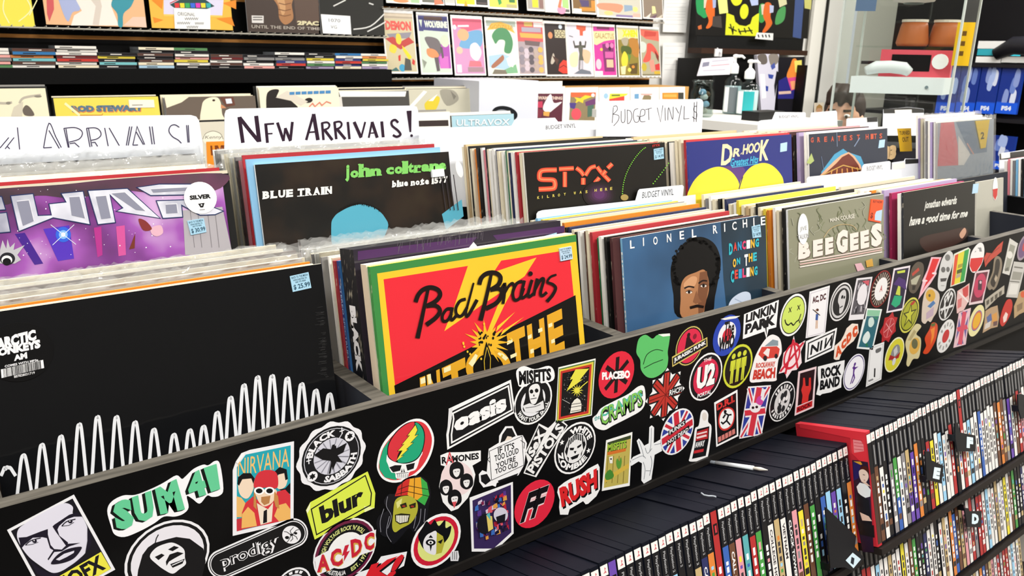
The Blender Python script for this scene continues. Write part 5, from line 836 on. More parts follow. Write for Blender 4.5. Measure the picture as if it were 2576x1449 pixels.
[a.circ(c, 1165, 600, r_, r_*.8) for c, r_ in (('#1c1516', 120), ('#24181f', 104), ('#2e1c2c', 88), ('#3a2138', 72), ('#472648', 55), ('#552c5a', 38))]
for t, x, y in (('K', 718, 622), ('I', 752, 618), ('L', 788, 614), ('R', 828, 608), ('O', 866, 604), ('Y', 908, 598), ('W', 980, 590), ('A', 1022, 584), ('S', 1064, 580), ('H', 1130, 570), ('E', 1170, 565), ('R', 1206, 562), ('E', 1242, 557)): a.text('#d8c860', t, (x, y-10), (x+(4 if t == 'I' else 15), y-12), (x+(4 if t == 'I' else 15), y+8), (x, y+10), .02)
a.step = 0; a.k += 2e-5
for i in range(26): t = i/25; a.circ('#7ac83a', 1495-175*math.sin(t*1.5)+10*t, 262+330*t**1.25, 4.2, n=8)
for i in range(10): t = i/9; a.circ('#7ac83a', 1662-100*t-10*t*t, 375+145*t, 4.6, n=8)
a.step = 2e-5; a.circ('#a08a50', 1345, 620, 28, 22); a.text('#c8342c', 'STYX', (1545, 242), (1600, 234), (1600, 250), (1545, 258), .03)
A.done(); A.price('Z7', ((1557, 272), (1624, 260), (1628, 340), (1560, 350)), '$ 14.99')
stack(A, 22, .17, ['cream', 'red', 'white', 'navy', 'cream', 'green', 'white', 'cream', 'navy', 'white', 'white', 'cream', 'black', 'pink', 'white', 'black', 'orange', 'cream', 'black', 'cream', 'tan', 'cream'], 'black album with red tube lettering', seed=47, rise=.02, th=.006, w=.33)
A = Album(.25, 'Z7', tl=(1803, 222), col='#28307c', edge='#e8e2d4', spine='#3a4494', label='navy record album with cream capitals over two yellow domes', w=.33)
a = A.a
a.poly('#5a3a7a', [(1980, 420), (2200, 400), (2180, 500), (2020, 560)], 1)
a.poly('#ead63c', [(1800, 640), (1830, 530), (1890, 455), (1970, 410), (2040, 400), (2110, 430), (2160, 490), (2180, 560), (2190, 700), (1900, 760)], 1); a.poly('#ead63c', [(2172, 560), (2200, 470), (2260, 400), (2340, 372), (2410, 390), (2470, 450), (2495, 520), (2500, 700), (2190, 760)], 1)
a.line('#181c50', [(2172, 560), (2180, 530), (2200, 470)], 7)
for t, x0, x1, y0, y1 in (('D', 2045, 2128, 238, 388), ('R', 2130, 2185, 268, 328), ('.', 2186, 2196, 300, 312), ('H', 2200, 2242, 240, 310), ('O', 2240, 2282, 232, 305), ('O', 2280, 2326, 225, 298), ('K', 2322, 2388, 208, 356)): a.text('#f0e2b0', t, (x0, y0), (x1, y0-6), (x1-6, y1-4), (x0-4, y1+2), .03, .1)
a.text('#4ab4d8', 'Greatest Hits', (2110, 340), (2312, 318), (2310, 372), (2112, 400), .02, .3); a.line('#4ab4d8', [(2120, 404), (2310, 378)], 5)
A.done(); b = A.tagart('Z7'); b.base('#b4d4ea', [(2470, 232), (2518, 222), (2515, 285), (2468, 294)], th=b.k); b.build('price_sticker', A.root, 'pale blue price sticker')
stack(A, 18, .17, ['red', 'cream', 'cream', 'white', 'black', 'cream', 'brown', 'cream', 'tan', 'cream', 'navy', 'cream', 'white', 'cream', 'tan', 'cream', 'white', 'pink'], 'navy album with yellow domes', seed=53, rise=.02, th=.006, w=.33)
A = Album(.26, 'Z8', tl=(487, 318), col='#2a3040', edge='#e0d8c8', spine='#eceaea', label='dark blue record album with a rust coloured ship and red spaced capitals', w=.33)
a = A.a
for t, x in zip('GREATESTHITS', (505, 565, 628, 690, 750, 805, 860, 925, 1005, 1050, 1080, 1130)): a.text('#c8583c', t, (x, 348-(x-505)*.06), (x+26, 346-(x-505)*.06), (x+26, 392-(x-505)*.06), (x, 396-(x-505)*.06), .03)
a.poly('#4a9ac0', [(600, 660), (720, 500), (800, 450), (840, 480), (960, 520), (1000, 620), (980, 720), (600, 740)]); a.poly('#e0a884', [(590, 690), (720, 560), (780, 510), (850, 480), (905, 520), (960, 600), (985, 700), (590, 740)]); a.poly('#6a2a1a', [(620, 690), (740, 580), (790, 525), (850, 495), (890, 530), (940, 600), (970, 690), (620, 720)])
for k in range(6): a.line('#e0a050', [(700+k*45, 640-k*4), (690+k*50, 680)], 9)
a.line('#c8a050', [(610, 690), (800, 600), (960, 640)], 9)
a.poly('#a8b870', [(465, 580), (510, 490), (535, 560), (500, 590)]); a.line('#7a8aa4', [(740, 300), (745, 430)], 5); a.line('#7a8aa4', [(900, 430), (950, 350)], 9); a.line('#5a6a84', [(600, 520), (620, 640)], 6)
A.done(); b = A.tagart('Z8'); b.base('#b4d4ea', [(1130, 372), (1180, 365), (1172, 436), (1120, 445)], th=b.k); b.build('price_sticker', A.root, 'pale blue price sticker')
stack(A, 14, .17, ['white', 'lavender', 'black', 'maroon', 'cream', 'pink', 'cream', 'orange', 'cream', 'tan', 'cream', 'cream', 'white', 'cream'], 'dark blue ship album', seed=59, rise=.02, th=.006, w=.33)
X = lone(A, .1, .33, '#a09a90', '#c8c0b4', '#b0a8a0', .004, 'grey record album with yellow rectangular tag and pale lettering, behind the ship album', .0, .125); X.a.crop('Z8'); X.a.text('#d8b888', '83', (1160, 430), (1290, 410), (1280, 545), (1150, 560), .12); X.done()
b = X.tagart('Z8'); b.base('#e2b41e', [(1292, 266), (1418, 262), (1428, 472), (1320, 476)], th=b.k); b.text('#6a4a10', 'TURNED', (1310, 290), (1405, 285), (1408, 320), (1314, 326), .03); b.text('#6a4a10', 'OUT', (1335, 345), (1395, 340), (1398, 385), (1340, 390), .03); b.build('price_sticker', X.root, 'yellow rectangular tag')
A = Album(.26, 'Z8', tl=(1662, 215), col='#a8b0b8', edge='#f0eee8', spine='#d8d4d0', label='pale record album with a pink stripe and yellow wedge sticker, back tier at right', kind='shrink', w=.33)
a = A.a; a.poly('#d87a80', [(1690, 215), (1810, 205), (1845, 420), (1850, 600), (1660, 610)]); a.poly('#7a8a9c', [(1830, 210), (2120, 180), (2110, 480), (1960, 500)]); a.poly('#e0dcd4', [(1850, 330), (1960, 500), (1900, 600), (1850, 600)]); a.line('#d8a090', [(1930, 400), (1990, 500)], 12); A.done(1)
b = A.tagart('Z8', .002); b.base('#e4c42c', [(1998, 198), (2128, 186), (2092, 440), (2048, 450)], th=b.k); b.text('#4a4010', '2', (2045, 300), (2080, 295), (2078, 360), (2045, 366), .03); b.build('price_sticker', A.root, 'yellow wedge sticker')
stack(A, 8, .05, ['white', 'lavender', 'white', 'grey', 'white', 'cream', 'lavender', 'white', 'pink', 'white', 'white', 'cream'], 'pale pink striped album', seed=61, rise=.02, th=.006, w=.33, sl=.4)
# ---------------------------------------------------------------- white divider cards and tabs
def card(y0, crop, pts, label, name='divider_card', cat='divider card', col='#e2e5ec', th=.0016, sm=0, lean=True, top=.0):
    W = WL if lean else V((0, 0, 1)); N = UX.cross(W); a = Art(V((0, y0, 0)), UX, W, crop, rough=.35, k=.0001); q = [a.m(*p) for p in pts]
    if sm: q = cat_rom(q)
    n = len(q); F = [a.p3(p, 0) for p in q]; B = [a.p3(p, -th) for p in q]; tr = tessellate_polygon([[V((p[0], p[1], 0)) for p in q]]); c = a.c(col)
    a.mb.tris(c, F+B, list(tr)+[tuple(n+i for i in t[::-1]) for t in tr]+[(i, (i+1) % n, n+(i+1) % n, n+i) for i in range(n)])
    a.lab = (name, label, cat); return a
def cend(a, group=None): n, l, c = a.lab; a.mb.build(n, None, l, c, group)
DK = '#2a1628'
a = card(.49, 'A2', [(62, 760), (66, 160), (80, 118), (120, 100), (2100, 66), (2140, 80), (2154, 120), (2170, 400), (2180, 760)], 'white sign card hand lettered in thick dark capitals over the black green named album', 'sign_card', 'sign')
for q, w in (([(222, 190), (262, 470)], 40), ([(225, 195), (330, 330), (430, 450)], 40), ([(405, 178), (440, 460)], 44), ([(508, 265), (527, 470)], 32), ([(494, 270), (598, 262)], 20), ([(520, 372), (582, 369)], 15), ([(634, 250), (702, 450)], 31), ([(702, 450), (718, 310)], 22), ([(718, 310), (775, 450)], 32), ([(775, 440), (796, 243)], 30), ([(945, 440), (1024, 158)], 27), ([(1024, 158), (1072, 440)], 40), ([(975, 356), (1050, 350)], 17), ([(1116, 252), (1132, 440)], 27), ([(1110, 258), (1170, 248), (1196, 275), (1180, 312), (1135, 330)], 21), ([(1140, 325), (1228, 440)], 31), ([(1250, 245), (1270, 430)], 27), ([(1244, 250), (1304, 240), (1328, 266), (1312, 302), (1270, 322)], 21), ([(1275, 318), (1368, 430)], 31), ([(1394, 243), (1412, 430)], 27), ([(1462, 243), (1538, 415)], 34), ([(1540, 405), (1582, 243)], 20), ([(1620, 415), (1655, 243)], 21), ([(1655, 243), (1712, 415)], 33), ([(1635, 366), (1692, 360)], 13), ([(1760, 238), (1776, 410)], 31), ([(1938, 252), (1905, 222), (1868, 240), (1874, 286), (1935, 336), (1962, 380), (1922, 404), (1880, 385)], 25), ([(2055, 123), (2070, 352)], [54, 18])): a.line(DK, q, w, sm=1 if len(q) > 3 else 0)
a.circ(DK, 2082, 392, 15, n=12); cend(a, 'hand lettered sign cards')
a = card(.46, 'A1', [(-260, 900), (-260, 190), (2060, 168), (2120, 185), (2150, 230), (2190, 480), (2200, 900)], 'white sign card hand lettered in thin double lined capitals at far left', 'sign_card', 'sign')
for q in ([(0, 525), (95, 412)], [(55, 535), (152, 412)], [(75, 505), (105, 535)], [(188, 303), (212, 540)], [(470, 524), (528, 258), (600, 400), (662, 520)], [(528, 335), (640, 530)], [(470, 524), (560, 518)], [(690, 313), (738, 520)], [(712, 318), (746, 520)], [(688, 313), (800, 304), (868, 328), (890, 372), (852, 430), (745, 462)], [(752, 478), (806, 470), (856, 515)], [(934, 313), (972, 515)], [(955, 313), (992, 510)], [(932, 312), (1030, 308), (1078, 338), (1090, 385), (1052, 424), (985, 442)], [(992, 466), (1026, 464), (1054, 508)], [(1130, 308), (1168, 505)], [(1178, 308), (1288, 500)], [(1400, 293), (1364, 498)], [(1424, 293), (1384, 498)], [(1434, 494), (1480, 293), (1562, 488)], [(1470, 350), (1548, 488)], [(1434, 494), (1490, 492)], [(1614, 293), (1642, 485)], [(1642, 293), (1668, 485)], [(1936, 302), (1888, 274), (1840, 290), (1824, 345), (1862, 402), (1922, 438), (1958, 474)], [(2014, 278), (2030, 465)], [(2032, 278), (2042, 465)]): a.line('#3c3550', q, 10, sm=1 if len(q) > 3 else 0)
cend(a, 'hand lettered sign cards')
a = card(.46, 'A5', [(1090, 760), (1096, 365), (1115, 330), (1150, 318), (2385, 292), (2412, 305), (2424, 340), (2410, 600), (2400, 760)], 'white sign card lettered in thin black pen ending in a dollar sign', 'sign_card', 'sign')
for q in ([(1302, 395), (1288, 592)], [(1300, 388), (1340, 378), (1352, 425), (1300, 482)], [(1300, 482), (1368, 500), (1362, 560), (1305, 628)], [(1400, 440), (1400, 555), (1420, 588), (1446, 558), (1446, 418)], [(1474, 428), (1480, 604)], [(1474, 430), (1518, 448), (1532, 518), (1508, 585), (1480, 602)], [(1612, 412), (1566, 430), (1550, 500), (1570, 578), (1616, 572), (1622, 512), (1592, 506)], [(1636, 512), (1690, 490), (1692, 430), (1650, 428), (1634, 500), (1642, 572), (1702, 572)], [(1700, 426), (1782, 404)], [(1740, 415), (1746, 554)], [(1848, 400), (1890, 578), (1918, 372)], [(1945, 400), (1950, 564)], [(1980, 558), (1990, 400), (2040, 548), (2048, 388)], [(2078, 400), (2116, 472)], [(2152, 372), (2112, 574)], [(2186, 382), (2180, 542), (2248, 536)], [(2342, 382), (2310, 390), (2304, 440), (2342, 472), (2330, 540), (2284, 512)], [(2310, 333), (2304, 578)], [(2342, 324), (2334, 578)]): a.line('#26262c', q, 8, sm=1 if len(q) > 3 else 0)
cend(a, 'hand lettered sign cards')
a = card(.2415, 'Z7', [(712, 900), (718, 740), (730, 722), (760, 712), (1430, 642), (1450, 572), (1462, 560), (1765, 530), (1776, 542), (1768, 612), (1860, 600), (1862, 760)], 'white divider card with a tab behind the stack of the blue portrait album'); a.text('#2a2a30', 'BUDGET VINYL', (1478, 582), (1702, 556), (1700, 602), (1474, 626), .0); cend(a)
a = card(.2415, 'Z8', [(466, 900), (472, 730), (490, 705), (972, 655), (982, 608), (1000, 590), (1222, 562), (1234, 572), (1232, 640), (1330, 640), (1330, 900)], 'white divider card with a tab behind the stack of the olive grey album'); a.text('#2a2a30', 'BUDGET VINYL', (1016, 612), (1160, 596), (1160, 636), (1016, 652), .0); cend(a)
a = card(.47, 'px', [(1052, 520), (1055, 330), (1062, 322), (1288, 316), (1296, 302), (1304, 299), (1396, 296), (1404, 306), (1474, 303), (1479, 310), (1478, 326), (1500, 326), (1500, 520)], 'long white divider card with two steps behind the red tube lettering album'); a.crop('A5'); a.text('#2a2a30', 'BUDGET VINYL', (460, 625), (832, 595), (834, 648), (460, 672), .0); cend(a)
a = card(.47, 'Z8', [(20, 600), (24, 205), (60, 190), (158, 182), (186, 115), (452, 118), (460, 128), (458, 190), (520, 190), (520, 600)], 'white divider card with a small tab behind the navy album stack'); a.text('#2a2a30', 'BUDGET VINYL', (215, 148), (392, 142), (395, 165), (218, 172), .0); cend(a)
a = card(.50, 'Z8', [(496, 1500), (500, 190), (515, 120), (735, 102), (745, 115), (748, 190), (800, 1500)], 'blank white divider card left of the glass case'); cend(a)
for y0, pts, lab, bt, tg in (
    (.48, [(830, 330), (836, 180), (850, 172), (1018, 165), (1112, 160), (1116, 210), (1120, 330)], 'pale divider with a black end tab behind the ship album', [(1016, 166), (1112, 160), (1113, 204), (1020, 208)], [(1000, 168), (1016, 168), (1018, 208), (1002, 208)]),
    (.5, [(1160, 330), (1170, 90), (1390, 70), (1536, 86), (1540, 330)], 'black tabbed divider behind the ship album, before the glass case', [(1168, 90), (1390, 72), (1534, 88), (1536, 122), (1170, 128)], [(1270, 96), (1425, 92), (1427, 130), (1274, 134)]),
    (.31, [(1240, 800), (1250, 575), (1360, 560), (1370, 540), (1525, 540), (1538, 578), (1540, 800)], 'black tabbed divider in front of the ship album', [(1366, 545), (1525, 541), (1538, 578), (1368, 590)], [(1252, 588), (1362, 572), (1366, 625), (1258, 640)]),
    (.315, [(1505, 860), (1512, 610), (1600, 600), (1780, 580), (1850, 585), (1880, 640), (1890, 860)], 'wide black tabbed divider behind the black script album stack', [(1512, 612), (1600, 602), (1850, 586), (1880, 640), (1764, 662), (1520, 665)], [(1572, 632), (1760, 602), (1764, 670), (1576, 690)]),
    (.32, [(2222, 900), (2228, 495), (2449, 460), (2560, 450), (2560, 900)], 'black tabbed divider at the right edge of the photo', [(2226, 496), (2560, 452), (2560, 530), (2228, 552)], [(2240, 490), (2320, 480), (2322, 530), (2242, 542)])):
    a = card(y0, 'Z8', pts, lab); a.poly('#141414', bt); a.poly('#eeeae2', tg); cend(a)
# ---------------------------------------------------------------- game shelf under the bin
TA = math.radians(15); VG = V((0, math.sin(TA), math.cos(TA))); NG = UX.cross(VG); GB = -NG
GW, GH, GD = .0139, .19, .128
shelf = empty('game_shelf', (.9, 0, FLOOR), 'black tiered game shelf under the record bin', 'shelf')
m = MB(); m.box(('#08080a', .6), -.72, .02, FLOOR, 2.28, .04, -.27); m.build('back_board', shelf)
def tier(x0, x1, Yt, Zt):
    o = V((x0, Yt, Zt))-VG*(GH+.013)+NG*.006
    m = MB(); m.hexa(('#1c1512', .5), o, UX*(x1-x0), GB*.15, VG*.011); m.build('shelf_board', shelf)
LY, LZ, RY_, RZ = -.126, -.224, -.152, -.195
XJ = .868
ROWS = [(LY, LZ, -.05, XJ-.002), (RY_, RZ, XJ, 1.75), (RY_, RZ-.2, XJ, 1.75), (RY_, RZ-.4, XJ+.3, 1.75), (LY, LZ-.2, .5, XJ-.002)]
for Y, Z, a0, a1 in ROWS: tier(a0, a1, Y, Z)
def rounded_case(mb, c, O, w, h, d, r=.0018):
    P = [(0, d), (0, r), (r*.35, r*.35), (r, 0), (w-r, 0), (w-r*.35, r*.35), (w, r), (w, d)]
    A = [O+UX*x+GB*y for x, y in P]; n = len(P); B = [p-VG*h for p in A]; i = len(mb.v)
    mb.v += [tuple(p) for p in A+B]; k = mb.slot(c)
    mb.f += [tuple(i+j for j in range(n))[::-1], tuple(i+n+j for j in range(n))]+[(i+j, i+(j+1) % n, i+n+(j+1) % n, i+n+j) for j in range(n)]; mb.mi += [k]*(n+2)
CN = [('black', '#1c1a1c'), ('white', '#e8e6e2'), ('red', '#b03030'), ('blue', '#3a62b0'), ('green', '#4a9a48'), ('orange', '#d8823a'), ('tan', '#c0a878'), ('grey', '#8a8688'), ('yellow', '#e6d83a'), ('brown', '#6a4632'), ('purple', '#6a4aa8'), ('teal', '#5aa8ac'), ('pink', '#dc98a0'), ('azure', '#9accea'), ('navy', '#2c305e')]
CD_ = dict(CN)
case_m = ('#080c18', .6)
def game(x, Y, Z, cn, lab, group, detail=2, full=False, txt=None, sd=0, jz=0, w=GW, cn2=None):
    R = random.Random(sd); O = V((x, Y, Z))+VG*jz+GB*R.uniform(0, .0016)
    root = empty('game_case', O-VG*GH+UX*w/2, lab, 'game case', group); mb = MB(); rounded_case(mb, case_m, O, w-.00025, GH, GD, .0013); mb.build('case', root)
    c = CD_[cn]; a = Art(O+UX*.0011, UX, VG, k=.0002, rough=.3); W = w-.0029; z1 = -GH+.004
    rc = lambda col, p, q, u0=0, u1=1: a.poly(col, [(W*u0, p), (W*u1, p), (W*u1, q), (W*u0, q)])
    if full: rc(c, -.004, z1); rc('#1a1416', -.022, -.038, .2, .9); rc('#c83a48', -.025, -.035, .45, .75)
    else:
        rc('#17171a', -.004, z1); top = -.058-R.uniform(0, .012)
        rc('#eae8e4', -.005, -.019)
        if detail: a.poly('#cc6a70', [(W*.55, -.008), (W*.75, -.010), (W*.6, -.012), (W*.8, -.0155), (W*.3, -.0155), (W*.55, -.0135)])
        rc(c, top, z1)
        if cn2: rc(CD_[cn2], z1+.03+R.uniform(0, .03), z1)
        if detail > 1: vtext(a, '#a8a8aa', 'PlayStation 2', W*.28, W*.74, top+.004, -.024, .02)
        elif detail: rc('#8a8a8c', -.026, top+.004, .34, .66)
    lc = '#f2f2f0' if cn not in ('white', 'yellow', 'tan', 'azure', 'pink') else '#3a3438'
    if txt: vtext(a, lc, txt, W*.26, W*.78, -.075-.0075*len(txt), -.072, .03)
    elif detail:
        u = -.078-R.uniform(0, .01)
        while u > -.15: l = R.uniform(.004, .012); rc(lc if R.random() < .7 else R.choice(CN)[1], u, u-l, .3, .72); u -= l+R.uniform(.002, .006)
        rc(CD_[R.choice(('white', 'grey', 'tan', 'brown', 'black', cn))], -.158, -.168, .1, .9)
    a.build('spine_insert', root)
left = ['navy', 'black', 'tan', 'purple*', 'white', 'black', 'grey', 'black', 'orange', 'blue', 'azure', 'black', 'black', 'tan', 'navy', 'orange', 'red*', 'blue', 'brown', 'pink', 'teal', 'red', 'green', 'black', 'white', 'tan', 'white', 'black', 'pink', 'yellow', 'brown', 'green', 'black', 'blue', 'azure', 'purple', 'azure', 'black', 'orange']
tx = {24: 'COLLEGE HOOPS', 26: 'VIETNAM', 27: 'CLOCK TOWER 3', 18: 'CALL OF DUTY', 14: 'CABELAS'}
nl = len(left); xs0 = XJ-.0022-nl*.01495
for i, cn in enumerate(left):
    fl = cn.endswith('*'); cn = cn.rstrip('*'); k = nl-i
    game(xs0+i*.01495, LY, LZ, cn, f'{cn} spined game case in the near block, {ORD[k]+" " if k > 1 else ""}left of red sided case', 'game cases in the near block', 2, fl, tx.get(i), 100+i, random.Random(i).uniform(-.0012, .0012), .01495 if 1 else GW, 'navy' if i == 33 else None)
for i in range(13):
    game(xs0-(i+1)*.01495, LY, LZ, CN[(i*7) % 15][0], f'game case hidden below the photo, {ORD[i+1]+" " if i else ""}left of the first visible spine', 'game cases in the near block', 0, False, None, 200+i, random.Random(i+50).uniform(-.0012, .0012), .01495)
right = ['brown', 'white', 'black', 'grey', 'green', 'white', 'grey', 'tan', 'purple', 'orange', 'black', 'black', 'red', 'yellow', 'white', 'azure', 'white', 'white', 'red', 'black', 'white', 'red*', 'white', 'azure', 'white', 'white', 'blue', 'white', 'white', 'white', 'white', 'brown', 'orange', 'brown', 'grey', 'purple', 'white', 'brown', 'red', 'pink', 'white', 'orange', 'white', 'brown', 'tan']
x = XJ
R = random.Random(1)
# the red sided case at the end of the far block: its front cover faces left
O = V((x, RY_, RZ)); root = empty('game_case', O-VG*GH, 'red game case whose cover of a person in white faces left', 'game case', 'game cases in the top row of the far block')
mb = MB(); rounded_case(mb, ('#c02a36', .35), O, GW, GH, GD); mb.build('case', root)
a = Art(O-UX*.0002, NG, VG, 'R1', k=.0002, rough=.35)
a.poly('#dd3440', [(450, 258), (1640, 418), (1700, 1100), (1400, 800), (1370, 520), (450, 330)]); a.poly('#e88a90', [(1420, 545), (1560, 565), (1610, 640), (1620, 760), (1440, 790)]); a.poly('#c02a36', [(1400, 530), (1580, 560), (1590, 575), (1400, 545)])
for y in (600, 660, 720): a.line('#c8404a', [(1440, y), (1610, y+20)], 10)
a.poly('#2a1a30', [(1405, 920), (1500, 930), (1690, 960), (1712, 1120), (1800, 2600), (1600, 2600), (1480, 2000)]); a.poly('#2a2060', [(1420, 960), (1500, 940), (1570, 1010), (1520, 1250), (1430, 1300)]); a.poly('#d8a030', [(1430, 945), (1560, 950), (1590, 1000), (1560, 1010)]); a.poly('#4a1c14', [(1555, 1060), (1640, 1030), (1705, 1080), (1700, 1180), (1560, 1140)], 1); a.poly('#f0d8c8', [(1530, 1130), (1600, 1090), (1680, 1140), (1705, 1240), (1640, 1340), (1560, 1280)], 1); a.poly('#2a1a18', [(1600, 1180), (1640, 1190), (1638, 1202), (1602, 1192)]); a.poly('#a04040', [(1610, 1280), (1650, 1285), (1630, 1298)])
a.crop('S8'); a.poly('#eef4f6', [(375, 905), (395, 880), (435, 890), (462, 925), (458, 965), (420, 975), (385, 940)]); a.poly('#e8c8b4', [(400, 870), (430, 875), (462, 905), (440, 898)]); a.poly('#141218', [(382, 945), (450, 985), (462, 1100), (470, 1180), (400, 1180), (380, 1010)]); a.poly('#e8c8b4', [(395, 1060), (450, 1085), (470, 1115), (410, 1110)]); a.poly('#1a1618', [(380, 1120), (480, 1140), (485, 1215), (395, 1195)])
a.build('cover_insert', root)
a = Art(O+UX*.0011, UX, VG, k=.0002, rough=.3); W = GW-.0029
for c, p, q in (('#17171a', -.004, -.186), ('#eae8e4', -.005, -.019), ('#4a3228', -.07, -.186)): a.poly(c, [(0, p), (W, p), (W, q), (0, q)])
a.build('spine_insert', root)
for i, cn in enumerate(right):
    fl = cn.endswith('*'); cn = cn.rstrip('*'); x += GW
    game(x, RY_, RZ, cn, f'{cn} spined game case, {ORD[i+1]+" " if i else ""}right of the red sided case in the top row', 'game cases in the top row of the far block', 1, fl, None, 300+i, random.Random(i+9).uniform(-.001, .001), GW, 'blue' if i == 4 else 'purple' if i == 7 else None)
CX = ['red', 'grey', 'red', 'red', 'white', 'azure', 'white', 'white', 'tan', 'white', 'white', 'yellow', 'white', 'brown', 'green', 'black', 'black', 'navy', 'white', 'white', 'black', 'white', 'tan', 'white', 'orange', 'blue', 'brown', 'tan', 'pink', 'white']
for r, (Yr, Zr, x0, n) in enumerate(((RY_, RZ-.2, XJ, 52), (RY_, RZ-.4, XJ+.36, 28))):
    for i in range(n):
        cn = CX[(i+r*11) % 30]; rn = ('second', 'third')[r]
        game(x0+i*GW, Yr, Zr, cn, f'{cn} spined game case, {ORD[i+1] if i else "first"} from left, {rn} row of far block', f'game cases in the {rn} row of the far block', 1, False, None, 500+r*100+i)
for i in range(10): game(XJ-.004-(i+1)*GW, LY, LZ-.2, CX[i+3], f'{CX[i+3]} spined game case, {ORD[i+1] if i else "first"} from right, lower row of near block', 'game cases in the lower row of the near block', 1, False, None, 800+i)
# letter tags between the spines
def gtag(Y, Z, off, pts, letter, q, label):
    O = V((0, Y, Z))+NG*off; a = Art(O, UX, VG, 'S8', rough=.35, k=.0001); p = [a.m(*v) for v in pts]; n = len(p); tr = tessellate_polygon([[V((u, v, 0)) for u, v in p]]); c = a.c('#0e1016')
    F = [a.p3(v, .0012) for v in p]; B = [a.p3(v, -.0012) for v in p]; a.mb.tris(c, F+B, list(tr)+[tuple(n+i for i in t[::-1]) for t in tr]+[(i, (i+1) % n, n+(i+1) % n, n+i) for i in range(n)])
    d = min(range(n), key=lambda i: p[i][0]); P = a.p3(p[d], 0); a.mb.hexa(c, P-VG*.006, UX*.0012, GB*(off+.01), VG*.012); a.k = .0016
    if letter == 'I': a.poly('#cfe4ee', q[0]); a.text('#16202c', 'I', *q[1], b=.05)
    else: a.text('#dcf0f8', letter, *q, b=.08)
    a.mb.build('letter_tag', None, label, 'letter tag', 'letter tags on the game shelf')
gtag(RY_, RZ, .012, [(788, 690), (815, 690), (822, 742), (900, 778), (888, 886), (798, 862)], 'E', ((842, 785), (882, 792), (872, 862), (832, 852)), 'black tag with white letter E among the top row game spines')
gtag(RY_, RZ, .012, [(970, 520), (990, 525), (1000, 575), (1090, 592), (1096, 690), (985, 690), (972, 610)], 'F', ((1040, 600), (1078, 606), (1078, 672), (1038, 668)), 'black tag with white letter F among the top row game spines')
gtag(RY_, RZ-.2, .012, [(1028, 1035), (1048, 1035), (1060, 1055), (1132, 1052), (1130, 1152), (1045, 1150)], 'D', ((1072, 1068), (1114, 1070), (1112, 1135), (1070, 1130)), 'black tag with white letter D among the second row game spines')
gtag(RY_, RZ, .012, [(1352, 345), (1372, 340), (1420, 360), (1425, 480), (1372, 492), (1356, 430)], 'C', ((1390, 380), (1415, 385), (1415, 450), (1390, 445)), 'black tag cut by the right edge of the photo, top game row')
gtag(LY, LZ, .016, [(182, 1030), (200, 1045), (368, 1205), (360, 1270), (418, 1340), (350, 1418), (300, 1395), (212, 1400), (196, 1200)], 'I', (((302, 1352), (345, 1305), (395, 1345), (350, 1400)), ((338, 1330), (356, 1340), (350, 1380), (332, 1368))), 'large black wedge divider with tilted white letter tag at the near block')
P1 = onP(1762, 1164, V((0, LY, LZ)), VG)+VG*.004; P2 = onP(1932, 1189, V((0, LY, LZ)), VG)+VG*.004
D = P2-P1; mb = MB(); mb.tube(('#7a8088', .3), [P1, P1+D*.25], .0028); mb.tube(('#eef4f8', .3), [P1+D*.25, P1+D*.8], [.0032, .0036]); mb.tube(('#e4ddd0', .5), [P1+D*.8, P1+D*.9, P2], [.0022, .003, .0005]); mb.build('pen_stick', None, 'thin white pen like stick lying on top of the near block of game cases', 'pen', smooth=True)
pts = [onP(1400+x/3.2267, 1000+y/3.2267, V((0, LY, LZ)), VG)+VG*.003 for x, y in ((1178, 792), (1200, 808), (1235, 815), (1270, 816), (1296, 822))]
mb = MB(); mb.tube(('#a8b0b8', .2), pts, .0012, 6); mb.build('clear_strip', None, 'short curled clear plastic strip on top of the near game cases', 'plastic strip')
# ---------------------------------------------------------------- back wall
def wy(c, x, y, Y): ox, oy, z = CR[c]; return onY(ox+x/z, oy+y/z, Y)
SW = 2.50
zt = [onY(0, 89, SW).z, onY(0, 207, SW).z]; dz = zt[0]-zt[1]
xs1 = onY(1640, 100, SW).x
sl_ = empty('slatwall_panel', (.8, SW, FLOOR), 'black slatwall panel with brown grooves behind the shelves of records and comics', 'slatwall')
z = zt[0]+dz*3; zs = []
while z > FLOOR+.05: zs.append(z); z -= dz
for i, z in enumerate(zs[:-1]):
    m = MB(); m.box(('#050505', .6), -1.6, SW, zs[i+1]+.006, xs1, SW+.012, z-.006); m.build('slat', sl_)
m = MB()
for z in zs: m.box(('#d0904c', .6), -1.6, SW+.001, z-.0065, xs1, SW+.02, z+.0065)
m.build('groove_strip', sl_)
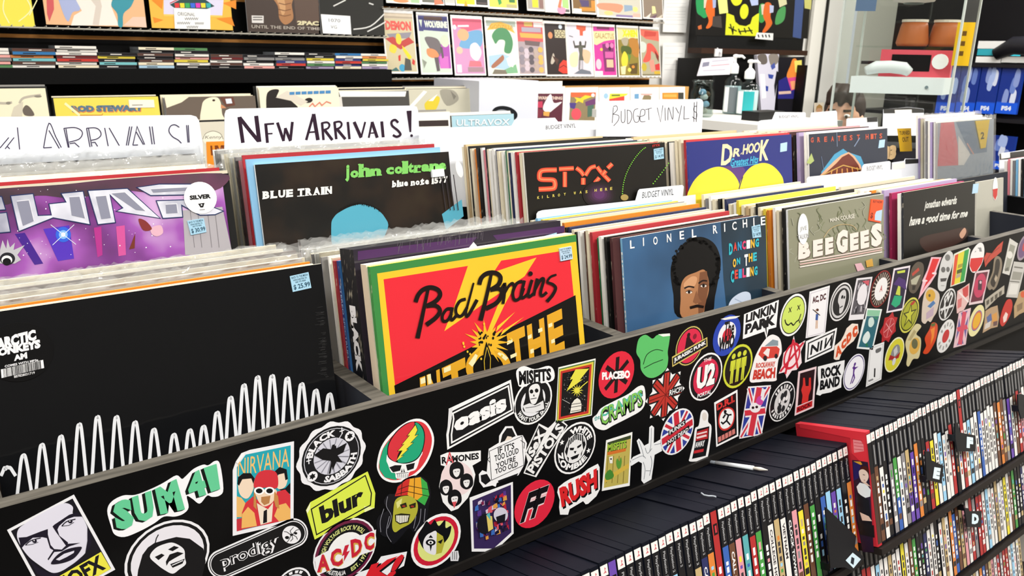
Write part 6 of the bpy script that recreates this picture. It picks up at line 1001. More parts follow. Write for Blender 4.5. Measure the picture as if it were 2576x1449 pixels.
# wire ledges
def ledge(c, p0, p1, Y, label, dpt=.10):
    a = wy(c, *p0, Y); b = wy(c, *p1, Y); mb = MB(); zz = (a.z+b.z)/2-.004
    for k in range(3): mb.tube(('#b8b4a8', .35), [(a.x, Y+k*dpt/2, zz), (b.x, Y+k*dpt/2, zz)], .0025, 6)
    x = a.x
    while x < b.x: mb.tube(('#b8b4a8', .35), [(x, Y-.006, zz+.006), (x, Y+dpt, zz-.003)], .0018, 5); x += .032
    mb.build('wire_ledge', None, label, 'wire shelf')
ledge('px', (-60, 60), (972, 94), 2.38, 'metal wire ledge carrying the row of album covers high on the slatwall')
ledge('px', (962, 27), (1672, 50), 2.40, 'metal wire ledge carrying the upper row of comics')
ledge('px', (962, 193), (1664, 197), 2.40, 'metal wire ledge carrying the lower row of comics')
def flat(name, cat, label, group, c, bl, w, h, Y, lean, th, col, edge='#efece4', sleeve=False, rough=.35):
    """thin upright item: bl = bottom-left pixel; returns (root, art in 0..1 x 0..1 face coordinates)"""
    B = wy(c, *bl, Y); W = V((0, math.sin(lean), math.cos(lean))); N = UX.cross(W); r = empty(name, B+UX*w/2, label, cat, group)
    a = Art(B, UX, W, k=.0002, rough=rough, step=6e-5); a.mb.hexa(col if not isinstance(col, str) else (col, rough), B, UX*w, -N*th, W*h, cs=((edge, .5), (edge, .5), None, None, (edge, .5), (edge, .5)))
    a.m = lambda x, y: (x*w, y*h); a.k = .0003; return r, a
Gw = 'album covers on the high wire ledge'
def pxr(a, c): a.crop(c)
r, a = flat('record_album', 'record album', 'yellow record album at the far left of the high wire ledge', Gw, 'Z1', (-530, 152), .31, .31, 2.40, .06, .004, '#ecdf52'); a.crop('Z1')
for q in ([(40, -60), (20, 60), (60, 150)], [(150, -40), (200, 60), (120, 140)], [(240, 0), (190, 100)]): a.line('#f4f0b4', q, 7, sm=1)
a.build('jacket', r)
r, a = flat('record_album', 'record album', 'peach record album with flowing white, teal and blue shapes on the high ledge', Gw, 'Z1', (300, 158), .31, .31, 2.40, .06, .004, '#eab88a', '#1a1a1a'); a.crop('Z1')
a.poly('#cf5a5c', [(300, -40), (345, -40), (350, 60), (320, 140), (305, 90)]); a.poly('#a8b2d8', [(380, -40), (480, -40), (520, 60), (470, 80), (440, 140), (400, 60)], 1); a.poly('#efe8de', [(470, -40), (730, -40), (720, 40), (770, 165), (460, 165), (480, 100), (530, 70)]); a.poly('#d8ccc0', [(560, -40), (620, 40), (600, 160), (640, 165), (660, 40), (640, -40)]); a.poly('#3e94a4', [(720, 30), (760, -30), (870, -40), (850, 40), (800, 90), (795, 170), (765, 165), (760, 90)], 1); a.poly('#e8c8b4', [(800, 165), (860, 110), (940, 110), (950, 178)]); a.build('jacket', r)
r, a = flat('record_album', 'record album', 'orange and sky coloured record album with rainbow drum and white note card', Gw, 'Z1', (985, 180), .285, .31, 2.40, .06, .004, '#eeb848', '#1a1a1a'); a.crop('Z1')
for q in ([(980, 0), (1060, -20), (1050, 60)], [(1440, 20), (1530, 0), (1530, 60)], [(990, 110), (1060, 130), (1000, 150)], [(1400, 120), (1500, 110), (1520, 170)]): a.poly('#e88a28', q)
a.poly('#dcd6ec', [(1060, -20), (1450, -20), (1440, 105), (1060, 100)]); a.poly('#f0c860', [(1060, 92), (1440, 100), (1440, 112), (1060, 106)]); a.poly('#2a4a4a', [(1100, 30), (1180, -10), (1320, -10), (1390, 40), (1330, 62), (1130, 52)])
for i, c in enumerate(('#d83a3a', '#e8d83a', '#3aa858', '#3a6ad8', '#d83ab0', '#e8d83a', '#3aa8a8')): a.poly(c, [(1130+i*34, 20), (1160+i*34, 20), (1162+i*34, 50), (1135+i*34, 50)])
for x in (1110, 1150): a.line('#c83a3a', [(1100, 22), (1180, -18)], 6)
a.build('jacket', r); b = Art(a.O, a.U, a.W, 'Z1', k=a.k+.001); b.base('#f4f4f2', [(1125, 52), (1360, 60), (1362, 190), (1132, 186)], th=a.k+.002); b.text('#2a2a2c', 'ORIGINAL', (1148, 78), (1262, 84), (1262, 106), (1150, 102), .0); [b.line('#2a2a2c', [(x0+(x1-x0)*t/14, y+(7 if t % 2 else -7)) for t in range(15)], 3) for x0, x1, y in ((1195, 1282, 122), (1146, 1230, 150), (1262, 1318, 152), (1208, 1282, 175))]; b.build('note_card', r, 'white hand written note card')
r, a = flat('record_album', 'record album', 'dark brown record album of a bare chested torso, block lettering at lower right', Gw, 'Z1', (1608, 205), .285, .31, 2.40, .06, .004, '#463a34', '#d8d8dc'); a.crop('Z1')
a.poly('#5c4a40', [(1900, -40), (2060, -40), (2070, 140), (1920, 150)]); a.poly('#a87850', [(1760, -40), (1900, -40), (1890, 30), (1900, 120), (1850, 160), (1810, 120), (1800, 40)], 1); a.poly('#c89a6c', [(1790, -20), (1835, -20), (1850, 60), (1830, 100), (1810, 40)], 1)
for y in (20, 60, 95): a.line('#7a5236', [(1805, y), (1845, y+10), (1885, y)], 6)
a.poly('#d8d4d0', [(1630, 100), (1708, 102), (1708, 150), (1632, 148)])
for y in (112, 128): a.line('#4a4644', [(1638, y), (1700, y)], 6)
a.text('#d8cfa8', '2PAC', (1925, 134), (2065, 138), (2066, 166), (1926, 162), .06); a.text('#b8b0a4', 'UNTIL THE END OF TIME', (1630, 160), (2070, 178), (2072, 196), (1630, 182), .01); a.build('jacket', r)
r, a = flat('record_album', 'record album', 'plain black record album in shiny plastic with a white price card', Gw, 'Z1', (2082, 218), .285, .31, 2.40, .06, .004, ('#3a3a38', .12), '#d8d8dc'); a.crop('Z1')
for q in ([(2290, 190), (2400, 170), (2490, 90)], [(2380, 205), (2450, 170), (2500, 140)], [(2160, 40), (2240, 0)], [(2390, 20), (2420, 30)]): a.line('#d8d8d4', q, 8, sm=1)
a.build('jacket', r); b = Art(a.O, a.U, a.W, 'Z1', k=a.k); b.base('#f2f2f2', [(2078, 92), (2268, 104), (2276, 224), (2092, 216)], th=a.k+.001); b.text('#4a5058', '1070', (2128, 120), (2204, 124), (2204, 146), (2130, 142), .0); b.text('#4a5058', 'VG', (2142, 164), (2182, 166), (2182, 186), (2142, 184), .0); b.build('note_card', r, 'white price card')
# compact disc columns
m = MB(); p0 = wy('Z1', -60, 440, 2.36); p1 = wy('Z1', 2520, 475, 2.36); m.box(('#040404', .6), p0.x, 2.34, p0.z-.016, p1.x, SW, p0.z-.001); m.box(('#040404', .6), p0.x, 2.335, p0.z-.05, p1.x, 2.343, p0.z-.001); m.build('disc_shelf', None, 'black shelf carrying the columns of stacked compact discs', 'shelf')
CDC = {'brown': '#5a4038', 'blue': '#3a78b0', 'orange': '#d88a50', 'teal': '#7ac0c4', 'black': '#242224', 'white': '#ece8e0', 'cream': '#ece0c4', 'red': '#c84038', 'maroon': '#6a2c2c', 'yellow': '#dcc84a', 'grey': '#8c8a88', 'pink': '#e8a8a0', 'navy': '#3a4078', 'green': '#5a8a5a', 'lavender': '#a898b8', 'sky': '#a8c8dc'}
cols = [(-190, 82, 'green pink grey pink white white'), (90, 370, 'white brown teal orange blue brown'), (374, 643, 'cream white red maroon white white white'), (648, 893, 'black teal black yellow black'), (905, 1136, 'sky cream brown black brown black cream'), (1142, 1362, 'black white yellow pink white black green'), (1368, 1577, 'black brown white maroon brown'), (1585, 1783, 'pink white black grey black'), (1788, 1980, 'black red navy grey black white'), (1985, 2165, 'lavender green white yellow black black'), (2172, 2343, 'cream navy red navy white blue'), (2347, 2515, 'lavender white green yellow orange white')]
for ci, (xa, xb, cs) in enumerate(cols):
    a0 = wy('Z1', xa, 440, 2.36); a1 = wy('Z1', xb, 440, 2.36); z = p0.z; R = random.Random(ci)
    for k, cn in enumerate(cs.split()):
        j = R.uniform(-.004, .004); mb = MB(); x0, x1 = a0.x+j, a1.x+j-.002; t = .0102; y0 = 2.36+R.uniform(-.004, .004)
        mb.box(('#808488', .2), x0, y0, z, x1, y0+.12, z+t-.0006, cs=(None, None, (CDC[cn], .25), None, None, None))
        ft = CDC['white' if cn in ('black', 'navy', 'maroon', 'brown') else 'black']; u0 = R.uniform(.1, .4)
        mb.face((ft, .3), [(x0+(x1-x0)*u, y0-.0004, zz) for u, zz in ((u0, z+.0035), (u0+.3, z+.0035), (u0+.3, z+.0062), (u0, z+.0062))])
        mb.face(('#56585c', .25), [(x0, y0-.0004, z), (x1, y0-.0004, z), (x1, y0-.0004, z+.0012), (x0, y0-.0004, z+.0012)])
        mb.build('compact_disc_case', None, f'{cn} compact disc, {"bottom" if k == 0 else ORD[k+1]+" from bottom"} of the {ORD[ci+1] if ci else "first"} column from left', 'compact disc', 'compact discs stacked on the slatwall shelf'); z += t
# comics, lower row then the cropped upper row
GC = 'comics on the lower wire ledge'
def comic(c, bl, wpx, label, bg, layers, group=GC, h=.262, Y=2.405, lean=.15):
    b0 = wy(c, *bl, Y); b1 = wy(c, bl[0]+wpx, bl[1], Y); w = b1.x-b0.x
    r, a = flat('comic_book', 'comic book', label, group, c, bl, w, h, Y, lean, .003, ('#f2f0ec', .12), '#f6f4f0'); a.poly(bg, [(.04, .03), (.97, .03), (.97, .95), (.04, .95)])
    for l in layers: {'p': a.poly, 'c': a.circ, 'l': a.line, 't': a.box_text}[l[0]](*l[1:])
    a.line('#f6f6f4', [(.05, .97), (.95, .97)], .02); a.build('cover', r)
comic('A6', (85, 1135), 480, 'comic with red title and a yellow and red winged figure, first in lower row', '#c8bc98', [('p', '#d8c8b0', [(.04, .86), (.97, .86), (.97, .95), (.04, .95)]), ('t', '#d8544a', 'DEMON', .08, .68, .9, .83, .06), ('p', '#8a8690', [(.1, .62), (.9, .66), (.8, .56), (.2, .55)]), ('p', '#b83a34', [(0.04, .55), (.3, .58), (.5, .5), (.8, .58), (.96, .5), (.7, .44), (.5, .38), (.25, .46)]), ('p', '#e0c83a', [(.4, .62), (.52, .62), (.55, .52), (.48, .46), (.38, .5)], 1), ('p', '#e0c83a', [(.2, .46), (.38, .42), (.3, .32), (.14, .36)], 1), ('p', '#e8d020', [(.55, .45), (.7, .36), (.84, .26), (.74, .22), (.58, .36)]), ('p', '#c83028', [(.4, .28), (.48, .3), (.46, .2), (.4, .2)]), ('p', '#c83028', [(.86, .24), (.93, .2), (.9, .13), (.82, .16)]), ('p', '#3a6a68', [(.1, .04), (.3, .1), (.4, .04)]), ('c', '#3a9ac0', .5, .09, .1, .06), ('p', '#4a4840', [(.55, .05), (.62, .25), (.78, .22), (.8, .05)])])
comic('A6', (615, 1150), 480, 'comic with pale title on navy and a grey figure over magenta', '#c8d4c4', [('p', '#3c3c78', [(.04, .95), (.97, .95), (.97, .7), (.04, .72)]), ('p', '#5a4038', [(.22, .88), (.8, .88), (.8, .94), (.22, .94)]), ('t', '#dce4d0', 'WOLVERINE', .22, .76, .95, .87, .06), ('p', '#a84aa8', [(.6, .5), (.97, .5), (.97, .1), (.62, .1), (.55, .35)]), ('p', '#c868b8', [(.62, .3), (.9, .3), (.9, .1), (.62, .1)]), ('p', '#6a6264', [(.2, .6), (.6, .58), (.7, .4), (.5, .25), (.35, .4)], 1), ('c', '#c8d0b8', .83, .55, .14, .1), ('p', '#e08a58', [(.25, .42), (.5, .4), (.6, .3), (.4, .27), (.24, .32)], 1), ('p', '#5a5054', [(.45, .28), (.58, .28), (.6, .06), (.5, .05)]), ('p', '#5a5054', [(.66, .45), (.74, .45), (.76, .28), (.7, .26)]), ('p', '#8a9080', [(.06, .25), (.2, .2), (.1, .1)]), ('p', '#3c3c78', [(.04, .9), (.18, .9), (.18, .7), (.04, .7)]), ('p', '#c8d4c4', [(.06, .88), (.16, .88), (.12, .76)])])
comic('A6', (1135, 1165), 480, 'comic of pink, blue and orange swirling shapes, third in lower row', '#c890b8', [('p', '#d8607c', [(.04, .95), (.97, .95), (.97, .8), (.5, .74), (.04, .84)]), ('p', '#6aa0c8', [(.5, .72), (.95, .75), (.9, .5), (.5, .45), (.2, .5)], 1), ('c', '#d8a87c', .35, .68, .18, .1), ('p', '#e8e0e4', [(.55, .5), (.75, .55), (.9, .4), (.75, .25), (.55, .32)], 1), ('c', '#e8b8a0', .2, .42, .1, .06), ('p', '#d8707c', [(.5, .25), (.85, .24), (.88, .15), (.45, .15)]), ('p', '#a08088', [(.42, .06), (.92, .06), (.92, .14), (.42, .14)]), ('p', '#f0f0f0', [(.08, .05), (.22, .05), (.22, .18), (.08, .18)]), ('l', '#f4f0f0', [(.2, .82), (.55, .83)], .03), ('c', '#f0f0f0', .1, .8, .05, .04)])
comic('A6', (1650, 1170), 480, 'comic with yellow arched title above a green curling shape', '#d8e4d8', [('p', '#a8b4a8', [(.04, .95), (.97, .95), (.97, .85), (.04, .85)]), ('p', '#e0b048', [(.05, .78), (.2, .9), (.5, .93), (.8, .88), (.95, .74), (.6, .82), (.3, .8)]), ('t', '#b88028', 'GODZILLA', .16, .81, .9, .88, .0), ('p', '#4a8a5c', [(.2, .7), (.4, .82), (.7, .8), (.85, .6), (.75, .4), (.55, .42), (.6, .6), (.42, .62), (.3, .55), (.24, .6)], 1), ('p', '#a8c8e0', [(.05, .34), (.5, .38), (.9, .3), (.6, .1), (.05, .15)]), ('p', '#a06a50', [(.12, .18), (.4, .32), (.5, .36), (.52, .28), (.3, .17), (.15, .13)], 1), ('p', '#7ab088', [(.5, .1), (.9, .2), (.95, .05), (.6, .04)]), ('p', '#7a7264', [(.12, .03), (.6, .03), (.55, .1), (.2, .11)]), ('p', '#f4f4f0', [(.6, .3), (.8, .36), (.9, .5), (.95, .4), (.8, .15), (.65, .18)])])
comic('A6', (2120, 1165), 420, 'comic with orange title band above a crowd of grey machines', '#a89aa0', [('p', '#c85a5c', [(.04, .95), (.97, .95), (.97, .6), (.04, .6)]), ('p', '#c8b060', [(.3, .87), (.6, .87), (.6, .94), (.3, .94)]), ('p', '#e8e4e4', [(.64, .86), (.96, .86), (.96, .94), (.64, .94)]), ('p', '#e0a850', [(.12, .75), (.95, .74), (.95, .66), (.15, .67)]), ('p', '#a8a0b0', [(.2, .85), (.9, .85), (.9, .77), (.2, .77)]), ('p', '#6a5a5c', [(.28, .62), (.85, .6), (.8, .52), (.3, .54)])]+[('c', ['#8a8490', '#c8bcc8', '#5a545c', '#b0a098', '#e0b060'][i % 5], .15+.17*(i % 5), .1+.11*(i//5)+.03*(i % 2), .09, .05) for i in range(20)])
comic('A7', (225, 1235), 355, 'dark comic with pale title and a red cloth at its lower corner', '#241616', [('p', '#c8c09a', [(.48, .77), (.95, .77), (.95, .84), (.48, .84)]), ('p', '#c8c09a', [(.48, .7), (.95, .7), (.95, .76), (.48, .76)]), ('l', '#4a3a20', [(.5, .79), (.56, .83), (.62, .78), (.68, .83), (.74, .78), (.82, .83), (.92, .79)], .015), ('l', '#4a3a20', [(.5, .71), (.58, .75), (.66, .71), (.74, .75), (.84, .71), (.92, .75)], .015), ('c', '#d0885c', .28, .74, .1, .06), ('c', '#c8d8e8', .75, .9, .08, .04), ('p', '#b8b0a4', [(.22, .25), (.36, .42), (.42, .3), (.3, .22)], 1), ('p', '#4a3028', [(.3, .38), (.6, .3), (.5, .2)]), ('p', '#cc3a2c', [(.55, .1), (.62, .22), (.8, .3), (.96, .28), (.96, .05), (.75, .05)]), ('l', '#7a1a14', [(.6, .15), (.8, .2), (.95, .16)], .02)])
comic('A7', (585, 1240), 410, 'pale comic of a figure with raised arms under a red emblem', '#d4d0dc', [('p', '#cc5a3c', [(.4, .95), (.78, .94), (.76, .86), (.65, .84), (.64, .76), (.52, .76), (.52, .86), (.4, .88)]), ('p', '#e8d4b0', [(.1, .4), (.4, .45), (.35, .2), (.1, .2)], 1), ('p', '#dcb898', [(.6, .5), (.9, .45), (.8, .25), (.6, .3)], 1), ('c', '#4a4a44', .52, .61, .05, .05), ('l', '#4a4a44', [(.5, .56), (.3, .55), (.26, .66)], .05), ('l', '#4a4a44', [(.54, .56), (.7, .56), (.74, .66)], .05), ('p', '#5a5a50', [(.42, .57), (.62, .57), (.58, .4), (.62, .3), (.42, .3), (.46, .42)]), ('l', '#7a7a80', [(.46, .3), (.42, .12)], .07), ('l', '#a8a8b4', [(.56, .3), (.54, .12)], .07), ('p', '#6a7280', [(.2, .05), (.5, .14), (.85, .1), (.9, .04)]), ('l', '#6a7078', [(.1, .75), (.25, .73)], .015)])
comic('A7', (1005, 1245), 365, 'magenta comic with cream title lettering and a flat number card', '#c83a9a', [('p', '#e4d4a0', [(.04, .86), (.97, .88), (.97, .72), (.5, .68), (.15, .6), (.04, .62)]), ('p', '#7a2a5a', [(.2, .95), (.75, .95), (.75, .9), (.2, .9)]), ('t', '#8a6a30', 'GALACTUS', .1, .73, .93, .83, .0), ('p', '#7a2a68', [(.4, .62), (.9, .66), (.9, .1), (.45, .1)]), ('c', '#e07ab0', .62, .6, .08, .05), ('c', '#e07ab0', .82, .6, .08, .05), ('c', '#3a1430', .72, .54, .06, .04), ('p', '#c85aa0', [(.5, .48), (.88, .48), (.86, .36), (.5, .36)]), ('p', '#e8b898', [(.55, .33), (.85, .33), (.85, .18), (.55, .18)]), ('c', '#c8c0d0', .2, .24, .12, .1), ('c', '#e8c050', .35, .52, .06, .03), ('p', '#f0ece8', [(.04, .03), (.36, .03), (.36, .11), (.04, .11)])])
comic('A7', (1395, 1248), 350, 'olive comic with slanted yellow title and yellow figures', '#8a7c34', [('p', '#d4d09a', [(.04, .95), (.97, .95), (.97, .76), (.04, .72)]), ('t', '#e4d42c', 'X-MEN', .25, .78, .95, .92, .08), ('p', '#a8a08a', [(.2, .74), (.5, .76), (.45, .62), (.28, .62)], 1), ('p', '#b07a34', [(.55, .74), (.95, .72), (.95, .4), (.65, .46)], 1), ('p', '#4a5a24', [(.2, .6), (.6, .58), (.6, .45), (.2, .45)], 1), ('p', '#dccc3a', [(.15, .35), (.3, .5), (.45, .4), (.4, .22), (.2, .2)], 1), ('p', '#5a8a3a', [(.45, .46), (.6, .42), (.5, .28)]), ('p', '#d8d0a8', [(.1, .2), (.35, .22), (.3, .05), (.12, .05)]), ('p', '#5a4a24', [(.5, .25), (.9, .28), (.85, .06), (.55, .06)]), ('c', '#d88a3a', .68, .2, .07, .03), ('c', '#e0d060', .5, .14, .08, .04)])
comic('A7', (1765, 1250), 315, 'comic with coral title and a red running figure, last in lower row', '#a8a48a', [('p', '#d86a5a', [(.04, .95), (.97, .92), (.97, .72), (.3, .76), (.04, .84)]), ('p', '#c04a40', [(.2, .8), (.8, .82), (.85, .9), (.25, .92)]), ('p', '#c8d0c8', [(.04, .7), (.3, .66), (.25, .52), (.04, .5)], 1), ('p', '#e0584c', [(.1, .32), (.3, .5), (.35, .66), (.6, .66), (.85, .52), (.9, .4), (.55, .52), (.5, .36), (.3, .3)], 1), ('p', '#7a3028', [(.7, .55), (.92, .42), (.9, .3), (.78, .4)]), ('c', '#b8a838', .15, .2, .13, .08), ('p', '#d09080', [(.4, .32), (.65, .36), (.7, .12), (.5, .1)]), ('p', '#c83a3c', [(.7, .25), (.95, .28), (.95, .14), (.72, .14)]), ('p', '#c8a83a', [(.65, .12), (.97, .12), (.97, .06), (.65, .06)]), ('p', '#7a7458', [(.04, .03), (.97, .03), (.97, .06), (.04, .06)])])
GU = 'comics on the upper wire ledge, cropped by the top of the photo'
UP = [('A6', (75, 40), 535, 'pale comic with orange patch', '#dcd8c0', [('c', '#e0905c', .42, .04, .22, .03), ('p', '#a8c898', [(.7, .02), (.95, .02), (.95, .12), (.72, .12)])]), ('A6', (615, 62), 355, 'grey and coral comic', '#6a6a60', [('p', '#e07a58', [(.55, .0), (.97, .02), (.85, .1), (.8, .2), (.6, .2)])]), ('A6', (985, 75), 150, 'white backed comic', '#c8c8c0', []), ('A6', (1150, 85), 300, 'bright yellow comic', '#e4dc2a', [('p', '#d8a82a', [(.4, .0), (.5, .1), (.6, .0)]), ('p', '#c8c020', [(.1, .06), (.4, .15), (.2, .2)])]), ('A6', (1455, 100), 190, 'black comic', '#1c1618', [('l', '#5a4a48', [(.1, .06), (.9, .06)], .02)]), ('A6', (1650, 130), 460, 'yellow and green comic with grey plate', '#e4dc5a', [('p', '#3a9a4a', [(.35, .06), (.45, .1), (.42, .2), (.3, .2)]), ('p', '#b8b078', [(.6, .03), (.95, .03), (.95, .09), (.6, .09)]), ('p', '#3a7a3a', [(.7, .12), (.9, .12), (.9, .2), (.7, .2)])]), ('A7', (-85, 170), 280, 'grey comic with yellow panel', '#a8a29a', [('p', '#e4d02a', [(.3, .06), (.65, .06), (.65, .2), (.3, .2)]), ('p', '#8a6a64', [(.7, .05), (.95, .05), (.95, .2), (.7, .2)])]), ('A7', (205, 195), 405, 'white comic with pink and green figures', '#f4ece4', [('c', '#e898b8', .65, .05, .18, .07), ('p', '#a8dc80', [(.7, .1), (.95, .08), (.95, .25), (.7, .25)]), ('p', '#d87a58', [(.5, .1), (.62, .08), (.7, .25), (.6, .25)]), ('p', '#5a5a58', [(.8, .02), (.97, .02), (.97, .07), (.82, .07)])]), ('A7', (645, 215), 390, 'orange edged comic with brown panel', '#7a5a2a', [('p', '#e08a28', [(.8, .06), (.97, .08), (.97, .25), (.8, .25)]), ('p', '#c8882a', [(.3, .05), (.95, .06), (.95, .12), (.3, .12)]), ('p', '#4a3a6a', [(.4, .13), (.7, .14), (.7, .25), (.3, .25)]), ('p', '#f0ece0', [(.05, .02), (.38, .02), (.38, .09), (.05, .09)])]), ('A7', (1045, 270), 730, 'wide comic of coral and pale grey figures', '#c8c4b4', [('p', '#e09070', [(.05, .15), (.3, .12), (.5, .1), (.55, .25), (.05, .25)], 1), ('c', '#d8c880', .25, .08, .1, .04), ('p', '#8aa0b8', [(.6, .12), (.8, .16), (.78, .25), (.6, .25)]), ('p', '#8a7aa8', [(.4, .02), (.8, .02), (.78, .06), (.42, .06)]), ('p', '#e8b0a0', [(.78, .03), (.97, .03), (.97, .1), (.8, .1)]), ('c', '#e0d880', .85, .18, .06, .05)]), ('A7', (1790, 300), 330, 'brown and white comic', '#8a7a6a', [('p', '#e8dc9a', [(.45, .1), (.65, .12), (.6, .25), (.45, .25)]), ('p', '#e0d8cc', [(.1, .02), (.4, .12), (.3, .02)]), ('p', '#6a5060', [(.3, .02), (.7, .1), (.6, .02)]), ('p', '#d0c8b8', [(.7, .03), (.95, .1), (.9, .02)])])]
for i, (c, bl, wp, lab, bg, ly) in enumerate(UP): comic(c, bl, wp, f'{lab}, {ORD[i+1] if i else "first"} from left, upper comic ledge', bg, ly, GU)
# ---------------------------------------------------------------- bins of records against the slatwall
P_x = wy('A4', 2040, 48, 2.02).x
wb = empty('record_bin', (1.1, 2.2, FLOOR), 'low black record bin standing against the slatwall', 'record bin'); xw0, xw1 = -1.3, onY(1660, 280, 2.1).x
m = MB(); m.box(BLK, xw0, 1.72, FLOOR, xw1, 1.74, .0); m.build('front_board', wb); m = MB(); m.box(BLK, xw0, 1.74, FLOOR, xw1, 2.42, -.16); m.build('plinth', wb); m = MB(); m.box(BLK, xw0, 2.00, -.16, P_x, 2.015, .05); m.build('step_board', wb)
def wall_lp(c, tl, tr, Y, label, col, edge='#e8e2d0', lean=.1, rough=.3, n=4, sc_=('cream', 'white', 'black', 'cream', 'grey', 'cream'), seed=1):
    P = wy(c, *tl, Y); Q = wy(c, *tr, Y); w = max(.3, Q.x-P.x); W = V((0, math.sin(lean), math.cos(lean))); N = UX.cross(W); r = empty('record_album', P-W*.3+UX*w/2, label, 'record album', 'record albums in the bins against the slatwall')
    a = Art(P, UX, W, c, k=.0002, rough=rough, step=6e-5); a.mb.hexa((col, rough), P-W*.3, UX*w, -N*.004, W*.3, cs=((edge, .5), (edge, .5), None, None, (edge, .5), (edge, .5))); R = random.Random(seed)
    for i in range(n):
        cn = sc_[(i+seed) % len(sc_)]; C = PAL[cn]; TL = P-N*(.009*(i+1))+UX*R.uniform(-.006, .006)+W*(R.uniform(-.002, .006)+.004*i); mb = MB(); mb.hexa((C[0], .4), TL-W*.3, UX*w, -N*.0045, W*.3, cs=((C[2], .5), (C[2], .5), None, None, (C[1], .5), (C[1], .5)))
        mb.build('record_album', None, f'{cn} record album, {ORD[i+1]+" " if i else ""}behind the {label.split(",")[0]}', 'record album', 'record albums in the bins against the slatwall')
    return r, a
YW = 2.09
r, a = wall_lp('A3', (-900, 150), (495, 190), YW, 'cream record album with grey brush marks, against the wall at far left', '#ece4c6', seed=2)
for q in ([(210, 300), (260, 240), (440, 210)], [(130, 290), (60, 300), (-40, 295)]): a.line('#b8b0a0', q, 26, sm=1)
a.poly('#6a6058', [(245, 370), (280, 320), (330, 350), (370, 430), (270, 430)], 1); a.circ('#8a8478', 90, 298, 26, 16); a.circ('#8a8478', 410, 225, 40, 12); a.poly('#d0c8b4', [(150, 340), (250, 280), (240, 440), (120, 440)]); a.build('jacket', r)
r, a = wall_lp('A3', (575, 245), (1690, 245), YW, 'yellow record album with blue and orange shaded lettering, against the wall', '#ead45a', '#d8d0a8', n=2, sc_=('black', 'cream', 'maroon'), seed=3)
for o, c in ((0, '#d8844a'), (-10, '#5a7486')): a.text(c, 'ROD STEWART', (775+o, 335+o), (1555+o, 325+o), (1550+o, 395+o), (790+o, 405+o), .08)
a.line('#c8883a', [(790, 330), (870, 428), (1100, 428), (1110, 410)], 9); a.line('#f4ecb4', [(700, 300), (860, 430)], 26); a.build('jacket', r); b = Art(a.O, a.U, a.W, 'A3', k=a.k); b.base('#efe9d8', [(1388, 262), (1660, 262), (1670, 345), (1395, 348)], th=a.k+.001); b.line('#3a3a3a', [(1425, 320), (1540, 318)], 7); b.build('price_sticker', r, 'cream price label')
r, a = wall_lp('A3', (1775, 235), (2720, 222), YW, 'brown and cream record album with a white bird head, against the wall', '#6a5e54', '#d8d8dc', seed=4, n=3)
a.poly('#efe6c8', [(1775, 232), (2040, 232), (1960, 290), (1800, 350)]); a.poly('#efe6c8', [(2180, 520), (2180, 330), (2210, 265), (2280, 235), (2350, 240), (2385, 300), (2400, 420), (2440, 520)], 1); a.circ('#3a2a20', 2308, 268, 16, 12); a.poly('#c88a64', [(2385, 310), (2420, 330), (2445, 352), (2385, 356)]); a.poly('#6a4438', [(2370, 235), (2520, 232), (2540, 320), (2445, 340)]); a.build('jacket', r)
b = Art(a.O, a.U, a.W, 'A3', k=a.k); b.base('#dce0ea', [(2432, 252), (2495, 248), (2508, 300), (2445, 306)], th=a.k+.001); b.build('price_sticker', r, 'white price sticker')
r, a = wall_lp('A4', (175, 122), (830, 112), YW, 'cream record album with black figure and blue lettering strip, against the wall', '#ece4cc', '#d8d4c8', seed=5, n=4)
a.poly('#2c2826', [(240, 270), (245, 160), (290, 122), (350, 125), (330, 190), (400, 190), (480, 240), (500, 290), (260, 290)], 1); a.circ('#2c2826', 605, 215, 36, 22, rot=-10); a.poly('#d8d0c0', [(320, 190), (420, 130), (600, 225), (540, 260), (460, 220)]); [a.poly('#4a86b8', [(440+i*52, 142-i*2), (484+i*52, 140-i*2), (484+i*52, 166-i*2), (440+i*52, 168-i*2)]) for i in range(7)]; a.line('#d8826a', [(610, 270), (640, 240), (660, 268), (700, 232), (720, 258), (760, 225), (800, 240)], 10); a.build('jacket', r)
r, a = wall_lp('A4', (862, 138), (1460, 140), YW, 'black record album with a white top band, against the wall', '#4c4a46', '#efece4', seed=6, n=4); a.poly('#f0eee6', [(865, 136), (1450, 136), (1440, 182), (880, 184)]); a.poly('#d8d4cc', [(865, 184), (890, 184), (905, 300), (880, 300)]); a.build('jacket', r)
r, a = wall_lp('A4', (1470, 118), (1990, 112), YW, 'pale record album in crinkled plastic with a yellow splash, against the wall', '#c8c4b0', '#ece8d8', seed=7, n=4)
a.poly('#d8c23a', [(1610, 240), (1700, 180), (1740, 200), (1700, 300), (1630, 310)], 1); a.poly('#f4f2ea', [(1480, 260), (1600, 130), (1630, 140), (1520, 260)]); a.poly('#f4f2ea', [(1640, 220), (1720, 160), (1680, 220)]); a.poly('#9a9688', [(1740, 130), (1860, 130), (1900, 210), (1800, 260)], 1); a.poly('#7a766c', [(1830, 130), (1880, 180), (1860, 210)]); a.build('jacket', r)
r, a = wall_lp('A1', (1700, 262), (2440, 258), 1.80, 'grey cream album with oval emblem and orange band, front of the wall bin', '#d0cab8', '#d8d8d0', seed=8, n=2)
a.circ('#e4dfcc', 2300, 420, 112, 82, a0=0, a1=360); a.line('#8a8676', [(2190, 430), (2220, 370), (2300, 342), (2380, 370), (2410, 430)], 8, sm=1); a.text('#6a6658', 'Kenny', (2212, 392), (2400, 388), (2400, 432), (2212, 436), .0, .2); a.poly('#e08a2a', [(2225, 458), (2460, 450), (2470, 760), (2240, 760)]); a.text('#7a3a14', 'LIVE', (2270, 500), (2450, 494), (2455, 600), (2280, 606), .06); a.build('jacket', r)
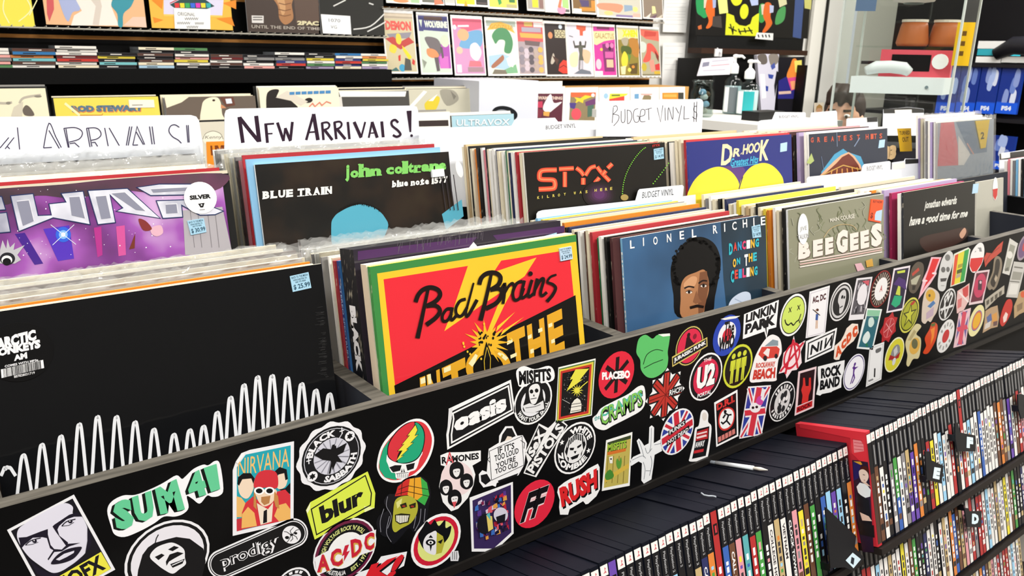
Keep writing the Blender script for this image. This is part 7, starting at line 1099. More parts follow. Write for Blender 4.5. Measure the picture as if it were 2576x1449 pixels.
r, a = wall_lp('A4', (1100, 335), (1825, 330), 1.92, 'white record album with a dark brown band, front of the wall bin', '#efece2', '#e8e4d8', seed=9, n=2); a.poly('#3c3230', [(1200, 400), (1812, 384), (1815, 436), (1200, 450)]); a.build('jacket', r)
r, a = wall_lp('A4', (1842, 350), (2372, 342), 1.92, 'pale blue record album with spaced grey capitals, front of the wall bin', '#a8ccd8', '#ecf0f0', seed=10, n=4, sc_=('white', 'black', 'white'))
a.text('#6a8a94', 'ULTRAVOX', (1880, 384), (2350, 378), (2345, 432), (1880, 440), .04); a.text('#e8eef0', 'ULTRAVOX', (1885, 380), (2345, 374), (2340, 428), (1885, 436), .01); a.build('jacket', r)
# long white comic box and boarded comics
P = wy('A4', 2080, 48, 2.02); Q = wy('A4', 2560, 48, 2.02)
lb = empty('comic_box', (P.x+.14, 2.02, P.z-.3), 'white cardboard long box with a dark oval hand hole', 'box'); a = Art(P, UX, V((0, 0, 1)), 'A4', k=.0004); a.mb.hexa(('#dde0ea', .6), P-V((0, 0, .3)), UX*(Q.x-P.x+.02), V((0, .34, 0)), V((0, 0, .3)))
a.circ('#15171c', 2300, 330, 112, 66, rot=10); a.circ('#9aa0a8', 2285, 345, 78, 50, rot=10); a.build('box_body', lb)
P2 = wy('A5', 300, 100, 2.2); Q2 = wy('A5', 2190, 130, 2.2); zt2 = wy('A5', 1500, 105, 2.3).z
m = MB(); m.box(('#c89a58', .6), P2.x, 2.17, -.158, Q2.x, 2.40, zt2-.01); m.build('comic_tray', None, 'tan cardboard tray holding the bagged comics', 'box')
GB_ = 'bagged comics standing in front of the tan tray'
for (x0, x1, yt, lab, ly) in ((300, 700, 140, 'dark red bagged comic with white burst', [('p', '#5a2434', [(335, 225), (678, 225), (660, 620), (310, 525)]), ('t', '#d8c0b0', 'SWAMP THING', (345, 255), (668, 262), (665, 302), (345, 300), .05), ('p', '#efe8e8', [(440, 350), (520, 230), (560, 340), (660, 330), (560, 420), (500, 460), (430, 430)], 1), ('p', '#c03a58', [(340, 330), (420, 320), (420, 400), (350, 400)]), ('p', '#d8a050', [(430, 450), (510, 450), (500, 510), (430, 500)]), ('p', '#7a2a3c', [(330, 400), (430, 430), (400, 520), (320, 520)])]), (705, 1115, 150, 'orange bagged comic with yellow starburst letter', [('p', '#8a7a5a', [(770, 210), (1085, 210), (1070, 560), (750, 555)]), ('p', '#e0643a', [(770, 210), (1085, 210), (1082, 260), (780, 270)]), ('p', '#ecca30', [(815, 270), (890, 285), (950, 245), (1045, 260), (930, 305), (925, 345), (870, 320), (820, 355), (845, 305)]), ('p', '#4a3a80', [(755, 340), (840, 340), (820, 420), (760, 400)]), ('p', '#6a3a6a', [(950, 330), (1080, 280), (1080, 360), (960, 380)]), ('c', '#e0505c', 840, 480, 62, 72), ('p', '#4a6a5a', [(980, 380), (1060, 360), (1050, 500), (980, 520)]), ('c', '#f4ecec', 1048, 245, 22, 22)]), (1125, 1505, 150, 'white bagged comic with yellow and red wedge', [('p', '#e4d83a', [(1260, 225), (1490, 225), (1460, 250), (1250, 295)]), ('p', '#d8443a', [(1250, 295), (1440, 255), (1440, 320), (1250, 320)]), ('c', '#9ac0d8', 1210, 255, 28, 34), ('p', '#6a7a2a', [(1280, 238), (1385, 236), (1385, 256), (1280, 258)])]), (1515, 1870, 150, 'white bagged comic with small blue square and brown shape', [('p', '#6a9ac0', [(1565, 230), (1620, 226), (1620, 290), (1565, 290)]), ('p', '#8a7a58', [(1680, 250), (1720, 228), (1775, 260), (1770, 300), (1660, 300)]), ('p', '#d8a8a0', [(1640, 225), (1790, 225), (1780, 245), (1650, 245)])]), (1880, 2195, 145, 'white bagged comic with amber picture', [('p', '#d88a2a', [(1912, 215), (2110, 212), (2110, 295), (1912, 295)]), ('p', '#3a3a34', [(2110, 212), (2178, 212), (2178, 295), (2110, 295)]), ('p', '#e0a850', [(1930, 235), (2090, 232), (2090, 270), (1930, 270)])])):
    Pa = wy('A5', x0, yt, 2.10); Pb = wy('A5', x1, yt, 2.10); W = V((0, .1, .995)); a = Art(Pa, UX, W, 'A5', k=.0002, step=6e-5); N = a.N; a.mb.hexa(('#f2efe8', .4), Pa-a.W*.27, UX*(Pb.x-Pa.x), -N*.012, a.W*.27)
    for l in ly: {'p': a.poly, 'c': a.circ, 't': a.text}[l[0]](*l[1:])
    r = empty('comic_book', Pa-a.W*.27, lab+', before the tan tray', 'comic book', GB_); a.build('cover', r)
m = MB(); Pa = wy('A5', 296, 72, 2.16); Pb = wy('A5', 668, 72, 2.16); m.hexa(('#f0ece0', .5), Pa-V((0, 0, .26)), UX*(Pb.x-Pa.x), V((0, .004, 0)), V((0, 0, .26))); m.build('divider_card', None, 'tall cream divider card behind the dark red bagged comic', 'divider card')
# papers on the white wall
def paper(c, q, Y, label, rows):
    a = Art(V((0, Y, 0)), crop=c, k=.0002); a.base('#efefec', q, th=.001); TL, TR_, BR, BL = q
    for v in rows: f = lambda u: tuple((1-v)*((1-u)*TL[e]+u*TR_[e])+v*((1-u)*BL[e]+u*BR[e]) for e in (0, 1)); a.line('#c8c8c6', [f(.1), f(.9)], 6)
    a.mb.build('paper_notice', None, label, 'notice')
paper('A7', [(2130, -60), (2540, -60), (2480, 528), (2105, 520)], 2.517, 'white printed notice on the wall right of the upper comics', (.2, .3, .42, .5, .58, .66, .78))
paper('A7', [(2108, 690), (2476, 692), (2420, 1400), (2090, 1400)], 2.517, 'white printed notice on the wall right of the lower comics', (.08, .25, .35, .5, .62))
# ---------------------------------------------------------------- counter, merchandise wall and glass case at the far right
x0, x1 = onY(1749, 60, 2.46).x, onY(2033, 60, 2.42).x; zb = onY(1890, 124, 2.44).z
r = empty('merchandise_board', ((x0+x1)/2, 2.46, zb), 'black display board hung with bright printed figures and a yellow skull shirt', 'display board')
m = MB(); m.box(('#101010', .5), x0, 2.44, zb, x1, 2.50, 1.0); m.build('board', r); m = MB(); m.box(('#3a2418', .5), x0, 2.40, zb-.03, x1, 2.50, zb); m.build('lower_rail', r)
a = Art(V((0, 2.438, 0)), crop='B1', k=.0003)
a.base('#1c1a18', [(250, -40), (1640, -40), (1600, 470), (240, 430)])
for p, c in (([(250, -40), (345, -40), (340, 90), (400, 170), (350, 220), (300, 190), (255, 140)], '#2f9a58'), ([(340, -20), (400, -20), (395, 90), (340, 100)], '#d8ccb8'), ([(390, -30), (460, -30), (470, 220), (420, 330), (365, 340), (400, 250), (360, 120)], '#dc6a2c'), ([(445, -20), (490, -20), (485, 90), (450, 100)], '#a8b4d8'), ([(508, -20), (620, -20), (636, 155), (530, 170)], '#ecec8c'), ([(1020, 60), (1090, 60), (1100, 180), (1060, 270), (1010, 250)], '#3f9a4c'), ([(1035, 55), (1100, 50), (1095, 170), (1045, 180)], '#d8ccb8'), ([(1085, 40), (1160, 50), (1150, 200), (1170, 290), (1090, 390), (1050, 385), (1095, 290), (1060, 190)], '#dc6a2c'), ([(1140, 60), (1190, 70), (1185, 150), (1140, 160)], '#b8c0dc'), ([(1240, -20), (1340, -20), (1350, 50), (1260, 90)], '#d8d4a8'), ([(1240, 130), (1330, 80), (1320, 230), (1260, 290), (1205, 285)], '#4f9a58'), ([(1450, -20), (1560, -20), (1520, 470), (1420, 450)], '#46598c'), ([(1560, -20), (1650, -20), (1640, 115), (1565, 100)], '#d0cc78'), ([(450, 200), (550, 190), (560, 340), (440, 320)], '#4a4440'), ([(265, 320), (310, 300), (315, 350), (275, 360)], '#c86a3a')): a.poly(c, p, 1 if len(p) > 4 else 0)
a.poly('#dce030', [(615, 155), (600, 425), (1000, 440), (1012, 160), (985, 170), (930, 210), (905, 290), (850, 318), (770, 305), (722, 265), (705, 190)]); a.poly('#dce030', [(665, -40), (800, -40), (790, 40), (735, 70), (690, 45)], 1); a.poly('#dce030', [(880, -40), (960, -40), (920, 20)]); a.circ('#dce030', 830, 140, 52, 92, rot=6); a.poly('#b8c4e8', [(890, -30), (1000, -30), (1000, 60), (920, 70)])
for q in ([(660, 290), (690, 400)], [(700, 320), (690, 420)], [(760, 350), (790, 420)], [(830, 340), (850, 400)], [(880, 330), (930, 410)], [(640, 330), (740, 380)], [(760, 385), (930, 370)]): a.line('#24241c', q, 15)
a.build('printed_shirts', r)
b = Art(V((0, 2.395, 0)), crop='B1', k=.0003); b.base('#e8e8e4', [(985, 395), (1185, 405), (1180, 490), (962, 470)])
for x in (1000, 1050, 1090, 1130): b.line('#2a2a2a', [(x, 420), (x+10, 455)], 16)
b.build('price_tag', r)
# black shelf unit below it
x0, x1 = onY(1727, 220, 2.42).x, onY(2022, 220, 2.25).x; zt_ = onY(1727, 146, 2.36).z
u = empty('merchandise_shelf', ((x0+x1)/2, 2.42, FLOOR), 'black open shelf unit behind the counter under the display board', 'shelf')
m = MB(); m.box(('#0c0b0b', .5), x0, 2.45, FLOOR, x1, 2.50, zt_); m.build('back_panel', u); m = MB(); m.box(('#121010', .45), x0, 2.24, .03, x1, 2.45, .05); m.build('shelf_board', u); m = MB(); m.box(('#0c0b0b', .5), x0, 2.24, FLOOR, x0+.02, 2.45, zt_); m.build('side_panel', u); m = MB(); m.box(('#0c0b0b', .5), x1-.02, 2.24, FLOOR, x1, 2.45, zt_-.03); m.build('side_panel', u)
def stand(name, cat, label, q, Y, col, layers, th=.02):
    a = Art(V((0, Y, 0)), crop='B1', k=.0003); p = [a.m(*v) for v in q]; n = len(p); c = a.c(col); tr = tessellate_polygon([[V((x, y, 0)) for x, y in p]]); F = [a.p3(v, 0) for v in p]; B = [a.p3(v, -th) for v in p]
    a.mb.tris(c, F+B, list(tr)+[tuple(n+i for i in t[::-1]) for t in tr]+[(i, (i+1) % n, n+(i+1) % n, n+i) for i in range(n)])
    for l in layers: {'p': a.poly, 'c': a.circ, 'l': a.line, 't': a.text}[l[0]](*l[1:])
    a.mb.build(name, None, label, cat)
stand('illustrated_card', 'card', 'tall white and blue illustrated cutout card standing in the black shelf', [(985, 670), (1090, 655), (1255, 660), (1245, 880), (1215, 1160), (1190, 1420), (1045, 1420)], 2.30, '#d4d2e0', [('p', '#6a625c', [(990, 680), (1090, 660), (1110, 760), (1040, 780)], 1), ('p', '#8a827a', [(1130, 670), (1240, 665), (1240, 760), (1160, 800)], 1), ('p', '#3a4c9c', [(1120, 900), (1190, 910), (1175, 960), (1130, 950)]), ('p', '#3a4c9c', [(1085, 1040), (1125, 1050), (1120, 1110), (1090, 1105)]), ('p', '#4a58a0', [(1150, 800), (1200, 760), (1210, 820), (1170, 850)]), ('p', '#1c1a20', [(1225, 860), (1250, 880), (1205, 1180), (1195, 1040)]), ('p', '#efeef4', [(1020, 900), (1080, 900), (1100, 1190), (1045, 1200)])])
stand('boxed_figure', 'box', 'dark purple box printed with an orange raised hand, right end of black shelf', [(1245, 700), (1568, 690), (1545, 1200), (1530, 1420), (1240, 1420)], 2.30, '#1c1a20', [('p', '#2e2c7c', [(1250, 980), (1400, 900), (1530, 940), (1520, 1200), (1238, 1200)]), ('p', '#e88a3a', [(1350, 900), (1390, 800), (1420, 720), (1470, 730), (1480, 900), (1440, 980), (1360, 950)], 1), ('p', '#e8dc6a', [(1440, 740), (1530, 730), (1530, 880), (1450, 880)]), ('p', '#d84a8a', [(1355, 950), (1485, 930), (1470, 1080), (1400, 1100)]), ('p', '#f0a070', [(1390, 990), (1450, 980), (1450, 1080), (1410, 1090)]), ('l', '#d8b8a8', [(1250, 1130), (1400, 1120)], 34)])
stand('price_sign', 'sign', 'white slanted price sign clipped over the left of the black shelf', [(318, 712), (725, 690), (655, 905), (258, 922)], 2.235, '#e6e2ea', [('p', '#8a8a9c', [(330, 760), (410, 750), (400, 800), (320, 815)]), ('l', '#c4c0cc', [(440, 745), (640, 725)], 12), ('l', '#d0a8b0', [(430, 800), (650, 780)], 10), ('l', '#c4c0cc', [(330, 860), (600, 845)], 10)], .002)
mb = MB(); P = wy('B1', 540, 690, 2.232); mb.tube(('#d0d0d4', .3), [P, P+V((0, .0, .02)), P+V((.006, .03, .045))], .004, 8); Q = wy('B1', 520, 640, 2.24); mb.box(('#dcdcdc', .4), Q.x-.03, 2.24, Q.z-.02, Q.x+.03, 2.245, Q.z+.02); mb.build('sign_clip', None, 'small white clip above the slanted price sign', 'clip')
# counter
CZ = .168
k = empty('counter', (2.45, 1.3, FLOOR), 'white topped shop counter with soap bottles, behind the record bins', 'counter'); m = MB(); m.box(('#e4e2dc', .35), 1.9, .84, CZ-.03, 2.36, 1.62, CZ); m.build('counter_top', k); m = MB(); m.box(('#2c2a2a', .5), 1.93, .88, FLOOR, 2.34, 1.6, CZ-.03); m.build('cabinet', k)
def onZ(px, py, Z): d = ray(px, py); return CAM+d*((Z-CAM.z)/d.z)
def pump(px, dep, hb, rb, label, liq, ht, lab=None):
    P = at(px, 250, dep); P.z = CZ; r = empty('soap_dispenser', P, label, 'pump bottle', 'pump bottles on the counter')
    m = MB(); m.lathe(mat('#e8f0f0', .05, 'glass'), P, [(rb*.95, .001), (rb, .006), (rb, hb*.86), (rb*.7, hb*.97), (rb*.34, hb), (rb*.34, hb+.012)], 24); m.build('bottle', r, smooth=True)
    m = MB(); m.lathe((liq, .2), P, [(rb*.9, .003), (rb*.94, .008), (rb*.94, hb*.74), (rb*.9, hb*.75)], 24); m.build('liquid', r, smooth=True)
    if lab:
        m = MB(); u = (CAM-P); u.z = 0; u.normalize(); v = V((-u.y, u.x, 0))
        for i in range(8):
            a0, a1 = -1.0+i*.2, -.8+i*.2; f = lambda w, z: P+u*(rb*1.02*math.cos(w))+v*(rb*1.02*math.sin(w))+V((0, 0, z)); m.face(lab if i > 2 else '#f0f0f0', (f(a0, hb*.06), f(a1, hb*.06), f(a1, hb*.72), f(a0, hb*.72)))
        m.build('label', r)
    m = MB(); t = P+V((0, 0, hb+.01)); m.lathe(('#f6f6f6', .3), t, [(rb*.42, 0), (rb*.46, .004), (rb*.46, .026), (rb*.3, .034), (rb*.14, .04), (rb*.14, .055), (rb*.3, .058), (rb*.3, .066), (rb*.1, .069)], 18); e = t+V((0, 0, .062)); q = RX*.034; m.tube(('#f6f6f6', .3), [e, e+q*.7, e+q+V((0, 0, -.008))], [.006, .005, .004], 8); m.build('pump', r, smooth=True)
pump(1841, 3.02, .135, .032, 'clear pump soap bottle with dark printed strip, left of the pair on the counter', '#b4c0c4', .7, '#70787c')
pump(1880, 2.98, .118, .040, 'clear pump soap bottle with teal and white label, right of the pair on the counter', '#c8d4d4', .7, '#2fa8ac')
P = at(1764, 270, 2.85); P.z = CZ; r = empty('glass_jar', P, 'round glass jar with a wide rim left of the soap bottles', 'jar'); m = MB(); m.lathe(mat('#dfe6e4', .03, 'glass'), P, [(.036, .001), (.042, .008), (.042, .085), (.034, .1), (.034, .118), (.038, .12), (.038, .126), (.032, .126), (.031, .1), (.038, .083), (.038, .012)], 24); m.build('jar_body', r, smooth=True)
m = MB()
for i in range(9): R = random.Random(i); m.lathe((R.choice(('#e8e8e8', '#9ac0e0', '#6a4a30', '#d8d0c0')), .4), P+V((R.uniform(-.02, .02), R.uniform(-.02, .02), .01+.008*i)), [(.001, 0), (.012, .004), (.014, .012), (.008, .02), (.001, .022)], 10)
m.build('contents', r, smooth=True)
A0, A1 = at(1893, 298, 2.7), at(2003, 288, 2.75); m = MB(); m.box(('#141416', .35), A0.x+.02, A0.y-.01, CZ, A1.x, A0.y+.06, CZ+.03); m.build('black_tray', None, 'low black tray on the counter in front of the soap bottles', 'tray')
P = at(2064, 272, 2.75); P.z = CZ; a = Art(P+V((-.03, 0, 0)), UX, V((0, .1, .995)), k=.0003); a.base('#e8d8c4', [(0, 0), (.052, 0), (.052, .062), (0, .062)], th=.002); a.circ('#d8a078', .026, .028, .018, .021, 16); a.poly('#b8843c', [(.006, .034), (.01, .05), (.026, .057), (.044, .05), (.046, .034), (.036, .044), (.016, .044)]); a.circ('#3a2418', .02, .03, .002, n=8); a.circ('#3a2418', .033, .03, .002, n=8); a.line('#9a4a3c', [(.021, .019), (.031, .019)], .002); a.mb.build('portrait_card', None, 'small portrait card with a fair haired face at the counter edge', 'card')
# seated shop person behind the counter
HP = at(2122, 282, 3.4); hx, hy, hz = HP.x, HP.y, HP.z-.03; base = V((hx, hy, FLOOR)); pr = empty('person', base, 'seated person with dark hair looking down, half hidden behind the glass case', 'person')
fdir = V((-.94, -.34, 0)); sd_ = V((.34, -.94, 0)); up = V((0, 0, 1)); hc = V((hx, hy, hz))
def ell(mb, c, p, rx, ry, rz, n=16, k=10):
    i = len(mb.v); kk = mb.slot(c)
    for a_ in range(k+1):
        t = math.pi*a_/k
        for b_ in range(n): w = 2*math.pi*b_/n; mb.v.append(tuple(p+sd_*(rx*math.sin(t)*math.cos(w))+fdir*(ry*math.sin(t)*math.sin(w))+up*(rz*math.cos(t))))
    for a_ in range(k):
        for b_ in range(n): b2 = (b_+1) % n; mb.f.append((i+a_*n+b_, i+a_*n+b2, i+(a_+1)*n+b2, i+(a_+1)*n+b_)); mb.mi.append(kk)
SK = ('#d8a488', .5)
def rem(o, s=.009): md = o.modifiers.new('remesh', 'REMESH'); md.mode = 'VOXEL'; md.voxel_size = s; md.use_smooth_shade = True
m = MB(); ell(m, SK, hc+up*.02, .073, .092, .105); ell(m, SK, hc+fdir*.025-up*.055, .052, .062, .062); m.tube(SK, [hc+fdir*.09+up*.015, hc+fdir*.108-up*.025, hc+fdir*.088-up*.034], [.008, .015, .011], 8)
for s_ in (-1, 1): ell(m, SK, hc+sd_*(.076*s_)-up*.01, .012, .02, .03, 8, 6)
m.tube(SK, [hc-up*.06-fdir*.01, hc-up*.17-fdir*.03], [.05, .056], 12)
sh = hc-up*.24-fdir*.03; hip = V((hx, hy, FLOOR+.56))-fdir*.08
m.tube(SK, [hc-up*.17-fdir*.03, sh, sh-up*.2, hip], [.055, .13, .14, .15], 16)
for s_ in (-1, 1):
    A = sh+sd_*(.17*s_); E = A-up*.26+fdir*.06+sd_*.03*s_; H = E+fdir*.17+up*.02-sd_*.06*s_; m.tube(SK, [sh+sd_*(.1*s_), A, E, H], [.06, .05, .042, .03], 10); m.tube(SK, [H, H+fdir*.08], [.032, .026], 8)
    for q in range(4): f0 = H+fdir*.07+sd_*((q-1.5)*.018); m.tube(SK, [f0, f0+fdir*.04-up*.008, f0+fdir*.06-up*.03], [.009, .008, .006], 6)
    T0 = hip+sd_*(.09*s_); K0 = T0+fdir*.30+up*.0; F0 = V((K0.x, K0.y, FLOOR+.06)); m.tube(SK, [T0, K0, F0], [.085, .06, .042], 10); m.tube(SK, [F0-fdir*.04-up*.02, F0+fdir*.16-up*.03], [.04, .03], 8)
o = m.build('body', pr); rem(o)
HR = ('#2c1c14', .55); m = MB(); ell(m, HR, hc+up*.045-fdir*.018, .083, .096, .098); ell(m, HR, hc-fdir*.05-up*.02, .07, .055, .085)
for s_ in (-1, 0, 1): m.tube(HR, [hc+up*.125+fdir*.02+sd_*.03*s_, hc+up*.1+fdir*.075+sd_*.04*s_, hc+up*.06+fdir*.09+sd_*.05*s_], [.03, .024, .01], 8)
o = m.build('hair', pr); rem(o, .007)
for s_ in (-1, 1): m = MB(); ell(m, ('#f0ece8', .3), hc+fdir*.084+sd_*.03*s_+up*.02, .013, .008, .008, 8, 6); ell(m, ('#2a1a12', .3), hc+fdir*.091+sd_*.03*s_+up*.018, .006, .004, .006, 8, 6); m.tube(HR, [hc+fdir*.086+sd_*.015*s_+up*.04, hc+fdir*.084+sd_*.045*s_+up*.042], .005, 6); m.build('eye', pr, smooth=True)
m = MB(); m.tube(('#a8605a', .5), [hc+fdir*.083-sd_*.024-up*.066, hc+fdir*.09-up*.068, hc+fdir*.083+sd_*.024-up*.066], [.004, .007, .004], 8); m.build('mouth', pr, smooth=True)
m = MB(); m.tube(('#34363c', .7), [sh+up*.055, sh, sh-up*.2, hip-up*.02], [.075, .145, .155, .165], 16)
for s_ in (-1, 1): A = sh+sd_*(.17*s_); E = A-up*.26+fdir*.06+sd_*.03*s_; m.tube(('#34363c', .7), [sh+sd_*(.09*s_), A, (A+E)/2], [.07, .062, .06], 10)
o = m.build('shirt', pr); rem(o)
m = MB()
for s_ in (-1, 1): T0 = hip+sd_*(.09*s_); K0 = T0+fdir*.30; F0 = V((K0.x, K0.y, FLOOR+.1)); m.tube(('#262a38', .7), [T0-fdir*.05, T0, K0, F0], [.09, .096, .07, .055], 10)
o = m.build('trousers', pr); rem(o)
st = empty('stool', V((hip.x, hip.y, FLOOR)), 'plain dark stool under the seated person', 'stool'); m = MB(); m.lathe(('#2a2624', .6), V((hip.x, hip.y, FLOOR+.37)), [(.15, 0), (.17, .01), (.17, .04), (.15, .05)], 20); m.build('seat', st)
for i in range(4): w = math.pi/4+i*math.pi/2; m = MB(); m.tube(('#2a2624', .6), [V((hip.x+.12*math.cos(w), hip.y+.12*math.sin(w), FLOOR+.37)), V((hip.x+.17*math.cos(w), hip.y+.17*math.sin(w), FLOOR))], .015, 8); m.build('leg', st)
# glass display case
GZ = .10; GT = .62
Lc, Mc, Rc = onZ(2113, 281, .212), onZ(2331, 288, .212), onZ(2425, 286, .212)
Lc, Mc = V((2.17, .775, 0)), V((2.39, .505, 0)); e1 = (Mc-Lc); n1 = V((e1.y, -e1.x, 0)).normalized(); dp = V((.225, .055, 0))
cs = [Lc, Mc, Mc+dp, Lc+dp]
gc = empty('display_case', (Lc+Mc+dp)/2+V((0, 0, FLOOR)), 'tall clear glass display case holding game consoles at the end of the bins', 'display case')
def q3(p, z): return V((p.x, p.y, z))
GLS = mat('#fbfdfc', .02, 'glass')
for i in range(4):
    A, B = cs[i], cs[(i+1) % 4]; t = (B-A).normalized(); nn_ = V((t.y, -t.x, 0))*.003; m = MB(); m.hexa(GLS, q3(A, GZ), B-A, nn_, V((0, 0, GT-GZ))); m.build('glass_pane', gc)
    m = MB(); m.hexa(('#c4ccc6', .2), q3(A, GZ)-V((.003, .003, 0)), V((.006, 0, 0)), V((0, .006, 0)), V((0, 0, GT-GZ))); m.build('corner_strip', gc)
m = MB(); m.hexa(GLS, q3(Lc, .262), e1, dp, V((0, 0, .006))); m.build('glass_shelf', gc); m = MB(); m.hexa(('#2a1a16', .5), q3(Lc, GT), e1, dp, V((0, 0, .03))); m.build('top_rail', gc); m = MB(); m.hexa(('#26242a', .5), q3(Lc, FLOOR), e1, dp, V((0, 0, GZ-FLOOR))); m.build('plinth', gc)
eu, du = e1.normalized(), dp.normalized()
def inc(u, d, z): return q3(Lc+eu*(e1.length*u)+dp*d, z)
r = empty('game_console', inc(.5, .3, .268), 'white box shaped game console lying on the glass shelf', 'game console'); m = MB(); m.hexa(('#e9eeee', .35), inc(.12, .1, .269), eu*(e1.length*.8), dp*.62, V((0, 0, .052))); m.build('body', r); m = MB(); P = inc(.78, .095, .292); m.lathe(('#7a8a90', .3), P, [(.005, 0), (.005, .003)], 12, ax=-dp); m.build('power_button', r)
r = empty('game_controller', inc(.4, .3, .321), 'white rounded game controller on top of the white console', 'game controller'); m = MB()
pc = [inc(.22, .22, .338), inc(.30, .25, .350), inc(.42, .27, .352), inc(.54, .25, .348), inc(.60, .20, .336)]; m.tube(('#dfe4e4', .4), pc, [.014, .02, .02, .02, .014], 12); m.build('body', r, smooth=True)
r = empty('handheld_console', inc(.6, .6, .321), 'red cased handheld console with a dark screen behind the white controller', 'handheld console'); m = MB(); c0 = inc(.28, .5, .321); m.hexa(('#d85462', .4), c0, eu*(e1.length*.62), dp*.1, V((0, 0, .085))); m.build('body', r); m = MB(); m.hexa(('#141214', .15), c0+eu*(e1.length*.1)-dp*.006+V((0, 0, .018)), eu*(e1.length*.34), dp*.005, V((0, 0, .052))); m.build('screen', r); m = MB(); m.lathe(('#eef0f0', .4), c0+eu*(e1.length*.53)-dp*.03+V((0, 0, .05)), [(.003, 0), (.024, .004), (.024, .012), (.003, .014)], 16, ax=-dp); m.build('grip', r)
r = empty('drum', inc(.62, .75, .42), 'pair of orange brown drum shaped pots on the upper level of the glass case', 'pot')
m = MB(); m.hexa(GLS, inc(.05, .5, .412), eu*(e1.length*.9), dp*.45, V((0, 0, .005))); m.build('glass_shelf', gc)
for i, u in enumerate((.5, .78)):
    m = MB(); m.lathe(('#b8693a', .45), inc(u, .72, .418), [(.045, 0), (.05, .01), (.042, .06), (.038, .075)], 18); m.build('pot', r, smooth=True); m = MB(); m.lathe(('#e8e0d0', .5), inc(u, .72, .493), [(.04, 0), (.04, .008)], 18); m.build('rim', r)
m = MB(); t0 = inc(.86, -.02, .36); m.hexa(('#e6b81c', .4), t0+V((0, 0, 0))+dp*.16+eu*.03, eu*.05, dp*.01, V((0, 0, .13))); 
for i in range(3): m.hexa(('#6a4a10', .5), t0+dp*.158+eu*.048+V((0, 0, .03+.03*i)), eu*.012, dp*.001, V((0, 0, .014)))
m.build('yellow_box', None, 'upright yellow box with dark marks inside the glass case', 'box')
m = MB(); m.lathe(('#f4f4ee', .4), inc(.5, .5, .55), [(.03, 0), (.06, .004), (.075, .03), (.075, .06), (.05, .069)], 20); m.lathe(('#7a8684', .3), inc(.5, .5, .5495), [(.03, -.003), (.03, .001)], 16); m.build('lamp_dome', None, 'white lamp dome under the top of the glass case', 'device', smooth=True)  # white dome of a lamp; the mesh itself gives off no light
m = MB(); m.hexa(('#5a7090', .5), inc(.08, .1, .52), eu*.06, dp*.004, V((0, 0, .045))); m.build('blue_card', None, 'small blue card at the upper left inside the glass case', 'card')
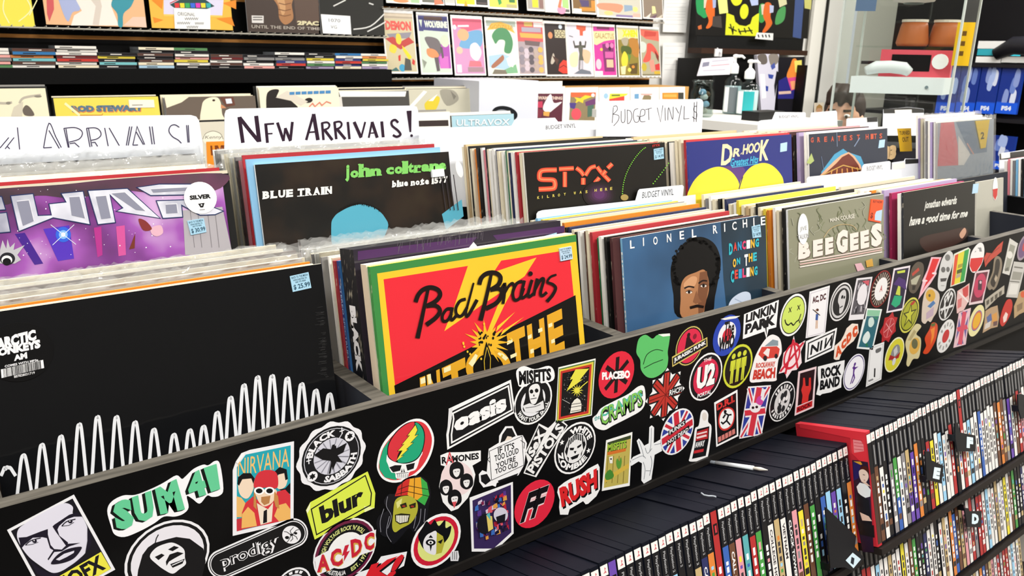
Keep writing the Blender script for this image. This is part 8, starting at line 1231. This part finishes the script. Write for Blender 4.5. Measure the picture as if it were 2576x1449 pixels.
# shelves with blue game boxes on the far wall
XS = 4.35; a_ = lambda px, py: CAM+ray(px, py)*((XS-CAM.x)/ray(px, py).x)
CR['R2'] = (2050, 0, 4.392); Un = V((0, -1, 0))
zsh = a_(2440, 292).z
sh_ = empty('wall_shelf_unit', (XS+.15, 1.0, FLOOR), 'dark shelf unit of blue game boxes along the far right wall', 'shelf')
y0_, y1_ = a_(2165, 200).y, a_(2700, 200).y
for zz in (zsh-.02, a_(2440, 158).z-.02, a_(2440, 400).z-.06):
    m = MB(); m.box(('#141218', .5), XS-.02, y1_, zz, XR-.02, y0_, zz+.018); m.build('shelf_board', sh_)
m = MB(); m.box(('#0e0d10', .6), XS+.3, y1_, FLOOR, XS+.32, y0_, 1.4); m.build('back_panel', sh_)
def bluebox(px0, px1, yt, yb, lab, R):
    A, B = a_(px0, yt), a_(px1, yt); C = a_(px0, yb); z0, z1 = C.z, A.z; w = abs(A.y-B.y)-.004; a = Art(V((XS, A.y, z0)), Un, V((0, 0, 1)), k=.0003); h = z1-z0
    a.mb.hexa(('#1c46b4', .3), V((XS, A.y-w, z0)), V((.02, 0, 0)), V((0, w, 0)), V((0, 0, h)))
    a.poly('#16328c', [(0, h*.26), (w, h*.26), (w, h), (0, h)])
    for i in range(5): x, y = R.uniform(.1, .9)*w, R.uniform(.35, .9)*h; a.poly(R.choice(('#a8bcec', '#d8e0f4', '#6a84cc', '#8a9cd4')), [(x-w*.12, y-h*.12), (x+w*.1, y-h*.16), (x+w*.14, y+h*.1), (x-w*.05, y+h*.16)], 1)
    a.poly('#1a5ae0', [(0, 0), (w, 0), (w, h*.24), (0, h*.24)]); a.text('#e8f0fc', 'PS4', (w*.28, h*.17), (w*.74, h*.17), (w*.74, h*.07), (w*.28, h*.07), .06)
    a.mb.build('game_box', None, lab, 'game box', 'blue game boxes on the far shelf')
for i, (p, q) in enumerate(((2370, 2420), (2421, 2471), (2472, 2522), (2523, 2580))): bluebox(p, q, 168, 286, f'blue game box with pale figures, {ORD[i+1]+" from the left" if i else "leftmost"} on the far shelf', random.Random(i+3))
bluebox(2500, 2560, 340, 425, 'blue game box on the lower level of the far shelf', random.Random(9))
for (p, q, yt, yb, c, lab) in ((2462, 2530, 103, 122, '#e8e8e6', 'white box on top of the stack, far shelf'), (2460, 2528, 123, 139, '#2fa4b4', 'teal box in the stack on the far shelf'), (2456, 2519, 142, 157, '#efefec', 'white box at the bottom of the stack, far shelf'), (2521, 2590, 142, 157, '#e6e6e2', 'white box at the right edge on the far shelf')):
    A, B = a_(p, yt), a_(q, yt); C = a_(p, yb); m = MB(); m.box((c, .45), XS, B.y, C.z, XS+.2, A.y, A.z); m.build('box', None, lab, 'box', 'boxes stacked on the far shelf')
A = a_(2556, 138); m = MB(); m.tube(('#1c1c22', .4), [A+V((0, .1, 0)), A+V((0, .02, .045)), A+V((0, -.1, .045)), A+V((0, -.2, 0))], [.03, .045, .05, .04], 12); m.build('black_headset', None, 'rounded black headset beside the teal box on the far shelf', 'headset', smooth=True)
P = at(2524, -2, 4.6); lb = empty('green_lamp', P, 'glowing green lamp at the top right corner of the photo', 'lamp'); m = MB(); m.lathe(mat('#2ee01e', .4, 'emit'), P-V((0, 0, .06)), [(.005, 0), (.045, .02), (.06, .06), (.045, .1), (.02, .115)], 18); m.build('bulb', lb, smooth=True); m = MB(); m.tube(('#222', .4), [P+V((0, 0, .055)), V((P.x, P.y, CEIL))], .008, 8); m.build('cord', lb)
# wall trims
A = onY(2050, 100, 2.515); m = MB(); m.box(('#e9e6de', .6), A.x-.07, 2.50, FLOOR, A.x+.05, 2.52, CEIL); m.build('trim_1', kind='structure')
A = onY(2074, 60, 2.515); m = MB(); m.box(('#2a2a28', .5), A.x, 2.505, -.2, A.x+.014, 2.52, CEIL); m.build('trim_2', kind='structure')
